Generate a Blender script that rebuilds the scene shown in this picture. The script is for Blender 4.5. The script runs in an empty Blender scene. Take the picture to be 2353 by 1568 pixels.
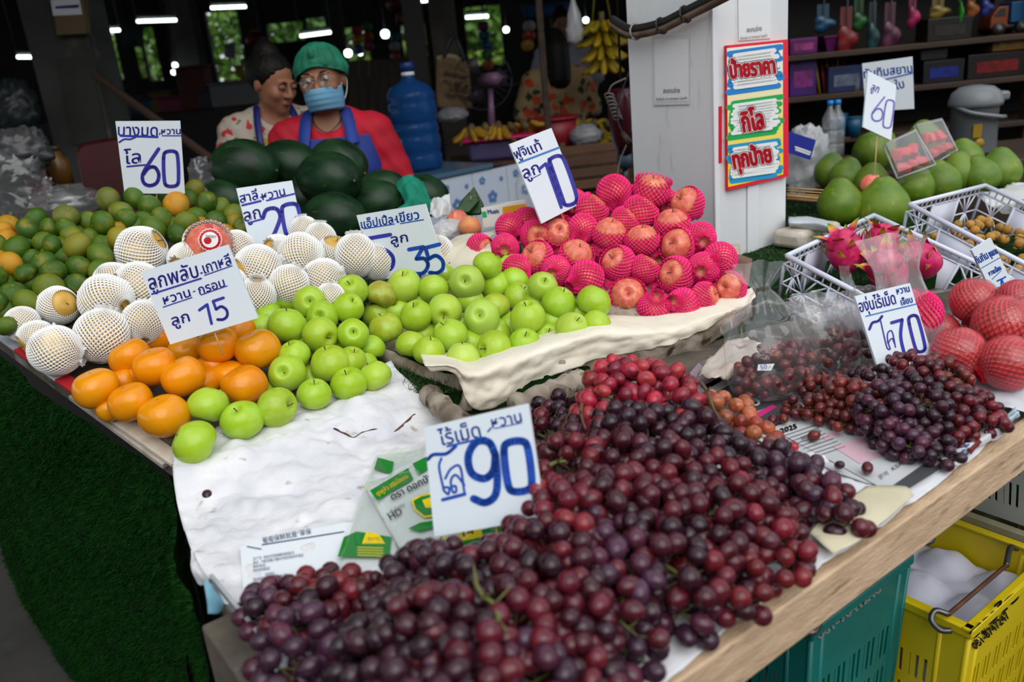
import bpy, bmesh, math, random
import numpy as np
from mathutils import Vector, Matrix, noise
random.seed(7); RNG = np.random.default_rng(7)
SC = bpy.context.scene; COL = SC.collection
# ------------------------------------------------------------ camera
FPX = 1950.0; PITCH = math.radians(18.7); ROLL = math.radians(5.5)
CAM = Vector((0, 0, 1.45))
F_ = Vector((0, math.cos(PITCH), -math.sin(PITCH))); _R0 = Vector((1, 0, 0)); _U0 = Vector((0, math.sin(PITCH), math.cos(PITCH)))
R_ = math.cos(ROLL)*_R0 - math.sin(ROLL)*_U0; U_ = math.cos(ROLL)*_U0 + math.sin(ROLL)*_R0
cd = bpy.data.cameras.new('camera'); cam = bpy.data.objects.new('camera', cd); COL.objects.link(cam)
M = Matrix.Identity(4)
for i in range(3):
    M[i][0] = R_[i]; M[i][1] = U_[i]; M[i][2] = -F_[i]; M[i][3] = CAM[i]
cam.matrix_world = M
cd.sensor_width = 36; cd.lens = FPX/2353*36; cd.clip_start = .02; cd.clip_end = 200
cd.dof.use_dof = True; cd.dof.focus_distance = 1.75; cd.dof.aperture_fstop = 3.2
SC.camera = cam
cy = SC.cycles; cy.max_bounces = 6; cy.diffuse_bounces = 3; cy.glossy_bounces = 3; cy.transmission_bounces = 4; cy.transparent_max_bounces = 10; cy.caustics_reflective = False; cy.caustics_refractive = False; cy.adaptive_threshold = .03
# ------------------------------------------------------------ world and light: a bright overcast street in front of a roofed market
W = bpy.data.worlds.new('overcast_sky'); SC.world = W; W.use_nodes = True
nt = W.node_tree; bgn = nt.nodes['Background']
bgn.inputs[0].default_value = (.86, .93, 1.0, 1); bgn.inputs[1].default_value = 1.02
sd = bpy.data.lights.new('hazy_sun', 'SUN'); sd.energy = 1.9; sd.angle = math.radians(60); sd.color = (1, .96, .9)
sun = bpy.data.objects.new('hazy_sun', sd); COL.objects.link(sun)
sun.rotation_euler = (math.radians(44), 0, math.radians(17))
SC.view_settings.view_transform = 'Standard'; SC.view_settings.look = 'None'
SC.view_settings.gamma = 1; SC.view_settings.use_curve_mapping = False; SC.view_settings.exposure = 0.05
# ------------------------------------------------------------ pixel rays -> places in the world
def ray(u, v): return F_ + R_*((u-1176.5)/FPX) - U_*((v-784)/FPX)
def at(u, v, d): return CAM + ray(u, v)*d
def onz(u, v, z):
    r = ray(u, v); return CAM + r*((z-CAM.z)/r.z)
class Plane:
    def __init__(s, p, n): s.p = Vector(p); s.n = Vector(n).normalized()
    def hit(s, u, v, off=0):
        r = ray(u, v); t = (s.n.dot(s.p-CAM)+off)/s.n.dot(r); return CAM + r*t
def plane3(a, b, c):
    n = (b-a).cross(c-a)
    if n.z < 0: n = -n
    return Plane(a, n)
def proj(P):
    d = Vector(P)-CAM; w = d.dot(F_); return 1176.5+FPX*d.dot(R_)/w, 784-FPX*d.dot(U_)/w, w
TH = math.radians(35.5); E1 = Vector((math.cos(TH), math.sin(TH), 0)); E2 = Vector((-math.sin(TH), math.cos(TH), 0)); Z = Vector((0, 0, 1))
def V(*a): return Vector(a)
# ------------------------------------------------------------ mesh builder
class MB:
    def __init__(s): s.v = []; s.f = []
    def add(s, vs, fs):
        o = len(s.v); s.v += [Vector(p) for p in vs]; s.f += [tuple(i+o for i in f) for f in fs]; return s
    def box(s, c, d, rot=None):
        c = Vector(c); h = [x/2 for x in d]; vs = []
        for x, y, z in ((-1,-1,-1),(1,-1,-1),(1,1,-1),(-1,1,-1),(-1,-1,1),(1,-1,1),(1,1,1),(-1,1,1)):
            p = Vector((x*h[0], y*h[1], z*h[2])); vs.append(c + (rot @ p if rot else p))
        return s.add(vs, [(0,3,2,1),(4,5,6,7),(0,1,5,4),(1,2,6,5),(2,3,7,6),(3,0,4,7)])
    def ibox(s, o, x, y, z):      # box from an origin corner and three edge vectors
        o = Vector(o); vs = [o, o+x, o+x+y, o+y, o+z, o+x+z, o+x+y+z, o+y+z]
        return s.add(vs, [(0,3,2,1),(4,5,6,7),(0,1,5,4),(1,2,6,5),(2,3,7,6),(3,0,4,7)])
    def tube(s, pts, r, n=8, caps=True):
        pts = [Vector(p) for p in pts]; m = len(pts); rs = r if isinstance(r, (list, tuple)) else [r]*m
        rings = []; prev = None
        for i, p in enumerate(pts):
            t = (pts[min(i+1, m-1)]-pts[max(i-1, 0)])
            t = t.normalized() if t.length > 1e-9 else Vector((0,0,1))
            if prev is None: a = t.orthogonal().normalized()
            else:
                a = prev - t*prev.dot(t); a = a.normalized() if a.length > 1e-6 else t.orthogonal().normalized()
            prev = a; b = t.cross(a)
            rings.append([p+(a*math.cos(2*math.pi*k/n)+b*math.sin(2*math.pi*k/n))*rs[i] for k in range(n)])
        vs = [q for rg in rings for q in rg]; fs = []
        for i in range(m-1):
            for k in range(n): fs.append((i*n+k, i*n+(k+1) % n, (i+1)*n+(k+1) % n, (i+1)*n+k))
        if caps: fs += [tuple(range(n-1, -1, -1)), tuple((m-1)*n+k for k in range(n))]
        return s.add(vs, fs)
    def lathe(s, prof, n=24, M=None, sx=1, sy=1, wob=None):
        vs = []; fs = []; m = len(prof)
        for i, (r, z) in enumerate(prof):
            for k in range(n):
                a = 2*math.pi*k/n; rr = r*(wob(a, z) if wob else 1)
                p = Vector((rr*math.cos(a)*sx, rr*math.sin(a)*sy, z)); vs.append(M @ p if M else p)
        for i in range(m-1):
            for k in range(n): fs.append((i*n+k, i*n+(k+1) % n, (i+1)*n+(k+1) % n, (i+1)*n+k))
        if prof[0][0] > 1e-6: fs.append(tuple(range(n-1, -1, -1)))
        if prof[-1][0] > 1e-6: fs.append(tuple((m-1)*n+k for k in range(n)))
        return s.add(vs, fs)
    def ell(s, c, r, n=16, m=10, rot=None, fn=None):
        vs = []; fs = []; c = Vector(c)
        for i in range(m+1):
            th = math.pi*i/m
            for k in range(n):
                a = 2*math.pi*k/n; d = Vector((math.sin(th)*math.cos(a), math.sin(th)*math.sin(a), -math.cos(th)))
                q = fn(d) if fn else 1
                p = Vector((d.x*r[0]*q, d.y*r[1]*q, d.z*r[2]*q)); vs.append(c+(rot @ p if rot else p))
        for i in range(m):
            for k in range(n): fs.append((i*n+k, i*n+(k+1) % n, (i+1)*n+(k+1) % n, (i+1)*n+k))
        return s.add(vs, fs)
    def grid(s, P, close=False, flip=False):      # P rows of points
        nv = len(P); nu = len(P[0]); vs = [q for r in P for q in r]; fs = []
        for j in range(nv-1):
            for i in range(nu if close else nu-1):
                q = (j*nu+i, j*nu+(i+1) % nu, (j+1)*nu+(i+1) % nu, (j+1)*nu+i); fs.append(q[::-1] if flip else q)
        return s.add(vs, fs)
    def prism(s, pts, ext):       # polygon extruded along ext
        n = len(pts); a = [Vector(p) for p in pts]; b = [p+ext for p in a]
        return s.add(a+b, [tuple(range(n-1, -1, -1)), tuple(range(n, 2*n))]+[(i, (i+1) % n, n+(i+1) % n, n+i) for i in range(n)])
def mesh_from(mb, name, mats, smooth=True):
    me = bpy.data.meshes.new(name); me.from_pydata([tuple(p) for p in mb.v], [], mb.f)
    for m_ in (mats if isinstance(mats, (list, tuple)) else [mats]):
        if m_: me.materials.append(m_)
    if smooth: me.polygons.foreach_set('use_smooth', [True]*len(me.polygons))
    me.update(); return me
def link(name, data, parent=None, loc=None, rot=None, scale=None):
    o = bpy.data.objects.new(name, data); COL.objects.link(o)
    if parent is not None: o.parent = parent
    if loc is not None: o.location = loc
    if rot is not None:
        if isinstance(rot, Matrix): o.rotation_mode = 'QUATERNION'; o.rotation_quaternion = rot.to_quaternion()
        else: o.rotation_euler = rot
    if scale is not None: o.scale = (scale,)*3 if isinstance(scale, (int, float)) else scale
    return o
def tag(o, label, cat, group=None, kind=None):
    if label: o['label'] = label
    if cat: o['category'] = cat
    if group: o['group'] = group
    if kind: o['kind'] = kind
    return o
def thing(name, label, cat, loc=(0,0,0), rot=None, group=None, scale=None):
    o = link(name, None, None, loc, rot, scale); o.empty_display_size = .02; return tag(o, label, cat, group)
def obj(name, mb, mat, parent=None, smooth=True, bev=0, loc=None, rot=None, sol=0, world=False, scale=None, auto=False):
    """one mesh object; world=True: points are world points, the origin moves to the bottom centre"""
    if world:
        lo = Vector((min(p[i] for p in mb.v) for i in range(3))); hi = Vector((max(p[i] for p in mb.v) for i in range(3)))
        c = Vector(((lo.x+hi.x)/2, (lo.y+hi.y)/2, lo.z)); mb.v = [p-c for p in mb.v]
        loc = c - (parent.location if parent is not None and parent.parent is None else (parent.location+parent.parent.location if parent is not None else Vector()))
    me = mesh_from(mb, name, mat, smooth); o = link(name, me, parent, loc, rot, scale)
    if sol:
        m_ = o.modifiers.new('thickness', 'SOLIDIFY'); m_.thickness = sol; m_.offset = 0
    if bev:
        m_ = o.modifiers.new('bevel', 'BEVEL'); m_.width = bev; m_.segments = 2; m_.limit_method = 'ANGLE'; m_.angle_limit = math.radians(40)
    if smooth and (bev or auto):
        try: me.set_sharp_from_angle(angle=math.radians(45))
        except Exception: pass
    return o
def struct(o): o['kind'] = 'structure'; return o
def copy_tree(o, parent=None):
    c = o.copy(); COL.objects.link(c); c.parent = parent
    for ch in list(o.children): copy_tree(ch, c)
    return c
def cr(pts, n=6, closed=False):       # Catmull-Rom through points (2D or 3D)
    P = [Vector(p) for p in pts]; m = len(P); out = []
    for i in range(m if closed else m-1):
        a = P[(i-1) % m] if closed or i > 0 else P[0]*2-P[1]; b = P[i]; c = P[(i+1) % m]
        d = P[(i+2) % m] if closed or i+2 < m else P[-1]*2-P[-2]
        for k in range(n):
            t = k/n; out.append(.5*((2*b)+(c-a)*t+(2*a-5*b+4*c-d)*t*t+(3*b-a-3*c+d)*t**3))
    if not closed: out.append(P[-1])
    return out
def patch(rows, nu=6, nv=6, amp=0, fr=20, nrm=None, seed=0):     # smooth sheet through a net of control points, crumpled by noise
    A = [cr(r, nu) for r in rows]; n = len(A[0]); B = [cr([A[j][i] for j in range(len(A))], nv) for i in range(n)]
    P = [[B[i][j] for i in range(n)] for j in range(len(B[0]))]
    if amp:
        for r in P:
            for i, p in enumerate(r):
                q = p*fr+Vector((seed*7.1, seed*3.3, seed*1.7))
                d = noise.noise(q)*.5
                ridge = abs(noise.noise(q*.8+Vector((9, 3, 1))))+.6*abs(noise.noise(q*1.9+Vector((2, 8, 5))))
                r[i] = p+(nrm or Z)*amp*(d+1.1*ridge)
    return P
# ------------------------------------------------------------ materials
MATS = {}
def mat(name, c1, c2=None, rough=.5, scale=8, bump=0, bscale=None, metal=0, trans=0, ior=1.45, alpha=1, emit=None, es=0, spec=.5, objcol=False, detail=3, lo=.35, hi=.65, rnd=0, sss=0, coat=0, stretch=None, c3=None, s3=20, f3=(.6, .7), sheen=0, rotz=None):
    if name in MATS: return MATS[name]
    m = bpy.data.materials.new(name); m.use_nodes = True; t = m.node_tree; N = t.nodes; L = t.links; b = N['Principled BSDF']
    def I(k, v):
        if k in b.inputs: b.inputs[k].default_value = v
    I('Roughness', rough); I('Metallic', metal); I('Transmission Weight', trans); I('IOR', ior); I('Alpha', alpha); I('Specular IOR Level', spec); I('Coat Weight', coat)
    if sss > .1: I('Subsurface Weight', sss); I('Subsurface Radius', (.012, .008, .004)); I('Subsurface Scale', .6)
    if sheen: I('Sheen Weight', sheen)
    tc = N.new('ShaderNodeTexCoord'); src = tc.outputs['Object']
    oi = N.new('ShaderNodeObjectInfo')
    if stretch:
        mp = N.new('ShaderNodeMapping'); mp.inputs['Scale'].default_value = stretch
        if rotz is not None: mp.vector_type = 'TEXTURE'; mp.inputs['Rotation'].default_value = (0, 0, rotz); mp.inputs['Scale'].default_value = [1/q for q in stretch]
        L.new(src, mp.inputs[0]); src = mp.outputs[0]
    vm = N.new('ShaderNodeVectorMath'); vm.operation = 'ADD'; L.new(src, vm.inputs[0])
    sc3 = N.new('ShaderNodeVectorMath'); sc3.operation = 'SCALE'; sc3.inputs[0].default_value = (13., 7., 5.); L.new(oi.outputs['Random'], sc3.inputs['Scale']); L.new(sc3.outputs[0], vm.inputs[1]); src = vm.outputs[0]
    col = None
    if objcol: col = oi.outputs['Color']
    if c2 is not None:
        nz = N.new('ShaderNodeTexNoise'); nz.inputs['Scale'].default_value = scale; nz.inputs['Detail'].default_value = detail; L.new(src, nz.inputs['Vector'])
        rp = N.new('ShaderNodeMapRange'); rp.inputs[1].default_value = lo; rp.inputs[2].default_value = hi; L.new(nz.outputs[0], rp.inputs[0])
        mx = N.new('ShaderNodeMix'); mx.data_type = 'RGBA'; L.new(rp.outputs[0], mx.inputs[0])
        if col: L.new(col, mx.inputs[6])
        else: mx.inputs[6].default_value = (*c1, 1)
        mx.inputs[7].default_value = (*c2, 1); col = mx.outputs[2]
    if c3 is not None:
        nz3 = N.new('ShaderNodeTexNoise'); nz3.inputs['Scale'].default_value = s3; nz3.inputs['Detail'].default_value = 4; L.new(src, nz3.inputs['Vector'])
        rp3 = N.new('ShaderNodeMapRange'); rp3.inputs[1].default_value = f3[0]; rp3.inputs[2].default_value = f3[1]; L.new(nz3.outputs[0], rp3.inputs[0])
        mx3 = N.new('ShaderNodeMix'); mx3.data_type = 'RGBA'; L.new(rp3.outputs[0], mx3.inputs[0])
        if col: L.new(col, mx3.inputs[6])
        else: mx3.inputs[6].default_value = (*c1, 1)
        mx3.inputs[7].default_value = (*c3, 1); col = mx3.outputs[2]
    if rnd:
        hs = N.new('ShaderNodeHueSaturation'); mr = N.new('ShaderNodeMapRange'); mr.inputs[3].default_value = 1-rnd; mr.inputs[4].default_value = 1+rnd
        L.new(oi.outputs['Random'], mr.inputs[0]); L.new(mr.outputs[0], hs.inputs['Value'])
        if col: L.new(col, hs.inputs['Color'])
        else: hs.inputs['Color'].default_value = (*c1, 1)
        col = hs.outputs[0]
    if col: L.new(col, b.inputs['Base Color'])
    else: I('Base Color', (*c1, 1))
    if bump:
        nb = N.new('ShaderNodeTexNoise'); nb.inputs['Scale'].default_value = bscale or scale*3; nb.inputs['Detail'].default_value = 4; L.new(src, nb.inputs['Vector'])
        bp = N.new('ShaderNodeBump'); bp.inputs['Strength'].default_value = bump; bp.inputs['Distance'].default_value = .004; L.new(nb.outputs[0], bp.inputs['Height']); L.new(bp.outputs[0], b.inputs['Normal'])
    if emit: I('Emission Color', (*emit, 1)); I('Emission Strength', es)
    MATS[name] = m; return m
def clear_plastic(name, op=.12, rough=.12, tint=(1, 1, 1), wr=60):    # thin film: mostly see-through with wrinkled shine
    if name in MATS: return MATS[name]
    m = bpy.data.materials.new(name); m.use_nodes = True; t = m.node_tree; N = t.nodes; L = t.links; N.remove(N['Principled BSDF'])
    out = N['Material Output']; tr = N.new('ShaderNodeBsdfTransparent'); tr.inputs[0].default_value = (*tint, 1)
    gl = N.new('ShaderNodeBsdfGlossy'); gl.inputs['Roughness'].default_value = rough; gl.inputs['Color'].default_value = (1, 1, 1, 1)
    df = N.new('ShaderNodeBsdfDiffuse'); df.inputs[0].default_value = (.85, .87, .9, 1)
    tc = N.new('ShaderNodeTexCoord'); nz = N.new('ShaderNodeTexNoise'); nz.inputs['Scale'].default_value = wr; nz.inputs['Detail'].default_value = 3; L.new(tc.outputs['Object'], nz.inputs['Vector'])
    bp = N.new('ShaderNodeBump'); bp.inputs['Strength'].default_value = .35; bp.inputs['Distance'].default_value = .004; L.new(nz.outputs[0], bp.inputs['Height']); L.new(bp.outputs[0], gl.inputs['Normal'])
    fr = N.new('ShaderNodeLayerWeight'); L.new(bp.outputs[0], fr.inputs['Normal']); pw = N.new('ShaderNodeMath'); pw.operation = 'POWER'; pw.inputs[1].default_value = 3.5; L.new(fr.outputs['Facing'], pw.inputs[0])
    m1 = N.new('ShaderNodeMixShader'); m1.inputs[0].default_value = op; L.new(tr.outputs[0], m1.inputs[1]); L.new(df.outputs[0], m1.inputs[2])
    mm = N.new('ShaderNodeMath'); mm.operation = 'MULTIPLY_ADD'; mm.inputs[1].default_value = .55; mm.inputs[2].default_value = .045; mm.use_clamp = True; L.new(pw.outputs[0], mm.inputs[0])
    m2 = N.new('ShaderNodeMixShader'); L.new(mm.outputs[0], m2.inputs[0]); L.new(m1.outputs[0], m2.inputs[1]); L.new(gl.outputs[0], m2.inputs[2]); L.new(m2.outputs[0], out.inputs[0])
    MATS[name] = m; return m
def srgb(r, g, b):
    f = lambda c: (c/255/12.92) if c/255 <= .04045 else ((c/255+.055)/1.055)**2.4
    return (f(r), f(g), f(b))
# ------------------------------------------------------------ text turned into meshes up front (built-in font with its Thai and CJK fallbacks)
TXT = {}
def need_text(strings):
    tmp = []
    for s in strings:
        if s in TXT: continue
        c = bpy.data.curves.new('lettering', 'FONT'); c.body = s; c.size = 1; c.resolution_u = 2; TXT[s] = c
        o = bpy.data.objects.new('lettering', c); COL.objects.link(o); tmp.append((s, o))
    bpy.context.view_layer.update(); dg = bpy.context.evaluated_depsgraph_get()
    for s, o in tmp:
        me = o.evaluated_get(dg).to_mesh()
        vs = [v.co.copy() for v in me.vertices]; fs = [tuple(p.vertices) for p in me.polygons]
        o.evaluated_get(dg).to_mesh_clear(); TXT[s] = (vs, fs)
    for s, o in tmp: c = o.data; bpy.data.objects.remove(o); bpy.data.curves.remove(c)
def text_on(hit, s, p0, p1, h, name, m, parent, off=.0012, skew=0, bold=0):
    """letters of s from pixel p0 (baseline start) to p1 (baseline end), h pixels tall, laid on the surface hit(u, v, off)"""
    vs, fs = TXT[s]
    if not vs: return None
    x0 = min(v.x for v in vs); x1 = max(v.x for v in vs); mb = MB()
    a = Vector(p0); d = Vector(p1)-a; up = Vector((d.y, -d.x)).normalized()
    hh = h/.72
    offs = [(0, 0)] if not bold else [(bold*math.cos(k*.7854), bold*math.sin(k*.7854)) for k in range(0, 8, 1 if bold > 1 else 2)]
    for ox, oy in offs:
        P = []
        for v in vs:
            q = a + d*((v.x-x0)/(x1-x0)) + up*(v.y*hh) + d.normalized()*(v.y*hh*skew); P.append(hit(q.x+ox, q.y+oy, off))
        mb.add(P, fs)
    return obj(name, mb, m, parent, smooth=False, world=True)
def strokes_on(hit, lines, w, name, m, parent, off=.0012):
    mb = MB()
    for ln in lines:
        ww = w
        if isinstance(ln, tuple) and isinstance(ln[0], list): ln, ww = ln
        P = [Vector(p) for p in ln]
        for i in range(len(P)-1):
            d = P[i+1]-P[i]
            if d.length < 1e-6: continue
            n = Vector((-d.y, d.x)).normalized()*ww/2
            mb.add([hit(q.x, q.y, off) for q in (P[i]+n, P[i]-n, P[i+1]-n, P[i+1]+n)], [(0, 1, 2, 3)])
        for p in P:
            mb.add([hit(p.x+math.cos(k*.7854)*ww/2, p.y+math.sin(k*.7854)*ww/2, off+.00005) for k in range(8)], [tuple(range(7, -1, -1))])
    return obj(name, mb, m, parent, smooth=False, world=True)
ORD = ['first', 'second', 'third', 'fourth', 'fifth', 'sixth', 'seventh', 'eighth', 'ninth', 'tenth', 'eleventh', 'twelfth', 'thirteenth', 'fourteenth', 'fifteenth', 'sixteenth']
def row_labels(things, noun, heap, rows, pos=None):
    """a label for every thing of a heap from its row (top to bottom in the picture) and its place in that row"""
    if not things: return
    pr = [(proj(pos[i] if pos else t.location), t) for i, t in enumerate(things)]; pr.sort(key=lambda q: q[0][1])
    k = math.ceil(len(pr)/rows); bl = [pr[i:i+k] for i in range(0, len(pr), k)]
    for ri, r in enumerate(bl):
        r.sort(key=lambda q: q[0][0]); rn = 'top' if ri == 0 else ('bottom' if ri == len(bl)-1 else ORD[ri])
        for ci, (_, t) in enumerate(r):
            cn = 'leftmost' if ci == 0 else ('rightmost' if ci == len(r)-1 else ORD[ci]+' from left')
            nn = noun(t) if callable(noun) else noun
            t['label'] = f'{nn}, {cn} in {rn} row of {heap}'
need_text(['บางมด', 'หวาน', 'โล', 'สาลี่', 'ลูก', 'ลูกพลับ', 'เกาหลี', 'กรอบ', 'แอ็ปเปิ้ล', 'เขียว', 'ฟูจิ', 'แท้', 'ไร้เม็ด', 'องุ่นไร้เม็ด', 'เจี๊ยบ', 'ทับทิมสยาม', 'ใบ', 'ทับทิม', 'ยูนนาน',
  'ป้ายราคา', 'กิโล', 'ทุกป้าย', 'สแกนจ่าย', 'ชื่อบัญชี นาง สุกาญจนา อุ่นแก้ว', 'SOMEDAY', "I'LL BE A", 'LOUIS', 'VUITTON', 'ถุงหูหิ้ว ชนิดไฮเดน', 'ตรา ดอกบัว', 'HD', 'ถุงหิ้วไฮเดน', '6 x 14', 'ขนาด',
  '081-9041248', '081-8747247', 'สุขใจ', '葡萄保鲜就是“翠保', '生产厂家：乌鲁木齐市翠保保鲜科技有限公司', '地址：中国 新疆 乌鲁木齐经济技术开发区', '联系电话：', '技术咨询电话：', '活性成分', '亚硫酸钠............98.5%', 'GRAPE SLOW', '2025', 'KSA', '지면광고', '2025.2.30', 'Music', 'SWEET', '50.-', '문의'])
# ============================================================ the setting: street floor, market roof
floor = struct(obj('floor', MB().add([V(-30,-25,0), V(30,-25,0), V(30,60,0), V(-30,60,0)], [(0,1,2,3)]), mat('concrete_floor', (.055,.053,.050), (.032,.031,.029), rough=.85, scale=3, bump=.3, bscale=60, c3=(.05,.05,.05), s3=6, f3=(.6,.75))))
RF0 = V(0, 2.9, 3.0)      # unseen roof's front edge along the stall, set back to let sky light in
rb = MB().prism([RF0-E1*14, RF0+E1*14, V(11.4,15.3,3), V(-14,15.3,3), V(-14,-6.4,3)], V(0,0,.12)); roof = struct(obj('ceiling', rb, mat('roof_sheet', (.05,.048,.045), (.03,.028,.026), rough=.8, scale=2)))
for k in range(6):
    obj('rafter', MB().ibox(RF0-E1*(9-.6*k)+E2*(.4+k*1.4)-Z*.13, E1*(18-1.4*k), E2*.08, Z*.13), mat('rafter_wood', (.06,.04,.025), (.035,.024,.016), rough=.8, scale=5), roof, smooth=False)
struct(obj('wall_sky_block', MB().box((0,-9,2.3), (44,.3,4.6)), mat('added_shop_fronts', (.30,.28,.26), (.18,.17,.16), rough=.8, scale=1.2)))       # unseen shop row added behind the viewer to cut low sky light
# ============================================================ table for the grapes
TZ = .80
pA = onz(1600, 1512, TZ); pB = onz(2353, 986, TZ); TE1 = (pB-pA).normalized(); TE2 = V(-TE1.y, TE1.x, 0)
def tcoord(P): q = P-pA; return q.dot(TE1), q.dot(TE2)
sL = tcoord(onz(640, 1560, TZ))[0]; sB = 1.9
M_PLANK = mat('sawn_plank', (.66,.47,.31), (.52,.36,.225), rough=.75, scale=6, stretch=(2.5,14,14), rotz=TH, bump=.6, bscale=26, c3=(.22,.14,.085), s3=5, f3=(.60,.74))
M_DARKW = mat('weathered_wood', (.13,.105,.08), (.06,.05,.04), rough=.8, scale=10, bump=.6, bscale=60, c3=(.28,.26,.23), s3=18, f3=(.58,.72))
table = thing('market_table', 'long wooden market table under the grapes with a pale sawn front board', 'table', pA+TE1*.5+TE2*.4-Z*TZ)
rotT = Matrix.Rotation(math.atan2(TE1.y, TE1.x), 4, 'Z')
def wobj(*a, **k): return obj(*a, world=True, **k)
_tl = onz(470,1330,TZ); _tb = onz(440,1110,TZ)+TE1*.02; wobj('tabletop', MB().prism([pA+TE1*sL+TE2*.02-Z*.03, pA+TE1*sB+TE2*.02-Z*.03, pA+TE1*sB+TE2*.62-Z*.03, _tb+TE1*.5+TE2*.1-Z*.03, _tb-Z*.03, _tl-Z*.03], Z*.028), M_DARKW, table, bev=.002)
wobj('front_board', MB().ibox(pA+TE1*(sL-.02)-TE2*.012+V(0,0,-.068), TE1*(sB-sL+.02), TE2*.032, Z*.068), M_PLANK, table, bev=.003)
wobj('side_board', MB().ibox(pA+TE1*(sL-.035)+TE2*.0+V(0,0,-.13), TE1*.075, TE2*.47, Z*.128), M_DARKW, table, bev=.004)
for s_, t_ in ((sL+.08,.1),(sL+.08,.9),(1.75,.1),(1.75,.9),):
    wobj('leg', MB().ibox(pA+TE1*s_+TE2*t_-Z*TZ, TE1*.07, TE2*.07, Z*(TZ-.03)), M_DARKW, table, bev=.004)
# ============================================================ planes the heaps lie in (centres of the fruit on top)
LP = plane3(at(445,1015,1.43), at(755,835,1.66), at(210,500,2.05))
CP = plane3(at(1065,815,1.74), at(1120,610,2.02), at(1365,692,1.87))
PP = plane3(at(1505,710,1.94), at(1500,440,2.18), at(1172,523,2.16))
def low(pl, d): return Plane(pl.p-pl.n*d, pl.n)
LB_ = low(LP, .058); CB_ = low(CP, .065); PB_ = low(PP, .07)
# ---- left display board
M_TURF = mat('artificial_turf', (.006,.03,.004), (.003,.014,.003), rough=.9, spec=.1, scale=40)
lA = LB_.hit(402,1072); lB = LB_.hit(918,882); lC = LB_.hit(-60,735); d2 = (lC-lA)
lD = lB + (E2*1.0+Z*(-(LP.n.x*E2.x+LP.n.y*E2.y)/LP.n.z)*1.0)*1.02; lCx = lA+d2*1.28
bed = thing('display_board', 'sloping wooden display board under the tangerines, pears and persimmons', 'display board', V((lA.x+lB.x+lD.x+lCx.x)/4, (lA.y+lB.y+lD.y+lCx.y)/4, 0))
wobj('board', MB().prism([lA, lB, lD, lCx], -LP.n*.03), M_DARKW, bed, smooth=False)
for P_ in (lA+V(.16,.16,0), lB+V(-.05,.1,0), lD+V(-.1,-.1,0), lCx+V(.45,-.02,0)):
    wobj('leg', MB().tube([V(P_.x,P_.y,0), V(P_.x,P_.y,P_.z-.03)], .03, 6), M_DARKW, bed)
# layered cardboard and paper along its left edge
eL = (lCx-lA).normalized(); outL = V(-eL.y, eL.x, 0); outL = outL if outL.x < 0 else -outL
CARD = [srgb(222,222,224), srgb(196,28,40), srgb(214,214,220), srgb(176,60,50), srgb(205,196,180)]
def cardstrip(s0, s1, lift, thick, out, m, lab, cat='cardboard strip'):
    o = wobj('cardboard_strip', MB().ibox(lA+eL*s0+LP.n*lift+outL*(out-.03), eL*(s1-s0), outL*.03, LP.n*thick), m, None, bev=.001); tag(o, lab, cat); return o
cardstrip(.02, .30, -.012, .010, .012, mat('kraft_grey', srgb(180,170,160), srgb(150,140,130), rough=.8, scale=30), 'ragged grey cardboard edge under the front persimmon')
cardstrip(.0, .24, .0, .008, .006, mat('card_cream', srgb(214,204,190), srgb(190,178,160), rough=.8, scale=30), 'cream cardboard edge below the front green apple')
cardstrip(.22, .34, .009, .007, .012, mat('card_red', srgb(168,24,34), rough=.7), 'short red piece of cardboard edge beside the persimmons')
cardstrip(.34, .43, .009, .007, .012, mat('card_white', srgb(206,208,214), srgb(186,188,196), rough=.7, scale=20), 'white piece of cardboard edge beside the leftmost persimmon')
cardstrip(.43, .48, .009, .007, .012, MATS['card_red'], 'small red tip of cardboard edge further up the board')
cardstrip(.48, 1.2, .009, .007, .012, mat('card_pale', srgb(170,174,182), srgb(120,122,126), rough=.7, scale=12), 'long pale cardboard edge beside the foam netted pears')
# ---- turf skirt on the left side of the stall
def turf(name, P, label, n, blade=.013, mt=None, nrm=None, parent=None, struct_=False, seed=1):
    base = MB().grid(P); o = wobj(name, base, M_TURF); tag(o, label, 'artificial grass')
    rg = np.random.default_rng(seed); rows = np.array([[tuple(q) for q in r] for r in P]); nv, nu = rows.shape[:2]
    j = rg.integers(0, nv-1, n); i = rg.integers(0, nu-1, n); a = rg.random((n,1)); b = rg.random((n,1))
    p = rows[j,i]*(1-a)*(1-b)+rows[j,i+1]*a*(1-b)+rows[j+1,i]*(1-a)*b+rows[j+1,i+1]*a*b
    tu = rows[j,i+1]-rows[j,i]; tv = rows[j+1,i]-rows[j,i]; nn = np.cross(tu, tv); nn /= np.linalg.norm(nn,axis=1)[:,None]
    if nrm is not None: nn *= np.sign(nn@np.array(nrm))[:,None]
    d = nn+rg.normal(0,.55,(n,3))+np.array([0,0,-.25]); d /= np.linalg.norm(d,axis=1)[:,None]
    w = np.cross(d, rg.normal(0,1,(n,3))); w /= np.linalg.norm(w,axis=1)[:,None]; ln = blade*(.6+.8*rg.random((n,1)))
    loc = np.array(o.location)
    v = np.stack([p-w*.0011, p+w*.0011, p+d*ln], 1).reshape(-1,3)-loc
    me = bpy.data.meshes.new('grass_blades'); me.vertices.add(3*n); me.vertices.foreach_set('co', v.ravel()); me.loops.add(3*n); me.loops.foreach_set('vertex_index', np.arange(3*n)); me.polygons.add(n)
    me.polygons.foreach_set('loop_start', np.arange(0,3*n,3)); me.update(calc_edges=True)
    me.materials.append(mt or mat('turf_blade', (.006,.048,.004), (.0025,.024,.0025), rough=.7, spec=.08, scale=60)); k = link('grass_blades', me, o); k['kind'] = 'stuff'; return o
tp = [lA+eL*s-LP.n*.02-outL*.005+V(0,0,-.02) for s in (-.02,.25,.5,.8,1.15)]
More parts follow.
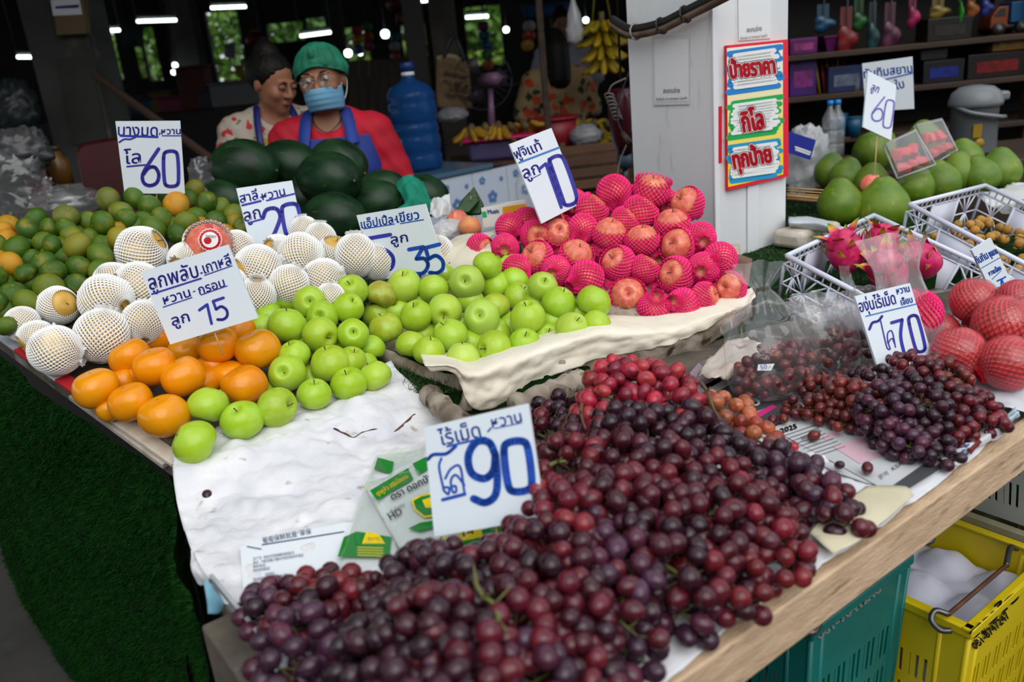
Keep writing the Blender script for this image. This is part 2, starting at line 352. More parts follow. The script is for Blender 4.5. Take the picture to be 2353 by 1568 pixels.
g1 = onz(183,1568,0); gd = (onz(0,1300,0)-g1).normalized()
def gp(p): return g1+gd*(V(p.x,p.y,0)-g1).dot(gd)
rows = [tp, [p*.72+gp(p)*.28 for p in tp], [p*.35+gp(p)*.65 for p in tp], [gp(p) for p in tp]]
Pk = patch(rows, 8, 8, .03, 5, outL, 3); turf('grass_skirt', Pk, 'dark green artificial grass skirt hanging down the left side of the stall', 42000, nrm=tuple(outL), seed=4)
# front flap of the skirt under the white paper, turning the corner towards the grape table
cA = lA-LP.n*.02-Z*.03; cB = onz(445,1390,TZ-.02)
rows = [[cA, cA*.5+cB*.5+V(-.01,.0,-.02), cB], [V(cA.x,cA.y,.45)+outL*.03, V((cA.x+cB.x)/2,(cA.y+cB.y)/2,.42)+outL*.02, V(cB.x,cB.y,.42)], [V(cA.x,cA.y,0)+outL*.09, V((cA.x+cB.x)/2,(cA.y+cB.y)/2,0)+outL*.05, V(cB.x,cB.y,0)]]
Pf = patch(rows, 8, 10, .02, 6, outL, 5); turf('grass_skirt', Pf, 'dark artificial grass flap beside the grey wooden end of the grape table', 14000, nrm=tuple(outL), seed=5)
# ---- turf-covered step under apples, pillar and white crates
STZ = .845
q = [onz(850,862,STZ), onz(1085,900,STZ), onz(1738,712,STZ), onz(2353,632,STZ)+E1*.5]
bk = [q[0]+E2*.75, q[1]+E2*.95, q[2]+E2*1.1, q[3]+E2*1.1]
rows = [q, [a*.5+b*.5 for a, b in zip(q, bk)], bk]
Ps = patch(rows, 8, 8, .004, 8, Z, 6)
M_BL2 = mat('turf_blade_lit', (.05,.12,.03), (.02,.055,.014), rough=.6, scale=70)  # lighter copy of the skirt's turf blades, daylight put into the colour
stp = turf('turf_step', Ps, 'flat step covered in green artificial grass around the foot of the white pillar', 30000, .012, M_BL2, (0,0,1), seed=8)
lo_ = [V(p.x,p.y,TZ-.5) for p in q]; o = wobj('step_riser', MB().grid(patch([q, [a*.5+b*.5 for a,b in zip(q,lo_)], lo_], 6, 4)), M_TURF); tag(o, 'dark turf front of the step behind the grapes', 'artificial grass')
# ============================================================ white pillar
pc = onz(1645, 604, STZ)
def solve_w(dirv, ux):
    lo, hi = .02, .8
    for _ in range(40):
        m_ = (lo+hi)/2; u = proj(pc+dirv*m_+Z*.3)[0]
        if (u < ux) == (dirv.dot(E1) > .5): lo = m_
        else: hi = m_
    return m_
wR = solve_w(E1, 1806); wL = solve_w(E2, 1455)
M_PIL = mat('corrugated_white_board', srgb(226,228,230), srgb(212,214,217), rough=.55, scale=3, stretch=(1,1,.2), c3=srgb(160,140,116), s3=14, f3=(.64,.80))
pil = thing('white_pillar', 'square white pillar clad in corrugated plastic board carrying the yellow price sign', 'pillar', pc+E1*wR/2+E2*wL/2)
wobj('core', MB().ibox(pc+E1*.004+E2*.004, E1*(wR-.008), E2*(wL-.008), Z*(3.0-STZ)), M_PIL, pil, smooth=False)
wobj('cladding_panel', MB().ibox(pc-E1*.002, E1*.006, E2*wL, Z*.76), M_PIL, pil, bev=.001)
wobj('cladding_panel', MB().ibox(pc-E1*.003+Z*.763, E1*.007, E2*wL, Z*1.2), M_PIL, pil, bev=.001)
wobj('cladding_panel', MB().ibox(pc-E2*.002, E1*wR, E2*.006, Z*2.0), M_PIL, pil, bev=.001)
wobj('corner_strip', MB().ibox(pc-E1*.006-E2*.006, E1*.022, E2*.005, Z*2.0), mat('white_strip', srgb(222,224,228), rough=.4), pil, bev=.001)
FR = Plane(pc-E2*.0035, -E2); FL = Plane(pc-E1*.0045, -E1)       # right-hand and left-hand visible faces
wobj('seam_strip', MB().prism([FR.hit(*p) for p in ((1716,428),(1741,424),(1741,575),(1716,582))], -E2*.004), MATS['white_strip'], pil, bev=.0008)
wobj('red_strip', MB().prism([FR.hit(*p) for p in ((1649,245),(1657,244),(1657,374),(1649,376))], -E2*.003), mat('red_tape', srgb(205,20,45), rough=.4), pil, smooth=False)
# yellow price board
ys = thing('price_board', 'tall yellow and white price board with red lettering on the white pillar', 'sign', FR.hit(1735,410)-Z*.05)
M_YEL = mat('sign_yellow', srgb(244,222,60), rough=.35); M_REDS = mat('sign_red', srgb(226,24,52), rough=.35); M_WH = mat('sign_white', srgb(236,238,236), rough=.35); M_BLK = mat('print_black', srgb(28,26,30), rough=.5)
M_CYAN = mat('sign_cyan', srgb(30,150,200), rough=.35); M_GRN = mat('sign_green', srgb(20,170,80), rough=.35); M_BLU = mat('sign_blue', srgb(20,130,205), rough=.35)
gm = bpy.data.materials.new('yellow_gradient_print'); gm.use_nodes = True; t_ = gm.node_tree; gb = t_.nodes['Principled BSDF']; tc_ = t_.nodes.new('ShaderNodeTexCoord'); sx_ = t_.nodes.new('ShaderNodeSeparateXYZ'); t_.links.new(tc_.outputs['Object'], sx_.inputs[0])
rp_ = t_.nodes.new('ShaderNodeValToRGB'); rp_.color_ramp.elements[0].color = (*srgb(247,221,30),1); rp_.color_ramp.elements[1].color = (*srgb(244,242,232),1); rp_.color_ramp.elements[0].position = .08; rp_.color_ramp.elements[1].position = .34
t_.links.new(sx_.outputs[2], rp_.inputs[0]); t_.links.new(rp_.outputs[0], gb.inputs['Base Color']); gb.inputs['Roughness'].default_value = .35
hF = lambda u, v, off=0: FR.hit(u, v, .014+off)
wobj('backing', MB().prism([FR.hit(*p) for p in ((1664,105),(1802,91),(1804,405),(1667,437))], -E2*.0125), M_REDS, ys, smooth=False)
wobj('face', MB().prism([FR.hit(*p, .0125) for p in ((1670,111),(1798,98),(1799,401),(1673,430))], -E2*.001), gm, ys, smooth=False)
def brush(cx, cy, w, h, m, name, sl=-.17, seed=0):
    rg = random.Random(seed); L = []; n = 11
    for k in range(n):
        y = cy-h/2+h*k/(n-1); x0 = cx-w/2+rg.uniform(-3,9); x1 = cx+w/2+rg.uniform(-14,4)
        L.append([(x0, y-sl*(cx-x0)), (x1, y+sl*(x1-cx))])
    strokes_on(hF, L, h/n*1.7, name, m, ys, .0002 if name == 'brush_outline' else .0005)
for cy, m_, sd_ in ((160, M_BLU, 1), (270, M_GRN, 2), (370, M_CYAN, 3)):
    brush(1735, cy, 116, 78 if cy != 160 else 88, m_, 'brush_outline', -.14, sd_); brush(1735, cy-2, 100, 62 if cy != 160 else 72, M_WH, 'brush_fill', -.14, sd_+9)
for s, a, b, h in (('ป้ายราคา', (1680,180), (1782,168), 38), ('กิโล', (1709,304), (1757,295), 46), ('ทุกป้าย', (1688,388), (1774,372), 40)):
    text_on(hF, s, a, b, h, 'letter_outline', M_BLK, ys, .0008, bold=5.5); text_on(hF, s, a, b, h, 'letter_edge', M_WH, ys, .0011, bold=4); text_on(hF, s, a, b, h, 'lettering', M_REDS, ys, .0014, bold=2.4)
# payment cards (their square codes are left out)
hL = lambda u, v, off=0: FL.hit(u, v, .002+off)
pcard = thing('payment_card', 'laminated white payment card taped to the shaded left face of the pillar', 'card', FL.hit(1543,240)); pcard2 = thing('payment_card', 'white payment card at the top of the bright right face of the pillar', 'card', FR.hit(1735,90))
M_LAM = mat('laminate', srgb(206,208,208), rough=.25); M_CARD = mat('card_print', srgb(228,230,232), rough=.4)
wobj('laminate', MB().prism([FL.hit(*p) for p in ((1500,82),(1584,80),(1585,240),(1502,242))], -E1*.0012), M_LAM, pcard, smooth=False)
wobj('card', MB().prism([FL.hit(*p, .0012) for p in ((1504,92),(1580,90),(1581,232),(1506,234))], -E1*.0006), M_CARD, pcard, smooth=False)
text_on(hL, 'สแกนจ่าย', (1524,214), (1562,213), 11, 'lettering', M_BLK, pcard); text_on(hL, 'ชื่อบัญชี นาง สุกาญจนา อุ่นแก้ว', (1508,231), (1579,228), 6, 'lettering', M_BLK, pcard)
wobj('card', MB().prism([FR.hit(*p) for p in ((1695,-40),(1769,-48),(1770,88),(1697,94))], -E2*.0016), M_CARD, pcard2, smooth=False)
hR2 = lambda u, v, off=0: FR.hit(u, v, .0026+off)
text_on(hR2, 'สแกนจ่าย', (1717,74), (1751,70), 11, 'lettering', M_BLK, pcard2); text_on(hR2, 'ชื่อบัญชี นาง สุกาญจนา อุ่นแก้ว', (1702,91), (1764,84), 6, 'lettering', M_BLK, pcard2)
# thick cable bundle around the pillar
pts = [FL.hit(*p, o_) for p, o_ in (((1436,40),.02),((1437,62),.03),((1460,66),.035),((1520,52),.035),((1575,25),.035),((1640,-8),.035),((1720,-50),.04))]
pts[0] += E2*.05; cb = thing('cable_bundle', 'thick black and brown cable bundle wrapped around the white pillar', 'cable', pts[2]-Z*.03)
wobj('cable', MB().tube(cr(pts, 8), .011, 10), mat('black_cable', (.018,.017,.016), rough=.45), cb); p2 = [p-Z*.016 for p in pts]
wobj('conduit', MB().tube(cr(p2, 60), [(.0085+.0022*(k%2)) for k in range(60*(len(p2)-1)+1)], 8), mat('brown_conduit', (.19,.13,.095), (.1,.07,.05), rough=.6, scale=20), cb)
for t_i in (2, 3, 4):
    c_ = pts[t_i]-Z*.008; ax = (pts[t_i+1]-pts[t_i]).normalized(); a_ = ax.orthogonal().normalized(); b_ = ax.cross(a_)
    wobj('cable_tie', MB().tube([c_+(a_*math.cos(k*math.pi/6)+b_*math.sin(k*math.pi/6))*.021 for k in range(13)], .0028, 6), MATS['black_cable'] if t_i != 2 else mat('grey_tie', (.25,.24,.23)), cb)
# ============================================================ fruit
def fruit_prof(kind, n=22):
    P = []
    for i in range(n+1):
        a = math.pi*i/n; s = math.sin(a); c = -math.cos(a)
        if kind == 'apple': r = s*(1.0+.07*math.cos(a*1.0+.4)-.03*c); z = c*.88 + (.30*math.exp(-(s/.30)**2) if c < 0 else -.34*math.exp(-(s/.27)**2))
        elif kind == 'tang': r = s; z = c*.84 - (.06*math.exp(-(s/.18)**2) if c > 0 else -.06*math.exp(-(s/.2)**2))
        elif kind == 'pers': q = abs(s)**.72; r = q*1.0; z = c*.84 - (.10*math.exp(-(s/.5)**2) if c > 0 else 0)
        elif kind == 'pear': r = s*.98; z = c*.95 - (.12*math.exp(-(s/.22)**2) if c > 0 else -.1*math.exp(-(s/.2)**2))
        P.append((max(r, 1e-7) if 0 < i < n else 1e-7, z))
    return P
def fruit_mesh(kind, name, m, n=28, lob=0, lob_a=0, seed=0, tilt=0):
    def wob(a, z): return 1+lob_a*math.cos(lob*a)+.02*math.sin(a+seed)+.012*math.sin(2*a+seed*2)
    mb = MB().lathe(fruit_prof(kind), n, wob=wob)
    for v in mb.v:
        v.x += v.z*tilt
    return mesh_from(mb, name, m)
M_APPLE = mat('green_apple_skin', srgb(150,196,58), srgb(170,206,80), rough=.26, scale=1.4, objcol=True, lo=.45, hi=.8, spec=.5, c3=srgb(200,216,130), s3=26, f3=(.70,.76), sss=.06)
M_TANG = mat('tangerine_skin', srgb(60,100,15), (.30,.25,.02), rough=.38, scale=1.1, objcol=True, lo=.50, hi=.85, bump=.35, bscale=34, c3=(.20,.19,.07), s3=6, f3=(.68,.78))
M_PERS = mat('persimmon_skin', srgb(240,140,10), srgb(230,150,6), rough=.22, scale=1.3, objcol=True, lo=.4, hi=.75, c3=(.30,.16,.02), s3=20, f3=(.74,.78), sss=.08)
M_FUJI = mat('red_apple_skin', srgb(214,98,86), srgb(230,166,96), rough=.3, scale=1.2, lo=.48, hi=.75, stretch=(3,3,.6), c3=srgb(232,130,116), s3=1.5, f3=(.45,.75), sss=.05)
M_PEARS = mat('pear_skin', srgb(222,178,84), srgb(204,160,76), rough=.45, scale=2, c3=srgb(176,130,60), s3=60, f3=(.66,.72))
M_STEM = mat('fruit_stem', (.09,.055,.025), (.16,.12,.05), rough=.8, scale=20); M_CALYX = mat('fruit_calyx', (.10,.07,.035), rough=.9)
APM = [fruit_mesh('apple', 'apple_body', M_APPLE, lob=5, lob_a=.012, seed=i*1.7, tilt=.05*(i-1)) for i in range(4)]
TGM = [fruit_mesh('tang', 'tangerine_body', M_TANG, seed=i*2.1) for i in range(3)]
PSM = [fruit_mesh('pers', 'persimmon_body', M_PERS, n=32, lob=4, lob_a=.035, seed=i*1.3, tilt=.04*i) for i in range(3)]
FJM = [fruit_mesh('apple', 'red_apple_body', M_FUJI, lob=5, lob_a=.014, seed=i*1.9) for i in range(3)]
PRM = [fruit_mesh('pear', 'pear_body', M_PEARS, seed=i*2.3) for i in range(2)]
def stem_mesh(z0, z1, r, bend=.06): return mesh_from(MB().tube([V(0,0,z0), V(bend*.3,0,(z0+z1)/2), V(bend,0,z1)], [r*.8, r*.8, r*1.3], 6), 'stem', M_STEM)
def calyx_mesh(z, r, m=None):
    mb = MB()
    for k in range(5):
        a = k*1.2566; mb.add([V(r*.3*math.cos(a-.6), r*.3*math.sin(a-.6), z+.02), V(r*.3*math.cos(a+.6), r*.3*math.sin(a+.6), z+.02), V(r*math.cos(a), r*math.sin(a), z-.06 if z < 0 else z+.05)], [(0,1,2)])
    return mesh_from(mb, 'calyx', m or M_CALYX)
ST_AP = stem_mesh(.5, .86, .035, .10); CX_AP = calyx_mesh(-.60, .13); ST_TG = mesh_from(MB().lathe([(1e-6,.76),(.07,.77),(.09,.79),(.05,.81),(1e-6,.81)], 8), 'stem_button', mat('tang_button', (.22,.20,.08)))
ST_PR = stem_mesh(.78, 1.05, .03, .12)
DOT_PS = mesh_from(MB().lathe([(1e-6,.725),(.02,.76),(.03,.755),(1e-6,.76)], 6), 'blossom_tip', mat('blossom_tip', (.03,.02,.01)))
LEAF_PS = mat('persimmon_calyx', (.10,.08,.03), rough=.9); CX_PS = calyx_mesh(-.82, .55, LEAF_PS)
def orient(axis_px, roll=None, tow=0.0):
    """rotation that points local +Z along a picture direction (right, up, towards viewer)"""
    d = (R_*axis_px[0]+U_*axis_px[1]-F_*axis_px[2]).normalized()
    q = d.to_track_quat('Z', 'Y'); return (q.to_matrix() @ Matrix.Rotation(roll if roll is not None else random.uniform(0, 6.28), 3, 'Z')).to_4x4()
def jit(c, a=.12):
    k = 1+random.uniform(-a, a); return (c[0]*k*(1+random.uniform(-a, a)*.6), c[1]*k, c[2]*k, 1)
def put(pl, u, v, dpx, meshes, name, rot, colr=None, parts=(), lift=0):
    P = pl.hit(u, v, lift); d = (P-CAM).dot(F_); r = dpx/2*d/FPX; i = random.randrange(len(meshes))
    o = link(name, meshes[i], None, P, rot, r)
    if colr: o.color = colr
    for pn, pm in parts: link(pn, pm, o)
    return o
# ---- tangerines
TANG = """975 230 230 4,1215 215 215 1,1350 295 220 1,1440 210 150 1,1585 280 240 9,1680 225 180 1,1750 140 160 5,1865 260 205 0,1985 300 120 3,2110 360 150 3,1950 420 190 0,2115 450 160 6,2190 480 130 2,600 380 220 4,800 430 170 2,925 445 230 1,1090 340 210 3,1140 410 200 1,1215 480 170 1,1385 500 245 2,1460 400 210 2,1600 545 190 0,1685 440 220 3,1770 380 170 1,650 550 190 3,600 490 200 1,450 490 150 1,250 505 220 0,80 455 150 8,20 510 140 9,70 590 120 9,1090 590 245 6,1050 520 180 8,810 580 180 2,695 650 255 5,470 640 190 0,380 610 190 2,150 680 250 1,230 620 150 0,905 735 245 2,900 640 150 2,460 720 170 2,390 800 230 0,590 750 160 0,290 770 140 0,715 850 240 0,480 880 230 0,230 890 190 0,85 815 230 9,910 880 220 1,685 1000 210 0,440 1030 270 3,310 980 160 0,120 1080 240 0,60 1000 170 1,245 1155 250 3,470 1080 170 0,60 1240 180 1,60 1370 200 2,-60 640 220 2,-40 930 220 1,-60 1150 230 0,-50 780 220 8,1960 500 170 6,1830 470 140 8,2020 540 130 8,1760 560 130 2,2060 620 150 1,1900 620 130 0,1300 420 140 1,1530 470 140 2,1000 640 150 2,560 640 150 1"""
GC = [(.038,.105,.004), (.058,.135,.005), (.080,.15,.006), (.12,.17,.008), (.13,.15,.02), (.20,.20,.016), (.30,.24,.015), (.33,.22,.01), (.45,.22,.008), (.55,.24,.008)]
tangs = []
for s in TANG.split(','):
    x, y, d, c = map(int, s.split()); u, v = x/3.92, 400+y/3.92; small = d < 185
    o = put(LP, u, v, max(d, 190)/3.92*1.02 if small else d/3.92*1.02, TGM, 'tangerine', orient((random.uniform(-.6,.6), random.uniform(-.3,.9), random.uniform(-.4,.8))), jit(GC[c], .08), [('stem_button', ST_TG)], lift=-.022 if small else random.uniform(-.004,.006))
    o['group'] = 'tangerines heaped on the left'; o['category'] = 'tangerine'; o['_c'] = c; tangs.append(o)
for j in range(9):             # a lower layer that closes the gaps
    for i in range(9):
        u = -40+i*62+(j%2)*31; v = 440+j*34+random.uniform(-6,6)+ (40 if i > 6 else 0)
        if u > 560 or (v > 560 and u > 260) or v > 560+(260-u)*.62 or v < 560-.7*u+ (0 if u < 200 else 120+ (u-200)*.6): continue
        if v < 470 and u < 210: continue
        o = put(LP, u, v, 58, TGM, 'tangerine', orient((random.uniform(-1,1), random.uniform(-1,1), 0)), jit(GC[random.choice((0,0,1,2,3))]), lift=-.05)
        o['group'] = 'tangerines heaped on the left'; o['category'] = 'tangerine'; o['_c'] = 0; tangs.append(o)
row_labels(tangs, lambda t: ('orange ripe tangerine' if t['_c'] >= 8 else ('yellow green tangerine' if t['_c'] >= 5 else 'green tangerine')), 'the tangerine heap', 8)
for o in tangs: del o['_c']
# ---- persimmons
PERS = "220 892 104,299 820 93,355 842 102,299 924 100,378 955 113,421 865 103,592 802 106,500 793 95,562 884 104,544 760 87,369 775 82,427 806 84,527 864 84,281 878 78,470 880 74,487 842 78,310 868 80,255 938 70"
pers = []
for k, s in enumerate(PERS.split(',')):
    u, v, d = map(float, s.split()); small = d < 86
    o = put(LP, u, v, d*.99, PSM, 'persimmon', orient((-.25+random.uniform(-.2,.2), .85, .35), random.uniform(0,6)), jit(random.choice([(.80,.26,.002),(.76,.28,.002),(.76,.23,.002)]), .05), [('blossom_tip', DOT_PS), ('calyx', CX_PS)], lift=-.03 if small else (.012 if k in (2,5,6,7) else 0))
    o['group'] = 'persimmons at the front of the board'; o['category'] = 'persimmon'; pers.append(o)
row_labels(pers, 'orange persimmon', 'the persimmon pile', 4)
# ---- green apples, left board and centre crate
GA_L = "659 747 92,737 771 88,812 768 76,740 727 76,801 706 75,711 695 78,660 691 66,807 667 80,758 834 95,659 858 88,639 936 97,723 905 82,801 881 88,862 863 78,809 828 74,675 816 78,555 965 102,479 930 96,446 1017 109,610 708 66,612 728 62,607 752 62,700 800 66,836 838 62,716 872 66,758 684 62,600 905 70,690 760 66,520 925 66,770 800 66,850 800 60"
GA_C = "929 655 83 3,877 676 74 9,996 663 74 1,1072 649 86 4,1121 609 72 0,956 724 79 2,1023 716 82 3,1106 728 87 4,1135 706 76 8,1139 655 70 0,1181 646 64 0,1193 682 70 1,1248 658 74 3,1212 727 86 1,1284 694 82 0,1365 692 83 0,1316 753 79 3,1371 744 72 1,1258 776 68 1,1205 788 77 0,1135 802 88 2,1065 820 80 5,886 753 82 8,865 721 68 2,1033 768 82 1,946 792 76 2,987 807 78 2,1020 630 62 0,1145 762 62 1,1172 747 62 1,1083 786 62 1,975 768 60 1,1269 737 62 1,1080 690 62 1,1160 610 60 0,1235 700 62 1,910 715 62 1,1330 720 62 1,1000 750 60 1,1060 750 60 1,1220 750 60 1,970 690 60 2,1110 775 60 1,1290 770 56 0"
AC = [(.34,.53,.018), (.38,.55,.03), (.34,.48,.02), (.40,.55,.05), (.40,.57,.075), (.45,.59,.09), (.3,.5,.05), (.3,.5,.05), (.36,.42,.02), (.33,.30,.03)]
apl = []; apc = []
AXL = {(659,858): (.0,.1,1), (737,771): (.7,-.25,.6), (812,768): (.2,.15,1), (740,727): (0,.0,1), (711,695): (.25,.0,.9), (807,667): (0,.5,.7), (659,747): (.1,.95,.2), (758,834): (-.25,.9,.3), (639,936): (.75,.1,.35), (446,1017): (-.75,.35,.35), (1072,649): (-.1,-.05,1), (1106,728): (-.15,.1,1), (1023,716): (-.05,-.35,.9), (929,655): (-.1,.75,.6), (956,724): (-.2,.7,.55), (1248,658): (.1,.4,.8), (1135,802): (-.7,.0,.6), (1212,727): (-.1,.85,.45), (1316,753): (.3,.6,.6), (1065,820): (0,1,.1), (479,930): (.2,.9,-.2)}
for pl, S_, out in ((LP, GA_L, apl), (CP, GA_C, apc)):
    for s in S_.split(','):
        q_ = list(map(float, s.split())); u, v, d = q_[:3]; c = int(q_[3]) if len(q_) > 3 else random.choice((0,0,1,2))
        small = d < 72; ax = AXL.get((int(u), int(v)), (random.uniform(-.5,.5), random.uniform(.2,.9), random.uniform(-.2,.6)))
        o = put(pl, u, v, max(d, 72) if small else d, APM, 'green_apple', orient(ax), jit(AC[c], .05), [('stem', ST_AP), ('calyx', CX_AP)], lift=-.042 if small else random.uniform(-.004,.008))
        o['category'] = 'apple'; o['group'] = 'green apples beside the persimmons' if out is apl else 'green apples in the paper lined crate'; out.append(o)
row_labels(apl, 'green apple', 'the heap beside persimmons', 6); row_labels(apc, lambda t: 'green apple', 'the cream paper crate', 7)
# ---- foam nets
def net_mesh(name, prof, na, m, depth=.06, hole=.55, twist=.5, seed=0, ruff=0):
    """prof: list of (radius, z) rings; a lattice of rounded strands with diamond holes"""
    mb = MB(); nr = len(prof)
    def P(i, a, off=0):
        r, z = prof[i]; fl = 1+ruff*(i/(nr-1))**6*math.sin(a*9+seed)
        r = (r*fl-off)*(1+.02*math.sin(3*a+seed+i*.3)); return V(r*math.cos(a), r*math.sin(a), z)
    st = 2*math.pi/na
    for i in range(nr-2):
        for k in range(na):
            a0 = (k+(i % 2)*.5)*st; ta = twist*0
            B = P(i, a0); T = P(i+2, a0); L_ = P(i+1, a0-st/2); R = P(i+1, a0+st/2)
            c = (B+T+L_+R)/4; ins = []
            for q in (B, R, T, L_):
                w = c+(q-c)*hole; rr = math.hypot(w.x, w.y); f = 1-depth/max(rr, .15) if rr > .02 else 1
                ins.append(V(w.x*f, w.y*f, w.z*(1-depth*.4)))
            mb.add([B, R, T, L_]+ins, [(0,1,5,4),(1,2,6,5),(2,3,7,6),(3,0,4,7)])
    return mesh_from(mb, name, m)
def arc_prof(th0, th1, n, r=1.05, zs=.95, tail=0, tail_r=.45, tn=5):
    """sleeve from polar angle th0 (open end, measured from +Z) down to th1, then a drawn-in flaring tail"""
    P = []
    for i in range(n):
        a = math.radians(th0+(th1-th0)*i/(n-1)); P.append((max(r*math.sin(a), .12), r*zs*math.cos(a)))
    if tail:
        r0, z0 = P[-1]
        for i in range(1, tn+1):
            t = i/tn; P.append((r0+(tail_r-r0)*t*t*.9+.02, z0-tail*t))
    return P
M_NETW = mat('white_foam_net', (.86,.86,.84), (.80,.80,.78), rough=.7, scale=3, sss=.1); M_NETP = mat('pink_foam_net', (.88,.016,.20), (.80,.012,.16), rough=.55, scale=3, sss=.05)
NW = [net_mesh('foam_net', arc_prof(24,158,26,1.06,1.0,.22,.42), 34, M_NETW, .045, .58, seed=1, ruff=.12), net_mesh('foam_net', arc_prof(40,168,26,1.07,1.02,.18,.30), 36, M_NETW, .045, .56, seed=2, ruff=.1), net_mesh('foam_net', arc_prof(12,160,28,1.06,1.04,.15,.40), 34, M_NETW, .045, .58, seed=4, ruff=.15)]
NP = [net_mesh('foam_net', arc_prof(66,160,14,1.08,.93,.25,.35), 24, M_NETP, .07, .66, seed=1, ruff=.1), net_mesh('foam_net', arc_prof(44,152,16,1.08,.95,.3,.45), 24, M_NETP, .07, .66, seed=3, ruff=.12), net_mesh('foam_net', arc_prof(8,150,18,1.08,.97,.42,.3), 24, M_NETP, .07, .66, seed=5, ruff=.14)]
NP.append(net_mesh('foam_net', [(1.02,.75),(1.07,.55)]+arc_prof(62,160,13,1.08,.93,.2,.3), 24, M_NETP, .07, .66, seed=7, ruff=.1))
# ---- pears: px centre, px size, direction of the open end, net kind
PEAR = [(325,577,118,(.75,.45,.1),0),(262,648,92,(-.6,.5,.2),2),(318,655,112,(-.65,.0,.55),0),(245,690,124,(.75,-.2,.35),2),(133,703,92,(.75,.15,.5),1),(52,745,82,(-.2,.6,-.2),2),(85,778,86,(-.55,-.5,.5),1),(128,806,118,(-.85,.2,.2),2),(235,772,126,(-.05,-.9,.2),2),(330,742,104,(.2,-.6,.4),2),
 (592,617,112,(-.75,-.35,.55),1),(692,587,108,(-.6,.4,-.3),2),(664,657,98,(-.4,-.8,.1),2),(742,640,96,(-.8,-.2,.1),2),(590,682,92,(-.1,-.6,-.3),2),(768,584,88,(.25,.75,.45),1),(818,588,102,(.1,-.9,.1),2),(735,550,78,(0,-.9,0),2),(545,572,88,(-.8,.1,.3),2),(700,533,72,(.2,-.8,0),2),(1000,585,92,(-.1,-.9,0),2),(640,580,84,(.3,-.3,-.8),2),(430,600,90,(.2,.2,-.9),2),(470,640,96,(.2,.2,-.9),2),(530,660,92,(0,.3,-.9),2),(380,720,96,(.2,.2,-.9),2),(180,640,0,(0,0,1),0),(760,690,80,(0,-.9,0),2),(870,600,90,(0,-.9,0),2)]
pears = []
for u, v, d, ax, k in PEAR:
    if not d: continue
    o = put(LP, u, v, d*.93, PRM, 'pear', orient(ax), None, [('stem', ST_PR)], lift=.004 if d > 100 else -.012); n_ = link('foam_net', NW[k], o); o['category'] = 'pear'; o['group'] = 'pears in white foam nets'; pears.append(o)
row_labels(pears, 'pear in white foam net', 'the pears', 5)
# the sticker apple among the pears
sa = put(LP, 480, 562, 108, FJM, 'sticker_apple', orient((.35,.65,.55), 1.0), lift=.02); tag(sa, 'red striped apple with a red ribbon sticker in a white foam net among the pears', 'apple'); link('stem', ST_AP, sa)
nn_ = link('foam_net', net_mesh('foam_net', arc_prof(70,160,15,1.07,.93,.2,.4), 32, M_NETW, .045, .58, seed=9), sa, rot=(0, -.5, 0))
SP = Plane(at(478,548,(sa.location-CAM).dot(F_)-.062), (CAM-sa.location))
hs = lambda u, v, off=0: SP.hit(u, v, off) - (-F_)*(((u-480)/52)**2+((v-548)/52)**2)*.008
def ring_poly(cx, cy, rx, ry, n=40, sc=0): return [(cx+(rx+sc*math.cos(k*2*math.pi*10/n*2))*math.cos(2*math.pi*k/n), cy+(ry+sc*math.cos(k*2*math.pi*10/n*2))*math.sin(2*math.pi*k/n)) for k in range(n)]
def disc_on(hit, cx, cy, rx, ry, off, name, m, par, sc=0, n=40):
    pr = ring_poly(cx, cy, rx, ry, n, sc); mb = MB(); c = hit(cx, cy, off); mid = [hit(cx+(u-cx)*.5, cy+(v-cy)*.5, off) for u, v in pr]; ed = [hit(u, v, off) for u, v in pr]
    mb.add([c]+mid+ed, [(0, 1+(k+1) % n, 1+k) for k in range(n)]+[(1+k, 1+(k+1) % n, 1+n+(k+1) % n, 1+n+k) for k in range(n)]); return wobj(name, mb, m, par, smooth=False)
M_STKR = mat('sticker_red', srgb(190,14,34), rough=.3)
rs = thing('ribbon_sticker', 'round red and white ribbon sticker stuck on the striped apple', 'sticker', hs(480,575))
strokes_on(hs, [[(474,519),(484,519),(484,540),(474,540)]], 9, 'ribbon', M_STKR, rs, .001); disc_on(hs, 482, 551, 27, 26, .0012, 'border', M_WH, rs, 1.2); disc_on(hs, 482, 551, 25, 24, .0018, 'seal', M_STKR, rs, 1.2); disc_on(hs, 482, 551, 19, 18, .0024, 'ring', M_WH, rs); disc_on(hs, 477, 553, 9, 8, .003, 'apple_print', M_STKR, rs)
text_on(hs, 'SWEET', (472,545), (496,548), 6, 'lettering', M_BLK, rs, .0034)
